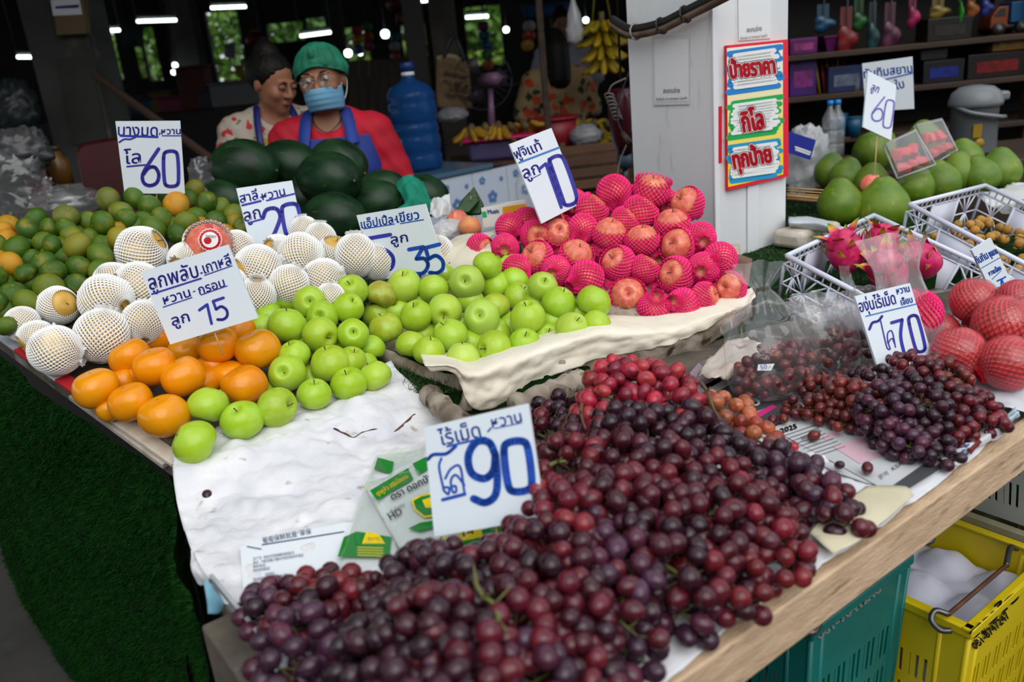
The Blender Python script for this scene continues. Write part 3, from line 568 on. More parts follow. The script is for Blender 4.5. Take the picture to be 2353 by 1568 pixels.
# ---- pink netted apples: px, size, side where the apple looks out, net kind
PINK = [(1411,441,84,(-.2,.9,-.3),2),(1498,437,88,(.1,.8,.45),3),(1577,469,86,(-.7,.4,.55),0),(1359,481,84,(.55,.7,.2),1),(1472,487,86,(.5,.7,.1),1),(1544,514,86,(-.1,.85,.4),0),(1609,547,76,(0,.3,-.9),2),(1402,535,88,(.05,.8,.5),0),(1475,550,84,(-.1,.85,.35),0),(1556,564,87,(-.55,.1,.75),0),(1282,535,80,(.05,.2,.95),3),(1339,526,74,(.2,.5,-.4),2),(1231,541,76,(.2,-.2,.8),1),(1172,523,70,(-.3,.6,-.5),2),(1211,511,72,(.5,.6,.0),2),(1233,591,84,(-.6,.4,.6),0),(1325,585,85,(.25,.65,.65),0),(1419,606,88,(-.55,.45,.6),1),(1484,618,74,(.5,.8,.2),1),(1553,633,91,(-.6,.2,.65),1),(1615,618,78,(.3,.2,-.9),2),(1654,597,83,(.6,.2,-.6),2),(1678,663,78,(-.7,.1,.7),0),(1621,683,74,(.75,.2,.5),1),(1443,680,90,(-.1,.2,.95),0),(1571,704,86,(.6,-.2,-.6),2),(1505,710,83,(0,-.6,-.6),2),(1347,639,86,(.7,.4,-.4),2),(1279,624,74,(.3,.2,-.9),2),(1187,618,70,(-.5,.7,-.3),2),(1103,570,68,(.75,-.1,.6),1),(1160,570,68,(0,.2,-.9),2),(1437,508,72,(.6,.6,.3),1),(1515,665,72,(.2,.2,-.9),2),(1385,580,72,(0,.3,-.9),2),(1510,590,72,(0,.3,-.9),2),(1400,660,72,(0,.3,-.9),2),(1440,570,72,(0,.3,-.9),2),(1590,600,72,(0,.3,-.9),2),(1630,640,70,(0,.3,-.9),2),(1300,590,72,(0,.3,-.9),2),(1260,500,70,(0,.3,-.9),2),(1320,470,72,(.1,.3,-.9),2),(1530,470,72,(0,.3,-.9),2),(1390,715,62,(.2,.3,-.9),2),(1450,460,72,(0,.2,-.9),2)]
pinks = []; PBOTTOM = (72, 74, 70)
for i, (u, v, d, ax, k) in enumerate(PINK):
    deep = i >= 33
    o = put(PP, u, v, d*.93, FJM, 'red_apple', orient(ax, random.uniform(0,6)), None, [('stem', ST_AP), ('calyx', CX_AP)], lift=-.05 if deep else random.uniform(-.004,.008)); link('foam_net', NP[k], o)
    o['category'] = 'apple'; o['group'] = 'apples in pink foam nets'; pinks.append(o)
row_labels(pinks, 'red apple in pink net', 'the pink heap', 7)
# ============================================================ hand-written price signs on corrugated plastic
def U_DIG(ch):
    if ch == '0': return [cr([(-.48,-.32),(-.3,-.5),(.3,-.5),(.48,-.32),(.48,.32),(.3,.5),(-.3,.5),(-.48,.32)], 4, True)+[Vector((-.48,-.32))]]
    if ch == '6': return [cr([(.3,-.5),(-.1,-.15),(-.45,.2),(-.36,.43),(0,.5),(.4,.4),(.46,.17),(.2,.0),(-.15,.03),(-.42,.22)], 5)]
    if ch == '9': return [cr([(.38,-.28),(.2,-.48),(-.2,-.5),(-.48,-.28),(-.4,.0),(0,.1),(.3,-.02),(.38,-.25)], 5), cr([(.38,-.28),(.42,.1),(.33,.38),(0,.49),(-.36,.42)], 5)]
    if ch == '1': return [[(-.45,-.25),(.15,-.5),(.35,.5)]]
    if ch == '2': return [cr([(-.45,-.28),(-.2,-.48),(.25,-.46),(.38,-.22),(.05,.12),(-.4,.46)], 5), [(-.4,.46),(.48,.44)]]
    if ch == '3': return [[(-.42,-.5),(.34,-.5),(-.12,-.1)], cr([(-.12,-.1),(.3,-.05),(.42,.22),(.1,.48),(-.42,.44)], 5)]
    if ch == '5': return [[(.42,-.5),(-.42,-.46),(-.34,-.05)], cr([(-.34,-.05),(.1,-.12),(.42,.1),(.36,.38),(0,.5),(-.42,.44)], 5)]
    if ch == '7': return [[(-.48,-.5),(.48,-.5)], cr([(.48,-.5),(.12,.0),(.08,.5)], 5)]
def dig(ch, cx, cy, w, h, rot=0):
    r = math.radians(rot); out = []
    for ln in U_DIG(ch): out.append([(cx+x*w*math.cos(r)-y*h*math.sin(r), cy+x*w*math.sin(r)+y*h*math.cos(r)) for x, y in [(p[0], p[1]) for p in ln]])
    return out
M_COR = mat('sign_board_white', srgb(222,230,238), srgb(214,223,232), rough=.5, scale=2)
M_INK = mat('marker_violet', srgb(56,46,150), srgb(40,52,165), rough=.5, scale=40); M_INKB = mat('marker_blue', srgb(12,62,160), srgb(10,84,190), rough=.45, scale=30); M_INKL = mat('marker_pale_blue', srgb(60,120,190), rough=.5); M_INKP = mat('marker_faded_violet', srgb(120,110,185), rough=.5)
M_BAMB = mat('bamboo', srgb(206,170,118), srgb(186,148,96), rough=.6, scale=20)
def price_sign(label, quad, d, yaw, pit, texts, lines, stick=None, ink=M_INK, wid=8):
    c = Vector((sum(q[0] for q in quad)/4, sum(q[1] for q in quad)/4)); P0 = at(c.x, c.y, d); y, p = math.radians(yaw), math.radians(pit)
    n = V(math.sin(y)*math.cos(p), -math.cos(y)*math.cos(p), math.sin(p)); pl = Plane(P0, n); hit = lambda u, v, off=0: pl.hit(u, v, off)
    bm = [(quad[2][0]+quad[3][0])/2, (quad[2][1]+quad[3][1])/2]; s0, s1 = stick[0], stick[1]; foot = pl.hit(*s1, -.006)
    if len(stick) > 2: foot = stick[2]
    t = thing('price_sign', label, 'sign', foot)
    bd = wobj('board', MB().prism([pl.hit(*q_) for q_ in quad], -n*.0045), M_COR, t, smooth=False)
    a = pl.hit(*s0, -.0065); wobj('stick', MB().tube([a, foot-Z*.015], .0017, 6), M_BAMB, t)
    for tx in texts: text_on(hit, tx[0], tx[1], tx[2], tx[3], 'lettering', tx[4] if len(tx) > 4 else ink, bd, .0006, bold=tx[5] if len(tx) > 5 else .55)
    for ln, w_, *m_ in lines: strokes_on(hit, ln, w_, 'numeral' if w_ > 6 or len(ln) > 1 else 'underline', m_[0] if m_ else ink, bd, .0007)
    return t
price_sign('white sign with violet 60 standing above the green tangerines', [(265,279),(414,278),(425,445),(286,445)], 2.13, 14, -4,
  [('บางมด', (271,312), (362,313), 27), ('หวาน', (371,309), (415,308), 15), ('โล', (286,377), (324,375), 30)],
  [([[(277,312),(362,315)]], 5), ([[(373,312),(416,312)]], 2.5), ([[(292,383),(334,379)]], 4), ([cr([(274,327),(286,320),(300,320),(316,313)], 5)], 4), (dig('6', 348,384,40,86,6)+dig('0', 393,388,34,78,-2), 8.5), ([[(366,309),(368,306)]], 3)], ((358,430), (360,470)))
price_sign('white sign with violet 20 leaning between the watermelons and netted pears', [(543,433),(671,415),(701,551),(578,573)], 2.12, 33, 13,
  [('สาลี่', (553,467), (594,458), 22), ('หวาน', (604,460), (656,448), 19), ('ลูก', (563,510), (601,500), 28)],
  [([[(557,472),(599,462)]], 5), ([[(613,461),(678,445)]], 4), ([[(573,512),(604,503)]], 4), ([[(600,453),(601,454)]], 4), (dig('2', 630,519,48,82,-12)+dig('0', 671,507,40,74,-10), 9.5)], ((640,545), (655,610)))
price_sign('white sign reading 5 for 35 standing behind the green apples', [(819,495),(977,469),(1026,625),(862,644)], 2.0, -24, 4,
  [('แอ็ปเปิ้ล', (831,525), (904,513), 19, M_INKB), ('เขียว', (912,512), (964,503), 21, M_INKB), ('ลูก', (899,562), (938,555), 22)],
  [([[(836,526),(906,515)]], 2.5, M_INKB), ([[(920,514),(973,505)]], 2.5, M_INKB), ([[(907,505),(912,503)]], 2.5, M_INKB), (dig('5', 876,584,60,84,-6), 9), (dig('3', 963,600,44,60,-10)+dig('5', 999,596,40,64,-10), 9, M_INKB)], ((940,620), (955,690)))
price_sign('tilted white sign with violet 15 stuck behind the orange persimmons', [(323,625),(524,562),(593,731),(391,792)], 1.56, -3, 10,
  [('ลูกพลับ', (345,667), (458,636), 34), ('เกาหลี', (470,629), (533,608), 25), ('หวาน', (378,700), (439,681), 21), ('กรอบ', (459,677), (518,658), 21), ('ลูก', (397,750), (437,738), 25)],
  [([[(349,676),(462,640)]], 4), ([[(470,633),(533,611)]], 2.5), ([[(375,706),(441,684)]], 2.5), ([[(462,678),(522,657)]], 2.5), ([[(462,628),(464,627)]], 4), ([[(444,671),(448,669)]], 2.5), ([[(458,713),(476,700),(486,744)]]+dig('5', 507,711,30,48,-14), 6.5)], ((485,745), (510,800)))
price_sign('tilted white sign with violet 10 stuck into the pink netted apples', [(1171,331),(1267,294),(1336,467),(1245,514)], 2.08, 40, 14,
  [('ฟูจิ', (1186,366), (1213,354), 22), ('แท้', (1217,356), (1247,343), 24), ('ลูก', (1206,412), (1243,396), 28)],
  [([[(1193,374),(1285,339)]], 4.5, M_INKL), ([[(1239,389),(1254,376),(1290,477)]], 7), ([[(1262,366),(1298,470)]], 8), (dig('0', 1294,415,38,112,-19), 9), ([[(1222,411),(1243,400)]], 2)], ((1285,480), (1301,506)))
s90 = price_sign('big white sign with thick blue 90 standing on a bamboo stick in the grapes', [(974,983),(1213,927),(1252,1191),(998,1234)], 1.08, -24, 24,
  [('ไร้เม็ด', (1012,1025), (1106,1004), 34, M_INKB), ('หวาน', (1132,984), (1200,969), 26, M_INKB)],
  [([[(1028,1026),(1115,1006)]], 5, M_INKB), ([[(1137,985),(1198,972)]], 2.5, M_INKB), ([[(1121,992),(1128,984)]], 4, M_INKB), ([cr([(983,1056),(996,1045),(1025,1043),(1047,1026)], 6)], 8, M_INKB),
   ([cr([(1014,1054),(1009,1075),(1020,1128)], 5), cr([(1020,1128),(1030,1136),(1032,1122),(1022,1120)], 4), cr([(1023,1100),(1036,1078),(1057,1073),(1067,1132)], 5), cr([(1067,1115),(1048,1092),(1036,1104),(1040,1130),(1048,1130),(1047,1118),(1040,1118)], 4)], 5.5, M_INKB),
   ([[(1017,1149),(1068,1136)]], 8, M_INKB), (dig('9', 1112,1086,72,142,-2)+dig('0', 1190,1072,58,112,-7), 18, M_INKB)], ((1128,1110), (1153,1318)))
price_sign('white sign with violet 70 above the small dark grapes on the right', [(1964,681),(2091,651),(2143,820),(2022,860)], 1.5, 22, 18,
  [('องุ่นไร้เม็ด', (1977,718), (2060,698), 28), ('หวาน', (2062,677), (2091,670), 16, M_INKB), ('เจี๊ยบ', (2072,702), (2098,695), 15, M_INKB), ('ล', (2038,802), (2059,797), 32)] if 'ล' in TXT else [('องุ่นไร้เม็ด', (1977,718), (2060,698), 28), ('หวาน', (2062,677), (2091,670), 16, M_INKB), ('เจี๊ยบ', (2072,702), (2098,695), 15, M_INKB)],
  [([[(1990,727),(2105,699)]], 3, M_INKL), ([cr([(1998,757),(2005,742),(2018,738),(2027,727)], 5)], 6), ([cr([(2024,738),(2030,765),(2038,798),(2044,804)], 4), cr([(2040,788),(2040,766),(2050,762),(2058,798)], 4), cr([(2046,802),(2042,788),(2050,778),(2056,790)], 4)], 3), ([[(2049,742),(2073,735)]]+[cr([(2073,735),(2070,775),(2080,820)], 5)]+dig('0', 2107,767,24,82,-14), 7.5)], ((2080,840), (2090,868)))
price_sign('narrow white sign with 35 among the wrapped red fruit', [(2233,575),(2277,547),(2335,670),(2288,690)], 1.74, 26, 8,
  [('ทับทิม', (2246,608), (2273,593), 18, M_INKB), ('ยูนนาน', (2276,591), (2294,582), 15, M_INKB), ('หวาน', (2275,634), (2288,627), 11, M_INKB), ('เจี๊ยบ', (2290,626), (2302,619), 11, M_INKB), ('ลูก', (2288,674), (2300,668), 13, M_INKB)],
  [([[(2256,616),(2298,592)]], 2, M_INKL), ([[(2280,642),(2300,623)]], 1.8, M_INKL), (dig('3', 2304,659,13,34,-24)+dig('5', 2313,655,13,36,-24), 3.6, M_INKB)], ((2308,680), (2318,720)))
price_sign('slanting white sign with faint violet 60 on a bamboo skewer above the pomelos', [(1995,163),(2060,196),(2048,323),(1983,292)], 2.62, 27, 14,
  [('ลูก', (2000,207), (2017,214), 18, M_INKP)], [(dig('6', 2019,250,26,58,12)+dig('0', 2042,262,20,62,8), 4, M_INKP)], ((2016,300), (2009,408)), ink=M_INKP)
price_sign('pale square sign with blue writing half hidden behind the slanting 60 sign', [(1981,146),(2097,130),(2101,250),(1989,257)], 3.05, -20, 0,
  [('ทับทิมสยาม', (1986,180), (2097,166), 20, M_INKB), ('ใบ', (2060,206), (2079,201), 20, M_INKB)], [([[(2030,184),(2097,168)]], 3, M_INKB)], ((2046,250), (2046,330)))
# ============================================================ papers and the crate of the apples
M_PAP = mat('white_packing_paper', srgb(226,224,226), srgb(206,206,212), rough=.85, scale=14, bump=1.0, bscale=40, c3=srgb(150,138,116), s3=26, f3=(.66,.76))
M_CREAM = mat('cream_paper', srgb(238,230,212), srgb(226,216,196), rough=.8, scale=12, bump=.6, bscale=30)
M_CRWOOD = mat('rotten_pale_wood', srgb(176,164,148), srgb(110,96,82), rough=.9, scale=14, bump=.9, bscale=40, c3=srgb(70,50,36), s3=22, f3=(.58,.68))
M_NEWS = mat('newsprint', srgb(196,198,200), srgb(182,184,186), rough=.85, scale=5, bump=.15, bscale=30, c3=srgb(150,140,120), s3=12, f3=(.70,.78))
M_DKBAND = mat('newsprint_dark_ink', srgb(62,62,66), srgb(74,74,76), rough=.75, scale=12); M_PINKP = mat('newsprint_pink', srgb(208,170,184), rough=.85); M_MAG = mat('newsprint_magenta', srgb(200,40,120), rough=.8); M_TXT = mat('newsprint_text', srgb(70,72,80), rough=.8)
def sheet(name, rows, m, label, cat, amp, fr=20, nu=8, nv=8, seed=0, sol=.0008, nrm=None, parent=None):
    o = wobj(name, MB().grid(patch(rows, nu, nv, amp, fr, nrm, seed)), m, parent, sol=sol)
    if label: tag(o, label, cat)
    return o
def zr(pts, z): return [onz(u, v, z) for u, v in pts]
def lr(pl, pts, off=0): return [pl.hit(u, v, off) for u, v in pts]
rows = [lr(LB_, [(420,1040),(520,985),(640,950),(770,900),(900,835)], .006), lr(LB_, [(404,1064),(520,1010),(645,972),(775,925),(918,862)], .026), zr([(400,1098),(530,1060),(668,1020),(800,972),(958,892)], .845), zr([(410,1170),(560,1140),(705,1102),(850,1050),(1015,965)], .812), zr([(430,1240),(595,1215),(750,1172),(905,1120),(1090,1030)], .808), zr([(455,1300),(620,1290),(790,1260),(960,1220),(1140,1150)], .807), zr([(520,1400),(680,1390),(860,1370),(1040,1330),(1200,1280)], .806)]
sheet('packing_paper', rows, M_PAP, 'large crumpled dirty white paper sheet spread in front of the persimmons', 'paper', .015, 16, 18, 16, 2)
rows = [zr([(1330,1060),(1600,1000),(1850,900),(2100,820)], .806), zr([(1240,1220),(1500,1180),(1800,1080),(2150,920)], .806), zr([(1250,1380),(1560,1300),(1860,1180),(2230,985)], .805), zr([(1340,1530),(1650,1370),(1890,1235),(2290,1000)], .806), zr([(1450,1640),(1740,1400),(1960,1262),(2330,985)], .804)]
sheet('packing_paper', rows, mat('white_liner_paper', srgb(222,222,226), srgb(206,207,212), rough=.85, scale=12, bump=.8, bscale=36, c3=srgb(176,168,156), s3=20, f3=(.66,.78)), 'long white paper liner along the front edge of the grape table', 'paper', .012, 18, 16, 14, 5)
rows = [zr([(600,1480),(800,1450),(1000,1400)], .8055), zr([(640,1560),(850,1520),(1060,1480)], .8055), zr([(700,1640),(900,1620),(1300,1600)], .8055)]
sheet('packing_paper', rows, M_PAP, 'white paper showing through the gap in the bottom left grapes', 'paper', .003, 15, 8, 8, 6)
for k, (pts, lab) in enumerate((([(765,988),(790,1000),(812,1008),(835,996),(862,990)], 'brown curled tear in the white paper below the green apples'), ([(905,995),(925,978),(950,955)], 'dark slit torn in the white paper near the bag packs'))):
    P_ = [onz(q_.x, q_.y, .852 if k == 0 else .845) for q_ in cr(pts, 4)]; rows = [[p+Z*.002 for p in P_], [p+Z*(.007+.004*noise.noise(p*60))-E2*(.010+.006*noise.noise(p*90)) for p in P_]]
    o = wobj('paper_tear', MB().grid(rows), mat('tear_brown', srgb(120,84,66), srgb(60,44,38), rough=.9, scale=20), None, sol=.001); tag(o, lab, 'paper tear')
# newspaper pages on the right of the table
n1 = [(1700,960),(1935,905),(2195,1060),(2050,1150),(1905,1078)]
rows = [zr([(1640,985),(1800,925),(1930,890),(2080,850)], .812), zr([(1760,1010),(1860,975),(1980,940),(2130,900)], .812), zr([(1850,1050),(1960,1010),(2060,975),(2190,930)], .812), zr([(1920,1085),(2045,1050),(2130,1010),(2245,962)], .812), zr([(1990,1112),(2065,1120),(2160,1058),(2285,985)], .811)]
sheet('newspaper', rows, M_NEWS, 'grey newspaper page under the small dark grapes', 'newspaper', .003, 14, 8, 8, 4); NZ = Plane(V(0,0,.8155), Z)
nws = lambda u, v, off=0: NZ.hit(u, v, off)
nprint = thing('newspaper_page', 'printed newspaper page with dark band and pink boxes beneath the right grapes', 'newspaper', nws(2000,1060))
def npoly(name, pts, m, off=0.0): return wobj(name, MB().prism([nws(u, v, off) for u, v in pts], Z*.0004), m, nprint, smooth=False)
npoly('page', [(1770,985),(1930,925),(2200,1058),(2060,1140)], M_NEWS, -.001)
npoly('dark_band', [(2035,1128),(2062,1140),(2230,1035),(2215,1020),(2140,1055)], M_DKBAND); npoly('pink_box', [(1915,1028),(1990,1000),(2040,1045),(1975,1066)], M_PINKP); npoly('pink_box', [(1890,1000),(1930,992),(1938,1000),(1895,1012)], M_PINKP)
text_on(nws, '2025', (1795,996), (1832,984), 11, 'lettering', M_BLK, nprint, .0008, bold=.8); text_on(nws, '2025.2.30', (1842,1012), (1885,992), 8, 'lettering', M_TXT, nprint, .0008); text_on(nws, 'KSA', (2052,1082), (2075,1068), 9, 'lettering', M_TXT, nprint, .0008); text_on(nws, '문의', (2022,1102), (2042,1090), 9, 'lettering', M_TXT, nprint, .0008)
for k in range(9): strokes_on(nws, [[(1800+k*9,1002+k*6),(1870+k*9,978+k*6)]], 1.2, 'print_line', M_TXT, nprint, .0008)
dkp = thing('newspaper_page', 'dark printed newspaper page with magenta strip behind the main grapes', 'newspaper', zr([(1700,950)], .806)[0])
dws = lambda u, v, off=0: Plane(V(0,0,.8135), Z).hit(u, v, off)
def dpoly(name, pts, m, off=0.0): return wobj(name, MB().prism([dws(u, v, off) for u, v in pts], Z*.0004), m, dkp, smooth=False)
dpoly('page', [(1600,925),(1720,845),(1960,880),(1990,905),(1760,1005)], M_DKBAND, -.0008); dpoly('white_strip', [(1610,890),(1760,815),(1775,830),(1640,905)], M_NEWS); dpoly('magenta_strip', [(1705,968),(1775,930),(1785,936),(1715,978)], M_MAG); dpoly('circle_print', ring_poly(1735,926,12,7,14), M_WH, .0001); dpoly('circle_core', ring_poly(1735,926,6,3.5,12), M_DKBAND, .0006)
dpoly('grey_block', [(1570,875),(1605,835),(1660,875),(1610,905)], mat('newsprint_mauve', srgb(150,132,140), rough=.85)); dpoly('pale_block', [(1630,835),(1670,810),(1700,830),(1665,862)], M_PINKP); text_on(dws, '지면광고', (1645,878), (1662,868), 5, 'lettering', M_TXT, dkp, .0008)
rows = [zr([(1600,870),(1660,800),(1700,780)], .83), zr([(1640,880),(1700,830),(1740,800)], .85), zr([(1680,880),(1740,850),(1800,830)], .83)]
sheet('crumpled_paper', rows, mat('stained_paper', srgb(222,214,206), srgb(196,180,168), rough=.85, scale=9, bump=.4, bscale=20, c3=srgb(120,60,50), s3=12, f3=(.62,.70)), 'crumpled brown stained paper behind the bag of loose grapes', 'paper', .016, 24, 8, 8, 12)
rows = [zr([(1860,1225),(1900,1180),(1990,1120)], .826), zr([(1885,1252),(1960,1205),(2075,1120)], .828), zr([(1915,1275),(1985,1235),(2100,1140)], .826)]
sheet('newspaper', rows, mat('yellowed_paper', srgb(214,204,176), srgb(196,186,158), rough=.85, scale=9, c3=srgb(110,112,96), s3=10, f3=(.6,.75)), 'yellowed paper beside the rightmost dark grape bunch at the table edge', 'newspaper', .003, 18, 8, 8, 14)
for k, (a, b, c_) in enumerate((((2165,1062),(2300,985),srgb(200,202,206)), ((2195,1052),(2240,1018),srgb(40,90,160)), ((2225,1040),(2252,1018),srgb(120,40,40)), ((2265,1000),(2340,950),srgb(170,190,200)))):
    w_ = 14 if k != 0 else 26; m_ = mat('torn_edge_%d' % k, c_, rough=.85)
    rows = [zr([(a[0]-w_/2,a[1]-w_/2),((a[0]+b[0])/2-w_/2,(a[1]+b[1])/2-w_/2),(b[0]-w_/2,b[1]-w_/2)], .816), zr([a,((a[0]+b[0])/2,(a[1]+b[1])/2),b], .825), zr([(a[0]+w_/3,a[1]+w_/2),((a[0]+b[0])/2+w_/3,(a[1]+b[1])/2+w_/2),(b[0]+w_/3,b[1]+w_/2)], .815)]
    sheet('torn_paper', rows, m_, ['pale roll of torn newspaper along the right front table edge', 'blue scrap of torn newspaper at the right table edge', 'dark red scrap of torn paper beside the blue scrap', 'bluish torn paper at the far right table edge'][k], 'paper', .008, 40, 6, 5, 20+k)
# ---- Chinese leaflet
lf = lambda u, v, off=0: Plane(V(0,0,.8165), Z).hit(u, v, off)
leaf = thing('printed_leaflet', 'white leaflet with small blue Chinese print beside the plastic bag packs', 'leaflet', lf(740,1300)); M_LEAF = mat('leaflet_paper', srgb(224,230,234), rough=.7); M_LINK = mat('leaflet_ink', srgb(60,76,110), rough=.7)
wobj('page', MB().prism([lf(*p, -.0006) for p in ((552,1258),(600,1240),(790,1202),(905,1200),(930,1330),(560,1385))], Z*.0005), M_LEAF, leaf, smooth=False)
strokes_on(lf, [[(568,1256),(600,1262)], [(602,1252),(790,1222)]], 2.2, 'rule', M_LINK, leaf); strokes_on(lf, [[(576,1358),(780,1322)]], 2, 'rule', M_LINK, leaf)
text_on(lf, '葡萄保鲜就是“翠保', (604,1248), (716,1226), 11, 'lettering', M_LINK, leaf)
for k, (s, b) in enumerate((('生产厂家：乌鲁木齐市翠保保鲜科技有限公司', 676), ('地址：中国 新疆 乌鲁木齐经济技术开发区', 698), ('联系电话：', 612), ('技术咨询电话：', 622), ('亚硫酸钠............98.5%', 662))):
    y = 1288+k*9+(k == 4)*12; text_on(lf, s, (582,y), (b, y-(b-582)*.16), 6, 'lettering', M_LINK, leaf)
text_on(lf, '活性成分', (609,1324), (632,1320), 6, 'lettering', M_LINK, leaf); text_on(lf, 'GRAPE SLOW', (590,1372), (650,1362), 7, 'lettering', M_LINK, leaf, bold=.4)
# ---- crate of the green and pink apples
ca = onz(1082,852,.885); cbp = onz(1722,688,.875); cd_ = (cbp-ca); cd_.z = 0; cn = V(cd_.y, -cd_.x, 0).normalized(); CF = Plane(ca, cn)      # its front plane
cl = CB_.hit(836,785); sd2 = cl-ca; sd2.z = 0; sn = V(-sd2.y, sd2.x, 0).normalized(); sn = sn if sn.x < 0 else -sn; CS = Plane(ca, sn)
crt = thing('fruit_crate', 'old rotten wooden crate lined with cream paper holding green and pink netted apples', 'crate', V((ca.x+cbp.x)/2, (ca.y+cbp.y)/2+.2, STZ))
fr_lo = [(1050,945),(1150,925),(1250,885),(1360,862),(1470,840),(1590,808),(1664,760),(1722,722)]; fr_hi = [(1082,862),(1150,840),(1250,800),(1360,770),(1470,765),(1590,742),(1664,712),(1722,690)]
Pq = patch([lr(CF, fr_hi, -.006), lr(CF, [((a[0]+b[0])/2,(a[1]+b[1])/2) for a, b in zip(fr_hi, fr_lo)], .006), lr(CF, fr_lo, -.004)], 8, 8, .006, 30, cn, 3)
wobj('front_board', MB().grid(Pq), M_CRWOOD, crt, sol=.012)
s_hi = [(840,782),(900,808),(972,842),(1030,858),(1075,864)]; s_lo = [(842,822),(905,850),(970,890),(1015,925),(1050,945)]
Pq = patch([lr(CS, s_hi, 0), lr(CS, [((a[0]+b[0])/2,(a[1]+b[1])/2) for a, b in zip(s_hi, s_lo)], .014), lr(CS, s_lo, .004)], 8, 6, .006, 30, sn, 4)
wobj('side_board', MB().grid(Pq), M_CRWOOD, crt, sol=.012)
dn = -CB_.n*.012
wobj('base', MB().prism([CB_.hit(852,790), CB_.hit(1082,858), CB_.hit(1722,690), CB_.hit(1700,560), CB_.hit(1000,600)], dn), M_CRWOOD, crt, smooth=False)
lip = [(972,834),(1038,836),(1082,850),(1150,826),(1250,792),(1377,757),(1490,757),(1556,747),(1645,714),(1728,686)]; bot = [(985,850),(1045,860),(1078,932),(1130,938),(1215,890),(1340,832),(1470,806),(1560,782),(1640,742),(1722,702)]
inn = [(960,800),(1030,805),(1080,810),(1150,785),(1250,755),(1377,725),(1490,725),(1556,715),(1645,685),(1728,660)]
rows = [lr(CB_, inn, .01), lr(CF, lip, .002), lr(CF, [((a[0]+b[0])/2,(a[1]+b[1])/2) for a, b in zip(lip, bot)], .016), lr(CF, bot, .012)]
sheet('paper_liner', rows, M_CREAM, None, None, .011, 24, 10, 10, 7, .0008, cn, crt)
# board end standing at the right of the pink apples
wobj('end_board', MB().prism([PB_.hit(1686,590,.02), PB_.hit(1718,602,.02), PB_.hit(1708,668,.03), PB_.hit(1690,655,.0)], E1*.02+Z*.004), mat('brown_board', srgb(120,92,78), srgb(96,72,62), rough=.85, scale=10, bump=.3), crt, bev=.003)
# newspaper lining between pears and pink apples
rows = [lr(CB_, [(960,660),(1040,650),(1110,640)], .02), lr(CB_, [(985,610),(1050,600),(1130,590)], .05), lr(CB_, [(1000,575),(1060,560),(1130,545)], .06), lr(CB_, [(1010,560),(1065,548),(1200,515)], .05)]
sheet('newspaper', rows, mat('cream_newsprint', srgb(214,206,186), srgb(190,182,166), rough=.85, scale=8, bump=.3, bscale=20, c3=srgb(130,110,80), s3=14, f3=(.6,.72)), 'folded cream newspaper between the netted pears and the pink apples', 'newspaper', .012, 18, 8, 8, 9)
# rubbish wood pieces under the crate
for k, (pts, z0, lab) in enumerate(((((985,905),(1020,940),(1080,985),(1120,990)), .85, 'dark gnarled piece of wood under the left corner of the apple crate'), (((1180,935),(1260,905),(1300,915)), .86, 'brown crumpled bark piece below the hanging cream paper'), (((1255,905),(1300,885),(1340,870)), .86, 'grey rolled paper stuffed under the apple crate'))):
    P_ = cr([onz(u, v, z0) for u, v in pts], 6); n_ = len(P_); o = wobj('wood_scrap', MB().tube(P_, [.02+.008*noise.noise(V(i*.7,k,0)) for i in range(n_)], 10), M_CRWOOD, None); tag(o, lab, 'wood scrap' if k < 2 else 'paper')
o = wobj('blue_card', MB().prism([CF.hit(*p, -.03) for p in ((1595,808),(1660,770),(1655,792),(1600,820))], cn*.004), mat('blue_card', srgb(80,140,170), srgb(60,110,140), rough=.7, scale=20), None, smooth=False); tag(o, 'light blue cardboard scrap under the right end of the apple crate', 'cardboard')
# ---- corrugated card standing at the left end of the grapes, and scraps beside it
o = wobj('corrugated_card', MB().prism([onz(480,1322,.842), onz(618,1492,.842), onz(628,1505,.80), onz(600,1490,.775), onz(500,1380,.79)], V(.004,.003,0)), mat('grey_card', srgb(186,188,192), srgb(140,142,146), rough=.75, scale=8), None, smooth=False); tag(o, 'grey corrugated plastic sheet standing at the left end of the front grapes', 'plastic sheet')
for k, (pts, m_, lab) in enumerate((([[(468,1340),(500,1350),(520,1370)], [(474,1372),(500,1380),(516,1390)], [(480,1420),(500,1415),(516,1405)]], mat('blue_scrap', srgb(120,170,190), srgb(90,140,160), rough=.7, scale=20), 'pale blue paper scrap hanging over the grey wooden table end'), ([[(440,1270),(455,1280),(470,1300)], [(440,1310),(460,1320),(478,1330)], [(455,1345),(475,1355),(495,1372)]], M_PAP, 'dirty white paper scrap at the left corner of the table'))):
    sheet('paper_scrap', [zr(r, .80+.01*j) for j, r in zip((1,.3,-2), pts)], m_, lab, 'paper', .006, 40, 8, 8, 30+k)
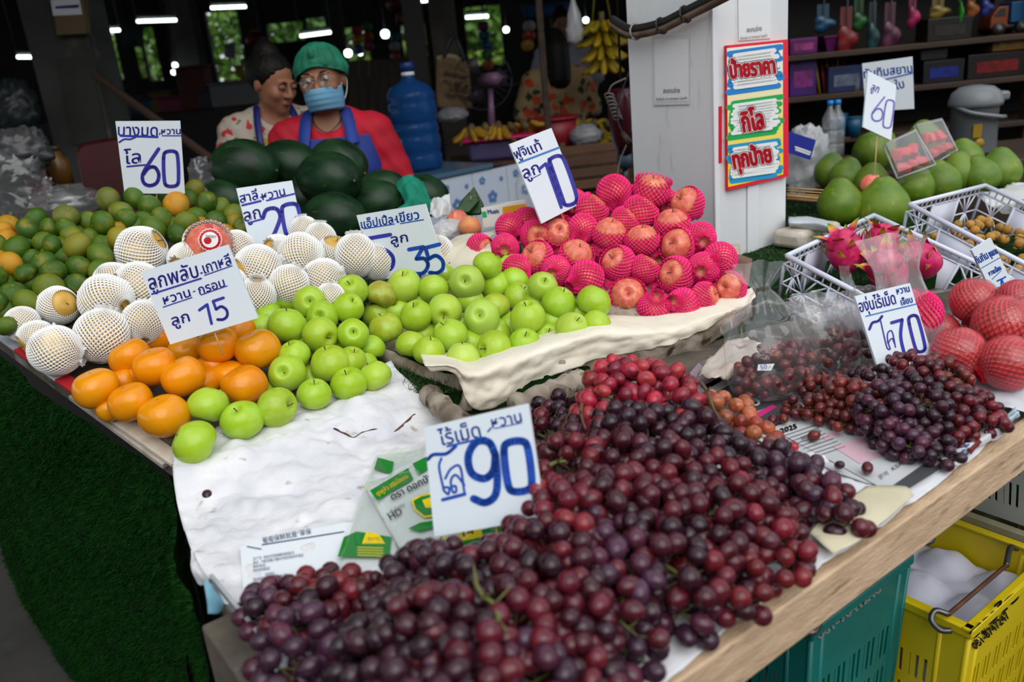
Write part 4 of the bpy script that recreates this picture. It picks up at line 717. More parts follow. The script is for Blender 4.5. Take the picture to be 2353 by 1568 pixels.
# ============================================================ grapes
def grape_material():
    m = mat('grape_skin', (.1,.01,.02), (.02,.006,.012), rough=.2, scale=1.1, objcol=True, lo=.45, hi=.85, spec=.5, c3=(.13,.08,.12), s3=1.6, f3=(.55,1.05), sss=.04)
    return m
M_GRAPE = grape_material(); M_RACH = mat('grape_stalk', (.16,.20,.04), (.12,.08,.03), rough=.7, scale=30)
GM = [mesh_from(MB().ell((0,0,0), (1,1,1.0), 12, 8), 'grape', M_GRAPE), mesh_from(MB().ell((0,0,0), (.93,.93,1.18), 12, 8), 'grape', M_GRAPE), mesh_from(MB().ell((0,0,0), (.97,.97,1.06), 12, 8), 'grape', M_GRAPE)]
PAL = {'red': [(.42,.018,.040),(.30,.014,.034),(.36,.03,.035),(.22,.012,.03)], 'red2': [(.15,.010,.018),(.10,.008,.016),(.18,.014,.018),(.06,.008,.014)], 'mid': [(.085,.007,.015),(.055,.007,.014),(.11,.009,.016),(.03,.006,.012)], 'dark': [(.032,.010,.018),(.05,.010,.02),(.024,.009,.015)], 'blue': [(.055,.018,.040),(.08,.016,.035),(.04,.015,.03)], 'orange': [(.42,.09,.035),(.36,.05,.03),(.45,.13,.05)], 'brown': [(.14,.018,.014),(.10,.013,.014),(.17,.025,.015)]}
def bunch(u, v, z, ang, L, Wd, pal, r, oval=1, dens=1.0, tz=.806):
    C0 = onz(u, v, z); a = math.radians(ang); d = (R_*math.cos(a)+U_*math.sin(a)); d = d - F_*(d.z/F_.z if abs(F_.z) > 1e-6 else 0)*0
    q = onz(u+math.cos(a)*20, v-math.sin(a)*20, z)-C0; ax = q.normalized(); side = Z.cross(ax).normalized(); up = ax.cross(side)
    n = 420; t = RNG.uniform(-1, 1, n); ph = RNG.uniform(0, 2*np.pi, n); pts = []
    wfun = lambda t_: math.sqrt(max(0, 1-t_*t_))*(1-.22*t_)
    droop = lambda t_: 0
    acc = []; md = 1.72*r/dens
    for k in range(n):
        w = wfun(t[k]); h = Wd/2*w
        p = C0+ax*(t[k]*L/2)+side*(math.cos(ph[k])*h)+up*(math.sin(ph[k])*h*.8)+V(*RNG.normal(0, r*.22, 3))
        if math.sin(ph[k]) < -.35 or p.z < tz+r*.75:
            if p.z < tz+r*.9 and p.z > tz-r*1.2 and math.sin(ph[k]) > -.9: p.z = tz+r*.9
            else: continue
        if all((p-o_).length > md for o_ in acc): acc.append(p)
    base = V(C0.x, C0.y, min(p.z for p in acc)-r if acc else tz)
    T = thing('grape_bunch', None, 'grapes', base)
    col = PAL[pal]
    for p in acc:
        g = link('grape', GM[random.choice((0,2,1) if oval else (0,0,2))], T, p-base, (random.uniform(0,3), random.uniform(0,3), random.uniform(0,6)), r*random.uniform(.86,1.1))
        c = random.choice(col); k = random.uniform(.6,1.35); g.color = (c[0]*k, c[1]*k, c[2]*k, 1)
    mb = MB().tube([C0-ax*L*.5-base, C0-base, C0+ax*L*.42-base], [.0028,.0024,.0012], 6)
    for p in acc[::2]: mb.tube([C0+ax*max(-.45, min(.4, (p-C0).dot(ax)/L))*L-base, p-base], .0009, 4, False)
    obj('stalk', mb, M_RACH, T); return T
MAIN = [(1290,965,.855,170,.15,.085,'dark'),(1260,1010,.865,150,.14,.085,'mid'),(1440,895,.925,70,.15,.12,'red'),(1520,925,.92,-35,.17,.11,'red'),(1400,960,.915,-120,.13,.10,'red'),(1675,960,.85,-35,.11,.075,'orange'),(1735,1010,.845,-30,.10,.06,'orange'),
 (1480,1010,.91,-10,.16,.10,'dark'),(1590,1010,.90,-20,.15,.09,'dark'),(1660,1060,.88,-30,.14,.085,'dark'),(1360,1030,.90,-150,.14,.09,'mid'),(1310,1100,.905,-120,.15,.10,'red2'),(1430,1090,.905,-40,.15,.10,'mid'),(1540,1110,.895,-25,.15,.10,'mid'),(1660,1130,.875,-30,.15,.095,'mid'),
 (1790,1085,.845,-20,.12,.075,'dark'),(1850,1125,.84,-35,.14,.08,'blue'),(1900,1175,.832,-30,.12,.07,'mid'),(1730,1190,.86,-45,.15,.09,'red2'),(1620,1210,.88,-40,.15,.095,'mid'),(1780,1270,.838,-60,.14,.075,'red2'),(1510,1210,.89,-45,.15,.10,'mid'),(1400,1190,.90,-60,.15,.10,'mid'),(1300,1210,.905,-80,.15,.10,'red2'),
 (1400,1290,.885,-45,.15,.095,'blue'),(1530,1300,.875,-35,.15,.095,'mid'),(1640,1310,.855,-40,.14,.085,'red2'),(1670,1360,.835,-50,.12,.065,'mid'),(1555,1400,.832,-40,.12,.075,'blue'),(1280,1310,.895,-60,.15,.10,'mid'),(1205,1300,.875,-100,.13,.09,'mid'),(1150,1365,.88,-90,.14,.10,'mid'),(1270,1400,.885,-50,.15,.10,'mid'),(1390,1400,.865,-40,.14,.085,'mid'),(1420,1480,.84,-35,.12,.07,'blue'),
 (1115,1325,.85,170,.10,.07,'mid'),(1010,1335,.862,140,.13,.10,'dark'),(960,1380,.87,-120,.13,.10,'dark'),(1060,1410,.88,-70,.13,.10,'dark'),(1180,1450,.885,-60,.13,.095,'mid'),(1300,1500,.86,-40,.13,.085,'mid'),(860,1400,.842,170,.12,.075,'mid'),(760,1385,.842,165,.13,.085,'red2'),(640,1402,.84,160,.10,.075,'blue'),(720,1430,.85,-60,.10,.08,'mid'),(690,1510,.855,-110,.12,.09,'blue'),(800,1545,.84,-40,.10,.075,'blue'),(930,1450,.87,-100,.11,.085,'dark'),(1000,1480,.90,-60,.12,.10,'mid'),(900,1545,.88,-60,.12,.095,'dark'),(1080,1545,.89,-50,.12,.095,'mid'),(1200,1560,.87,-40,.12,.09,'blue'),(1330,1570,.845,-40,.11,.075,'mid'),(1010,1600,.89,-40,.12,.1,'dark')]
bun = [bunch(*b[:5], b[5]*1.03, b[6], .0130) for b in MAIN]
for b in bun: b['group'] = 'large red grape bunches on the front table'
PN = {'red': 'bright red', 'red2': 'wine red', 'mid': 'dark purple', 'dark': 'blackish', 'blue': 'dusky bluish', 'orange': 'pale orange red', 'brown': 'brownish red'}
palof = {b.name: PN[m_[6]] for b, m_ in zip(bun, MAIN)}
row_labels(bun, lambda t: palof[t.name]+' grape bunch', 'the big grape heap', 9)
RIGHT = [(1905,900,.84,170,.10,.06,'brown'),(1880,945,.83,175,.10,.055,'brown'),(1960,920,.85,160,.13,.07,'brown'),(2020,885,.86,150,.12,.07,'dark'),(2095,860,.87,150,.13,.075,'red2'),(2165,875,.865,-40,.13,.075,'brown'),(2040,950,.86,-50,.13,.08,'blue'),(2110,925,.865,-40,.14,.08,'dark'),(2180,930,.85,-45,.14,.075,'mid'),(2240,945,.835,-40,.13,.065,'red2'),(2060,1010,.835,-30,.12,.07,'blue'),(2120,1000,.835,-45,.13,.075,'dark'),(2185,985,.83,-50,.12,.065,'red2'),(2125,1040,.825,-20,.10,.055,'blue'),(2275,975,.822,-30,.08,.045,'red2'),(1960,970,.826,-160,.09,.055,'brown')]
bun2 = [bunch(*b, .0098, 0, 1.0, .816) for b in RIGHT]; palof2 = {b.name: PN[m_[6]] for b, m_ in zip(bun2, RIGHT)}
for b in bun2: b['group'] = 'small round grape bunches under the 70 sign'
row_labels(bun2, lambda t: palof2[t.name]+' small grape bunch', 'the right grape heap', 4)
LOOSE = [(476,1138,.818,.010,'dark','single dark grape lying alone on the white paper below the green apple'),(1993,1076,.826,.0092,'mid','single grape nearest the table edge on the newspaper'),(1929,1069,.824,.007,'dark','tiny dark grape left of the single grape on the newspaper'),(1870,1002,.826,.0095,'brown','reddish round grape lying on the printed date of the newspaper'),(1853,910,.826,.0085,'dark','dark loose grape left of the small grape bunches'),(1805,945,.826,.009,'brown','loose brownish grape behind the magenta strip'),(1775,965,.826,.009,'mid','loose grape on the magenta strip of the dark page'),(1800,962,.826,.009,'brown','second loose grape beside the magenta strip'),(1820,1028,.822,.0095,'red','bright red loose grape right of the dark bunch'),(1845,880,.828,.009,'mid','loose grape below the clear bag of grapes')]
for u, v, z, r, p_, lab in LOOSE:
    g = link('loose_grape', GM[1], None, onz(u, v, z), (random.random()*3, 1, 0), r); c = PAL[p_][0]; g.color = (*c, 1); tag(g, lab, 'grape')
    link('stalk_scar', mesh_from(MB().lathe([(1e-6,1.12),(.16,1.16),(.1,1.22),(1e-6,1.22)], 6), 'stalk_scar', M_RACH), g)
# bare stalks that stand out of the heap
for pts, lab in (([(1610,880),(1625,900),(1640,940),(1655,965)], 'brown forked grape stalk sticking up between red and orange grapes'), ([(1092,1325),(1095,1345),(1110,1370),(1135,1390),(1148,1430),(1165,1450)], 'long green grape stalk lying on the dark front grapes'), ([(1262,1070),(1280,1062),(1300,1060)], 'curled green stalk on the grapes right of the 90 sign'), ([(1340,915),(1335,950),(1345,985)], 'brown stalk at the left of the bright red grapes')):
    z0 = .955 if pts[0][0] < 1650 else .94
    P_ = [onz(u, v, (.93 if pts[0][1] > 1200 else .945)) for u, v in pts]; s = wobj('grape_stalk', MB().tube(cr(P_, 5), [.0032-.0018*i/(5*(len(P_)-1)) for i in range(5*(len(P_)-1)+1)], 6), M_RACH if 'green' in lab else mat('brown_stalk', (.12,.07,.04), rough=.8), None); tag(s, lab, 'grape stalk')
    mb = MB()
    for i in range(1, len(P_)-1):
        mb.tube([P_[i], P_[i]+V(random.uniform(-.02,.02), random.uniform(-.02,.02), .012)], [.0016,.0008], 5)
    wobj('side_twig', mb, MATS['grape_stalk'], s)
# ============================================================ right side: white crates, dragon fruit, longans, pomelos, wrapped fruit
M_WPL = mat('white_plastic', srgb(216,220,236), rough=.4, sss=.05)
def bars(mb, segs, a, b):
    for p, q in segs:
        d = (q-p); L = d.length
        if L < 1e-5: continue
        d.normalize(); s = d.orthogonal().normalized(); mb.tube([p, q], a, 4)
def lattice_crate(label, O, ex, ey, h, n, m=M_WPL, group=None, cells=(3, 4), solid_ends=True):
    """open plastic crate; O rim corner, ex / ey rim edges, n upward normal"""
    t = thing('plastic_crate', label, 'crate', O+ex*.5+ey*.5-n*h, group=group)
    c = [O, O+ex, O+ex+ey, O+ey]; taper = .93; cen = O+ex*.5+ey*.5; lo = [cen+(p-cen)*taper-n*h for p in c]
    rim = MB()
    for i in range(4):
        rim.tube([c[i], c[(i+1) % 4]], .0065, 6); rim.tube([c[i]-n*.022, c[(i+1) % 4]-n*.022], .003, 4)
        p, q = c[i], c[(i+1) % 4]; k = int((q-p).length/.02)
        for j in range(1, k): rim.tube([p+(q-p)*j/k, p+(q-p)*j/k-n*.022], .0022, 4)
    wobj('rim', rim, m, t)
    for i in range(4):
        a, b, a2, b2 = c[i]-n*.02, c[(i+1) % 4]-n*.02, lo[i], lo[(i+1) % 4]; nb = cells[i % 2]; w = MB()
        P = lambda s, v: (a+(b-a)*s)*(1-v)+(a2+(b2-a2)*s)*v
        w.tube([P(0,1), P(1,1)], .004, 4)
        for j in range(nb):
            s0, s1 = j/nb, (j+1)/nb
            if j % 2 == (1 if nb > 2 else 5): w.add([P(s0,0), P(s1,0), P(s1,1), P(s0,1)], [(0,1,2,3)]); continue
            for k in range(4):
                u0, u1 = s0+(s1-s0)*k/4, s0+(s1-s0)*(k+1)/4
                w.tube([P(u0,0), P((s0+s1)/2,.5)], .0016, 4); w.tube([P((s0+s1)/2,.5), P(u1,1)], .0016, 4)
            w.tube([P(s0,.5), P(s1,.5)], .0016, 4); w.tube([P(s0,0), P(s0,1)], .0035, 4); w.tube([P(s1,0), P(s1,1)], .0035, 4)
        wobj('wall', w, m, t, sol=.002)
    bm = MB()
    for j in range(13): bm.tube([lo[0]+(lo[1]-lo[0])*j/12, lo[3]+(lo[2]-lo[3])*j/12], .002, 4); 
    for j in range(9): bm.tube([lo[0]+(lo[3]-lo[0])*j/8, lo[1]+(lo[2]-lo[1])*j/8], .002, 4)
    wobj('base', bm, m, t); return t, lo
def tilted(u, v, z, m): n = (Z-E2*m).normalized(); return Plane(onz(u, v, z), n)
K1 = tilted(1808, 588, .955, .38); a_ = K1.hit(1808,588); b_ = K1.hit(2008,495); ex = (b_-a_); ey = ex.cross(K1.n).normalized(); ey = ey if ey.y < 0 else -ey
lattice_crate('white plastic crate of dragon fruit in front of the pomelos', a_, ex, ey*.36, .125, K1.n, cells=(4,3))
K2 = tilted(2091, 470, .985, .38); a2_ = K2.hit(2091,470); b2_ = K2.hit(2245,431); ex2 = (b2_-a2_).normalized()*.36; ey2 = ex2.cross(K2.n).normalized(); ey2 = ey2 if ey2.y < 0 else -ey2
lattice_crate('white plastic crate of longans at the right edge', a2_, ex2, ey2*.50, .12, K2.n, cells=(3,5))
# ---- dragon fruit
M_DRA = mat('dragon_skin', srgb(206,22,96), srgb(180,16,80), rough=.4, scale=2.5, c3=srgb(220,70,110), s3=3, f3=(.5,.8))
def scale_mat():
    m = bpy.data.materials.new('dragon_scale'); m.use_nodes = True; t = m.node_tree; b = t.nodes['Principled BSDF']; b.inputs['Roughness'].default_value = .45
    tc = t.nodes.new('ShaderNodeTexCoord'); s = t.nodes.new('ShaderNodeSeparateXYZ'); r = t.nodes.new('ShaderNodeValToRGB'); t.links.new(tc.outputs['Object'], s.inputs[0]); t.links.new(s.outputs[2], r.inputs[0])
    e = r.color_ramp.elements; e[0].color = (*srgb(204,24,92),1); e[0].position = .12; e[1].color = (*srgb(110,140,30),1); e[1].position = .58; x = e.new(.34); x.color = (*srgb(214,150,40),1); t.links.new(r.outputs[0], b.inputs['Base Color']); return m
M_DSC = scale_mat()
def scale_geo(L=.68, W_=.26):
    P = []
    for i in range(8):
        t = i/7; w = W_*(1-t)**.7*(1 if t > .1 else .9); P.append([V(s*w, .10*t*t*2.2-.04*abs(s), L*t) for s in (-1,-.5,0,.5,1)])
    mb = MB().grid(P); return mb
DSC = mesh_from(scale_geo(), 'scale', M_DSC); DBODY = mesh_from(MB().ell((0,0,0), (.86,.86,1.06), 26, 18, fn=lambda d: 1+.03*math.sin(3*math.atan2(d.y,d.x)+d.z*3)), 'dragon_body', M_DRA)
DRP = Plane(K1.p-K1.n*.028, K1.n)
for u, v, d, ax, lab in ((1943,577,104,(-.35,.8,.3),'plump dragon fruit at the left of the white crate'),(2022,560,92,(.2,.9,.2),'dragon fruit at the back corner of the white crate'),(2040,622,108,(-.5,.7,.4),'dragon fruit lying at the front of the white crate behind the clear bag'),(2118,598,98,(-.7,.4,.3),'dragon fruit at the right of the white crate')):
    P = DRP.hit(u, v, .02); r = d/2*(P-CAM).dot(F_)/FPX*.95; rot = orient(ax, 1.0+u); o = link('dragon_fruit', DBODY, None, P, rot, r); tag(o, lab, 'dragon fruit', 'dragon fruit in the white crate')
    for lv, (zz, cnt, sc) in enumerate(((-.62,4,.75),(-.15,5,.9),(.32,5,1.0),(.75,5,1.1))):
        for k in range(cnt):
            a = 2*math.pi*(k+lv*.5)/cnt; rr = .86*math.sqrt(max(0, 1-(zz/1.06)**2)); sm = Matrix.Rotation(a-math.pi/2, 4, 'Z') @ Matrix.Rotation(-math.atan2(zz*.7, rr)*.9-.12, 4, 'X')
            link('scale', DSC, o, (rr*.99*math.cos(a), rr*.99*math.sin(a), zz), sm, sc)
# ---- longans
M_LON = mat('longan_skin', srgb(186,140,62), srgb(160,116,46), rough=.65, scale=2, rnd=.18, bump=.3, bscale=30); LM = mesh_from(MB().ell((0,0,0), (1,1,.97), 12, 9), 'longan', M_LON); LST = mesh_from(MB().tube([V(0,0,.9), V(.05,0,1.3)], .07, 5), 'stem', M_STEM)
lons = []; LNP = Plane(K2.p-K2.n*.075, K2.n)
for k in range(520):
    s = random.uniform(.12,.95); t = random.uniform(.10,.97); c0 = LNP.p + ex2*s + ey2*.50*t + K2.n*(random.uniform(0,.035)*(1-abs(s-.5))+.03*(k > 55))
    c0 = a2_ - K2.n*.10 + ex2*s + ey2*.5*t + K2.n*(.010+(.02+.05*max(0, 1-1.9*math.hypot(s-.6,t-.5)))*random.random())
    if len(lons) >= 120 or any((c0-o.location).length < .0225 for o in lons): continue
    o = link('longan', LM, None, c0, (random.random()*3, random.random()*3, 0), random.uniform(.0118,.0138)); o['category'] = 'longan'; o['group'] = 'longans in the white crate'; link('stem', LST, o); lons.append(o)
for u, v in ((2338,620),(2345,645),(2325,640),(2350,595)): 
    o = link('longan', LM, None, K2.hit(u, v, -.05), None, .0135); o['category'] = 'longan'; o['group'] = 'longans in the white crate'; lons.append(o)
row_labels(lons, 'brown longan', 'the longan crate', 9)
tw = wobj('longan_twig', MB().tube(cr([K2.hit(*p, -.03) for p in ((2312,545),(2330,540),(2353,546),(2380,552))], 4), .002, 5), M_STEM, None); tag(tw, 'thin brown longan twig lying across the longans', 'twig')
# ---- pomelos
M_POM = mat('pomelo_skin', srgb(78,112,22), srgb(104,128,32), rough=.4, scale=1.6, bump=.2, bscale=40, rnd=.12, c3=srgb(150,150,50), s3=2.4, f3=(.62,.8))
pom_prof = [(1e-6,-.98),(.30,-.97),(.62,-.86),(.86,-.62),(.97,-.30),(.98,-.05),(.90,.25),(.74,.50),(.55,.74),(.38,.92),(.22,1.02),(.10,1.02),(1e-6,.99)]
def smooth_prof(p, n=3): q = cr([(a, b) for a, b in p], n); return [(max(v.x, 1e-6), v.y) for v in q]
PMM = [mesh_from(MB().lathe(smooth_prof(pom_prof), 28, wob=lambda a, z, s=s: 1+.02*math.sin(3*a+s)+.015*math.sin(2*a+z)), 'pomelo_body', M_POM) for s in (0, 2, 4)]
PST = mesh_from(MB().lathe([(.10,1.0),(.12,1.04),(.05,1.06),(1e-6,1.05)], 8), 'stem_scar', M_STEM)
PMP = plane3(at(1930,465,2.60), at(2298,388,2.75), at(2012,350,2.95)); poms = []
for u, v, w, ax in ((1910,392,78,(.1,1,0)),(1945,405,84,(.25,.95,.1)),(2003,420,88,(0,.95,.2)),(2012,345,98,(.5,.7,.2)),(1930,465,106,(-.05,1,.1)),(2028,470,124,(-.1,.95,.25)),(2099,425,94,(-.15,1,.1)),(2160,416,92,(-.25,.95,.1)),(2206,395,92,(-.3,.95,.2)),(2250,402,88,(-.4,.9,.1)),(2298,388,94,(-.1,.95,.2)),(2122,322,88,(0,1,0)),(2216,362,84,(-.2,1,0))):
    o = put(PMP, u, v, w, PMM, 'pomelo', orient(ax), None, [('stem_scar', PST)]); o['category'] = 'pomelo'; o['group'] = 'green pomelos beyond the pillar'; poms.append(o)
row_labels(poms, 'large green pomelo', 'the pomelo pile', 3)
o = put(PMP, 2003, 424, 56, FJM, 'red_apple', orient((0,.9,.3)), lift=.05); tag(o, 'small reddish apple holding the skewer between two pomelos', 'apple'); link('stem', ST_AP, o)
# styrofoam, cloth and chopsticks around the pomelos
for u, v, sx, lab in ((1830,545,.10,'stained white foam block at the foot of the pillar'),(1880,530,.09,'second white foam block beside the pomelos')):
    c0 = onz(u, v, .875); r_ = Matrix.Rotation(TH, 3, 'Z'); o = wobj('foam_block', MB().box(c0, (sx,.10,.05), r_), mat('dirty_foam', srgb(206,200,188), srgb(176,164,146), rough=.8, scale=18, c3=srgb(140,80,30), s3=14, f3=(.66,.72)), None, bev=.014); tag(o, lab, 'foam block')
rows = [zr([(1812,500),(1860,500),(1960,530)], .91), zr([(1812,512),(1880,515),(1965,545)], .92), zr([(1815,525),(1890,535),(1950,550)], .895)]
sheet('plastic_sheet', rows, mat('milky_plastic', srgb(196,204,210), rough=.35), 'milky plastic sheet edge in front of the left pomelos', 'plastic sheet', .006, 20, 8, 6, 41)
rows = [zr([(2240,455),(2300,440),(2353,425),(2420,410)], .90), zr([(2270,475),(2320,465),(2380,450),(2440,440)], .91), zr([(2300,500),(2340,490),(2400,470),(2460,460)], .87)]
sheet('cloth', rows, mat('pale_cloth', srgb(206,208,206), srgb(186,190,188), rough=.8, scale=8), 'white cloth gathered at the right of the pomelos', 'cloth', .02, 14, 8, 8, 43)
for k in range(5):
    a, b = at(1808,432+k*6,2.75+.03*k), at(1892+k*3,437+k*7,2.72+.03*k); o = wobj('bamboo_stick', MB().tube([a, b], .0022 if k < 3 else .006, 6), M_BAMB, None); tag(o, ['topmost thin bamboo skewer beside the pillar', 'second thin bamboo skewer beside the pillar', 'third thin bamboo skewer beside the pillar', 'upper thick wooden stick left of the pomelos', 'lower thick wooden stick left of the pomelos'][k], 'stick')
M_CLR = clear_plastic('clear_plastic_film', .05, .10); M_CLRB = clear_plastic('clear_stiff_plastic', .06, .05, wr=12)
def film_blob(c, r, label, cat, amp=.12, fr=3.0, name='plastic_bag', seed=0, m=None, rot=None, parent=None, n=40, mm=28):
    def fn(d): q = d*fr+V(seed,seed*.7,0); return 1+amp*(abs(noise.noise(q))*1.3+noise.noise(q*2.7)*.5)
    mb = MB().ell(c, r, n, mm, rot, fn); o = wobj(name, mb, m or M_CLR, parent)
    if label: tag(o, label, cat)
    return o
o = film_blob(at(1850,365,2.9), (.075,.07,.105), 'clear bag of plastic bottles with a blue label behind the pillar', 'plastic bag', .25, 3, seed=2, m=clear_plastic('bag_grey', .35, .15))
lp = Plane(at(1835,330,2.78), (CAM-at(1835,330,2.78))); bl = wobj('label', MB().prism([lp.hit(*p) for p in ((1807,300),(1875,322),(1862,368),(1806,350))], -lp.n*.001), mat('label_blue', srgb(24,44,150), rough=.4), o, smooth=False); strokes_on(lambda u, v, off=0: lp.hit(u, v, off), [[(1828,338),(1862,350)], [(1829,344),(1860,355)]], 4, 'print', M_WH, o)
# fruit boxes
M_WMR = mat('watermelon_flesh', srgb(226,60,56), srgb(206,40,44), rough=.35, scale=8, c3=srgb(240,120,100), s3=12, f3=(.6,.8))
for q, d, lab, sd_ in ((((2030,335),(2105,300),(2150,378),(2062,410)), 2.62, 'clear box of red watermelon pieces leaning on the pomelos', 1), (((2100,290),(2165,275),(2200,345),(2140,380)), 2.78, 'second clear box of watermelon pieces behind the first', 2)):
    c = V(sum(p[0] for p in q)/4, sum(p[1] for p in q)/4, 0); P0 = at(c.x, c.y, d); n = (CAM-P0).normalized()*.75+Z*.6-E2*0; n.normalize(); pl = Plane(P0, n)
    t = thing('fruit_box', lab, 'food box', P0-Z*.07); Q = [pl.hit(*p) for p in q]; ctr = sum(Q, V(0,0,0))/4
    Q2 = [ctr+(p-ctr)*.86-n*.05 for p in Q]; Q3 = [ctr+(p-ctr)*.9+n*.02 for p in Q]
    tr = MB().grid([Q2, Q, ], True); tr.add(Q2, [(3,2,1,0)]); wobj('tray', tr, M_CLRB, t, sol=.001, smooth=False); ld = MB().grid([Q, Q3], True); ld.add(Q3, [(0,1,2,3)]); wobj('lid', ld, M_CLRB, t, sol=.001, smooth=False)
    rimm = MB(); [rimm.tube([Q[i], Q[(i+1) % 4]], .0025, 5) for i in range(4)]; wobj('rim', rimm, mat('clear_rim', srgb(210,214,220), rough=.2, alpha=.6), t)
    for k, (s, tt) in enumerate(((.28,.3),(.5,.32),(.72,.35),(.3,.7),(.55,.68),(.76,.7))):
        p = (Q[0]*(1-s)+Q[1]*s)*(1-tt)+(Q[3]*(1-s)+Q[2]*s)*tt-n*.02; o = link('watermelon_piece', mesh_from(MB().box((0,0,0), (.026,.030,.040), Matrix.Rotation(k*.5,3,'X')), 'watermelon_piece', M_WMR), None, p, (k, .4*k, sd_)); bv = o.modifiers.new('bevel', 'BEVEL'); bv.width = .006; bv.segments = 2
        tag(o, f'red watermelon chunk, {["leftmost","middle","rightmost"][k%3]} in the {"upper" if k<3 else "lower"} row of the {"front" if sd_==1 else "rear"} clear box', 'watermelon', 'watermelon chunks in clear boxes')
# ---- wrapped pomegranates
M_NETR = mat('red_foam_net', (.62,.004,.022), (.48,.004,.018), rough=.5, scale=3); NR = net_mesh('foam_net', arc_prof(6,160,20,1.06,.98,.2,.3), 26, M_NETR, .06, .44, seed=3); PGM = [fruit_mesh('pear', 'pomegranate_body', mat('pomegranate_skin', srgb(206,120,60), srgb(200,60,50), rough=.4, scale=2), seed=1)]
for u, v, d, z, ax, lab in ((2203,812,124,.873,(-.2,.8,-.4),'cling wrapped red netted fruit beside the 70 sign'),(2306,745,138,.905,(.2,.8,.3),'large wrapped red netted fruit on top of the pile at the right edge'),(2318,835,132,.868,(.6,.3,.2),'wrapped red netted fruit at the bottom right of the pile'),(2238,692,108,.93,(.1,.9,.1),'dark red wrapped fruit left of the narrow 35 sign'),(2338,690,96,.94,(.3,.6,.2),'wrapped red fruit behind the narrow 35 sign at the right edge'),(2165,760,80,.875,(-.3,.6,.1),'small part of a wrapped red fruit behind the 70 sign'),(2255,775,96,.85,(0,.5,.2),'wrapped red fruit deep between the two front ones')):
    P = onz(u, v, z); r = d/2*(P-CAM).dot(F_)/FPX*.92; o = link('wrapped_fruit', PGM[0], None, P, orient(ax), r); tag(o, lab, 'wrapped fruit', 'cling wrapped red fruit'); link('foam_net', NR, o)
    f = MB().ell((0,0,0), (1.10,1.10,1.08), 36, 24, None, lambda dd: 1+.05*abs(noise.noise(dd*4+V(u,v,0)))+.02*noise.noise(dd*11)); link('film', mesh_from(f, 'film', clear_plastic('cling_film', .02, .14, (1,.95,.95), 9)), o)
rows = [zr([(2060,800),(2200,830),(2300,870),(2420,880)], .84), zr([(2100,850),(2230,890),(2330,915),(2450,920)], .818), zr([(2180,905),(2270,935),(2353,950),(2480,960)], .815)]
sheet('cloth', rows, mat('white_liner', srgb(208,210,216), srgb(190,192,200), rough=.7, scale=8), 'crumpled white plastic cloth below the wrapped red fruit', 'cloth', .014, 16, 8, 8, 47)
# ---- clear bags with grapes
def grape_bag(lab, glab, u, v, rx, ry, hh, n, seed, neck=(0,0), r=.0105, show=True):
    b = onz(u, v, .8165); t = thing('plastic_bag', lab, 'plastic bag', b); rows = []
    prof = [(0,.5),(.006,.86),(.03,1.0),(.07,1.0),(.10,.95),(.14,.82),(hh*.72,.52),(hh*.86,.28),(hh*.92,.17),(hh,.34),(hh*1.1,.62)]
    q = cr([(z, k) for z, k in prof], 4)
    for pz in q:
        z, k = pz.x, pz.y; row = []
        for i in range(56):
            a = 2*math.pi*i/56; w = k*(1+.10*math.sin(a*7+seed+z*9)*min(1, z/.1)*(1.6 if z > .12 else .6)+.05*noise.noise(V(math.cos(a)*2,math.sin(a)*2,z*12+seed))); tt = max(0, z)/hh
            row.append(b+E1*(rx*w*math.cos(a)+neck[0]*tt*tt)+E2*(ry*w*math.sin(a)+neck[1]*tt*tt)+Z*(z+.001))
        rows.append(row)
    wobj('film', MB().grid(rows, True), M_CLR, t)
    G = thing('grape_bunch', glab, 'grapes', b); acc = []
    for _ in range(900):
        a = random.uniform(0,6.28); k = math.sqrt(random.random()); z = random.uniform(.012,.055+.015*math.cos(a)); p = V(*(E1*(rx*.84*k*math.cos(a))+E2*(ry*.84*k*math.sin(a)))) + Z*z
        if k < .6 and z < .05: continue
        if all((p-o_).length > r*1.7 for o_ in acc): acc.append(p)
        if len(acc) >= n: break
    for p in acc:
        g = link('grape', GM[random.choice((0,1,2))], G, p, (random.random()*3, random.random()*3, 0), r*random.uniform(.9,1.12)); c = random.choice(PAL['brown']+PAL['mid']); g.color = (c[0]*1.2, c[1]*1.3, c[2]*1.2, 1)
    return t
bg = grape_bag('tall clear plastic bag of loose grapes behind the small grape bunches', 'loose dark grapes inside the tall clear bag', 1778, 893, .098, .072, .20, 95, 1, (.01,.04))
tg = Plane(onz(1762,900,.8165)-E2*.075+Z*.06, (CAM-onz(1762,900,.87))); tgo = wobj('price_tag', MB().prism([tg.hit(*p) for p in ((1742,838),(1780,836),(1772,852),(1740,852))], tg.n*.0005), M_CARD, None, smooth=False); tag(tgo, 'little white handwritten price slip in the clear grape bag', 'price tag'); text_on(lambda u, v, off=0: tg.hit(u, v, off), '50.-', (1748,850), (1772,846), 11, 'lettering', M_INKB, tgo)
grape_bag('second clear bag of grapes partly hidden behind the tall bag', 'dark grapes inside the second clear bag', 1905, 855, .062, .055, .13, 45, 2, (.0,.03)); grape_bag('small clear bag of dark grapes touching the left edge of the 70 sign', 'few dark grapes inside the small clear bag', 1990, 822, .035, .035, .09, 14, 3)
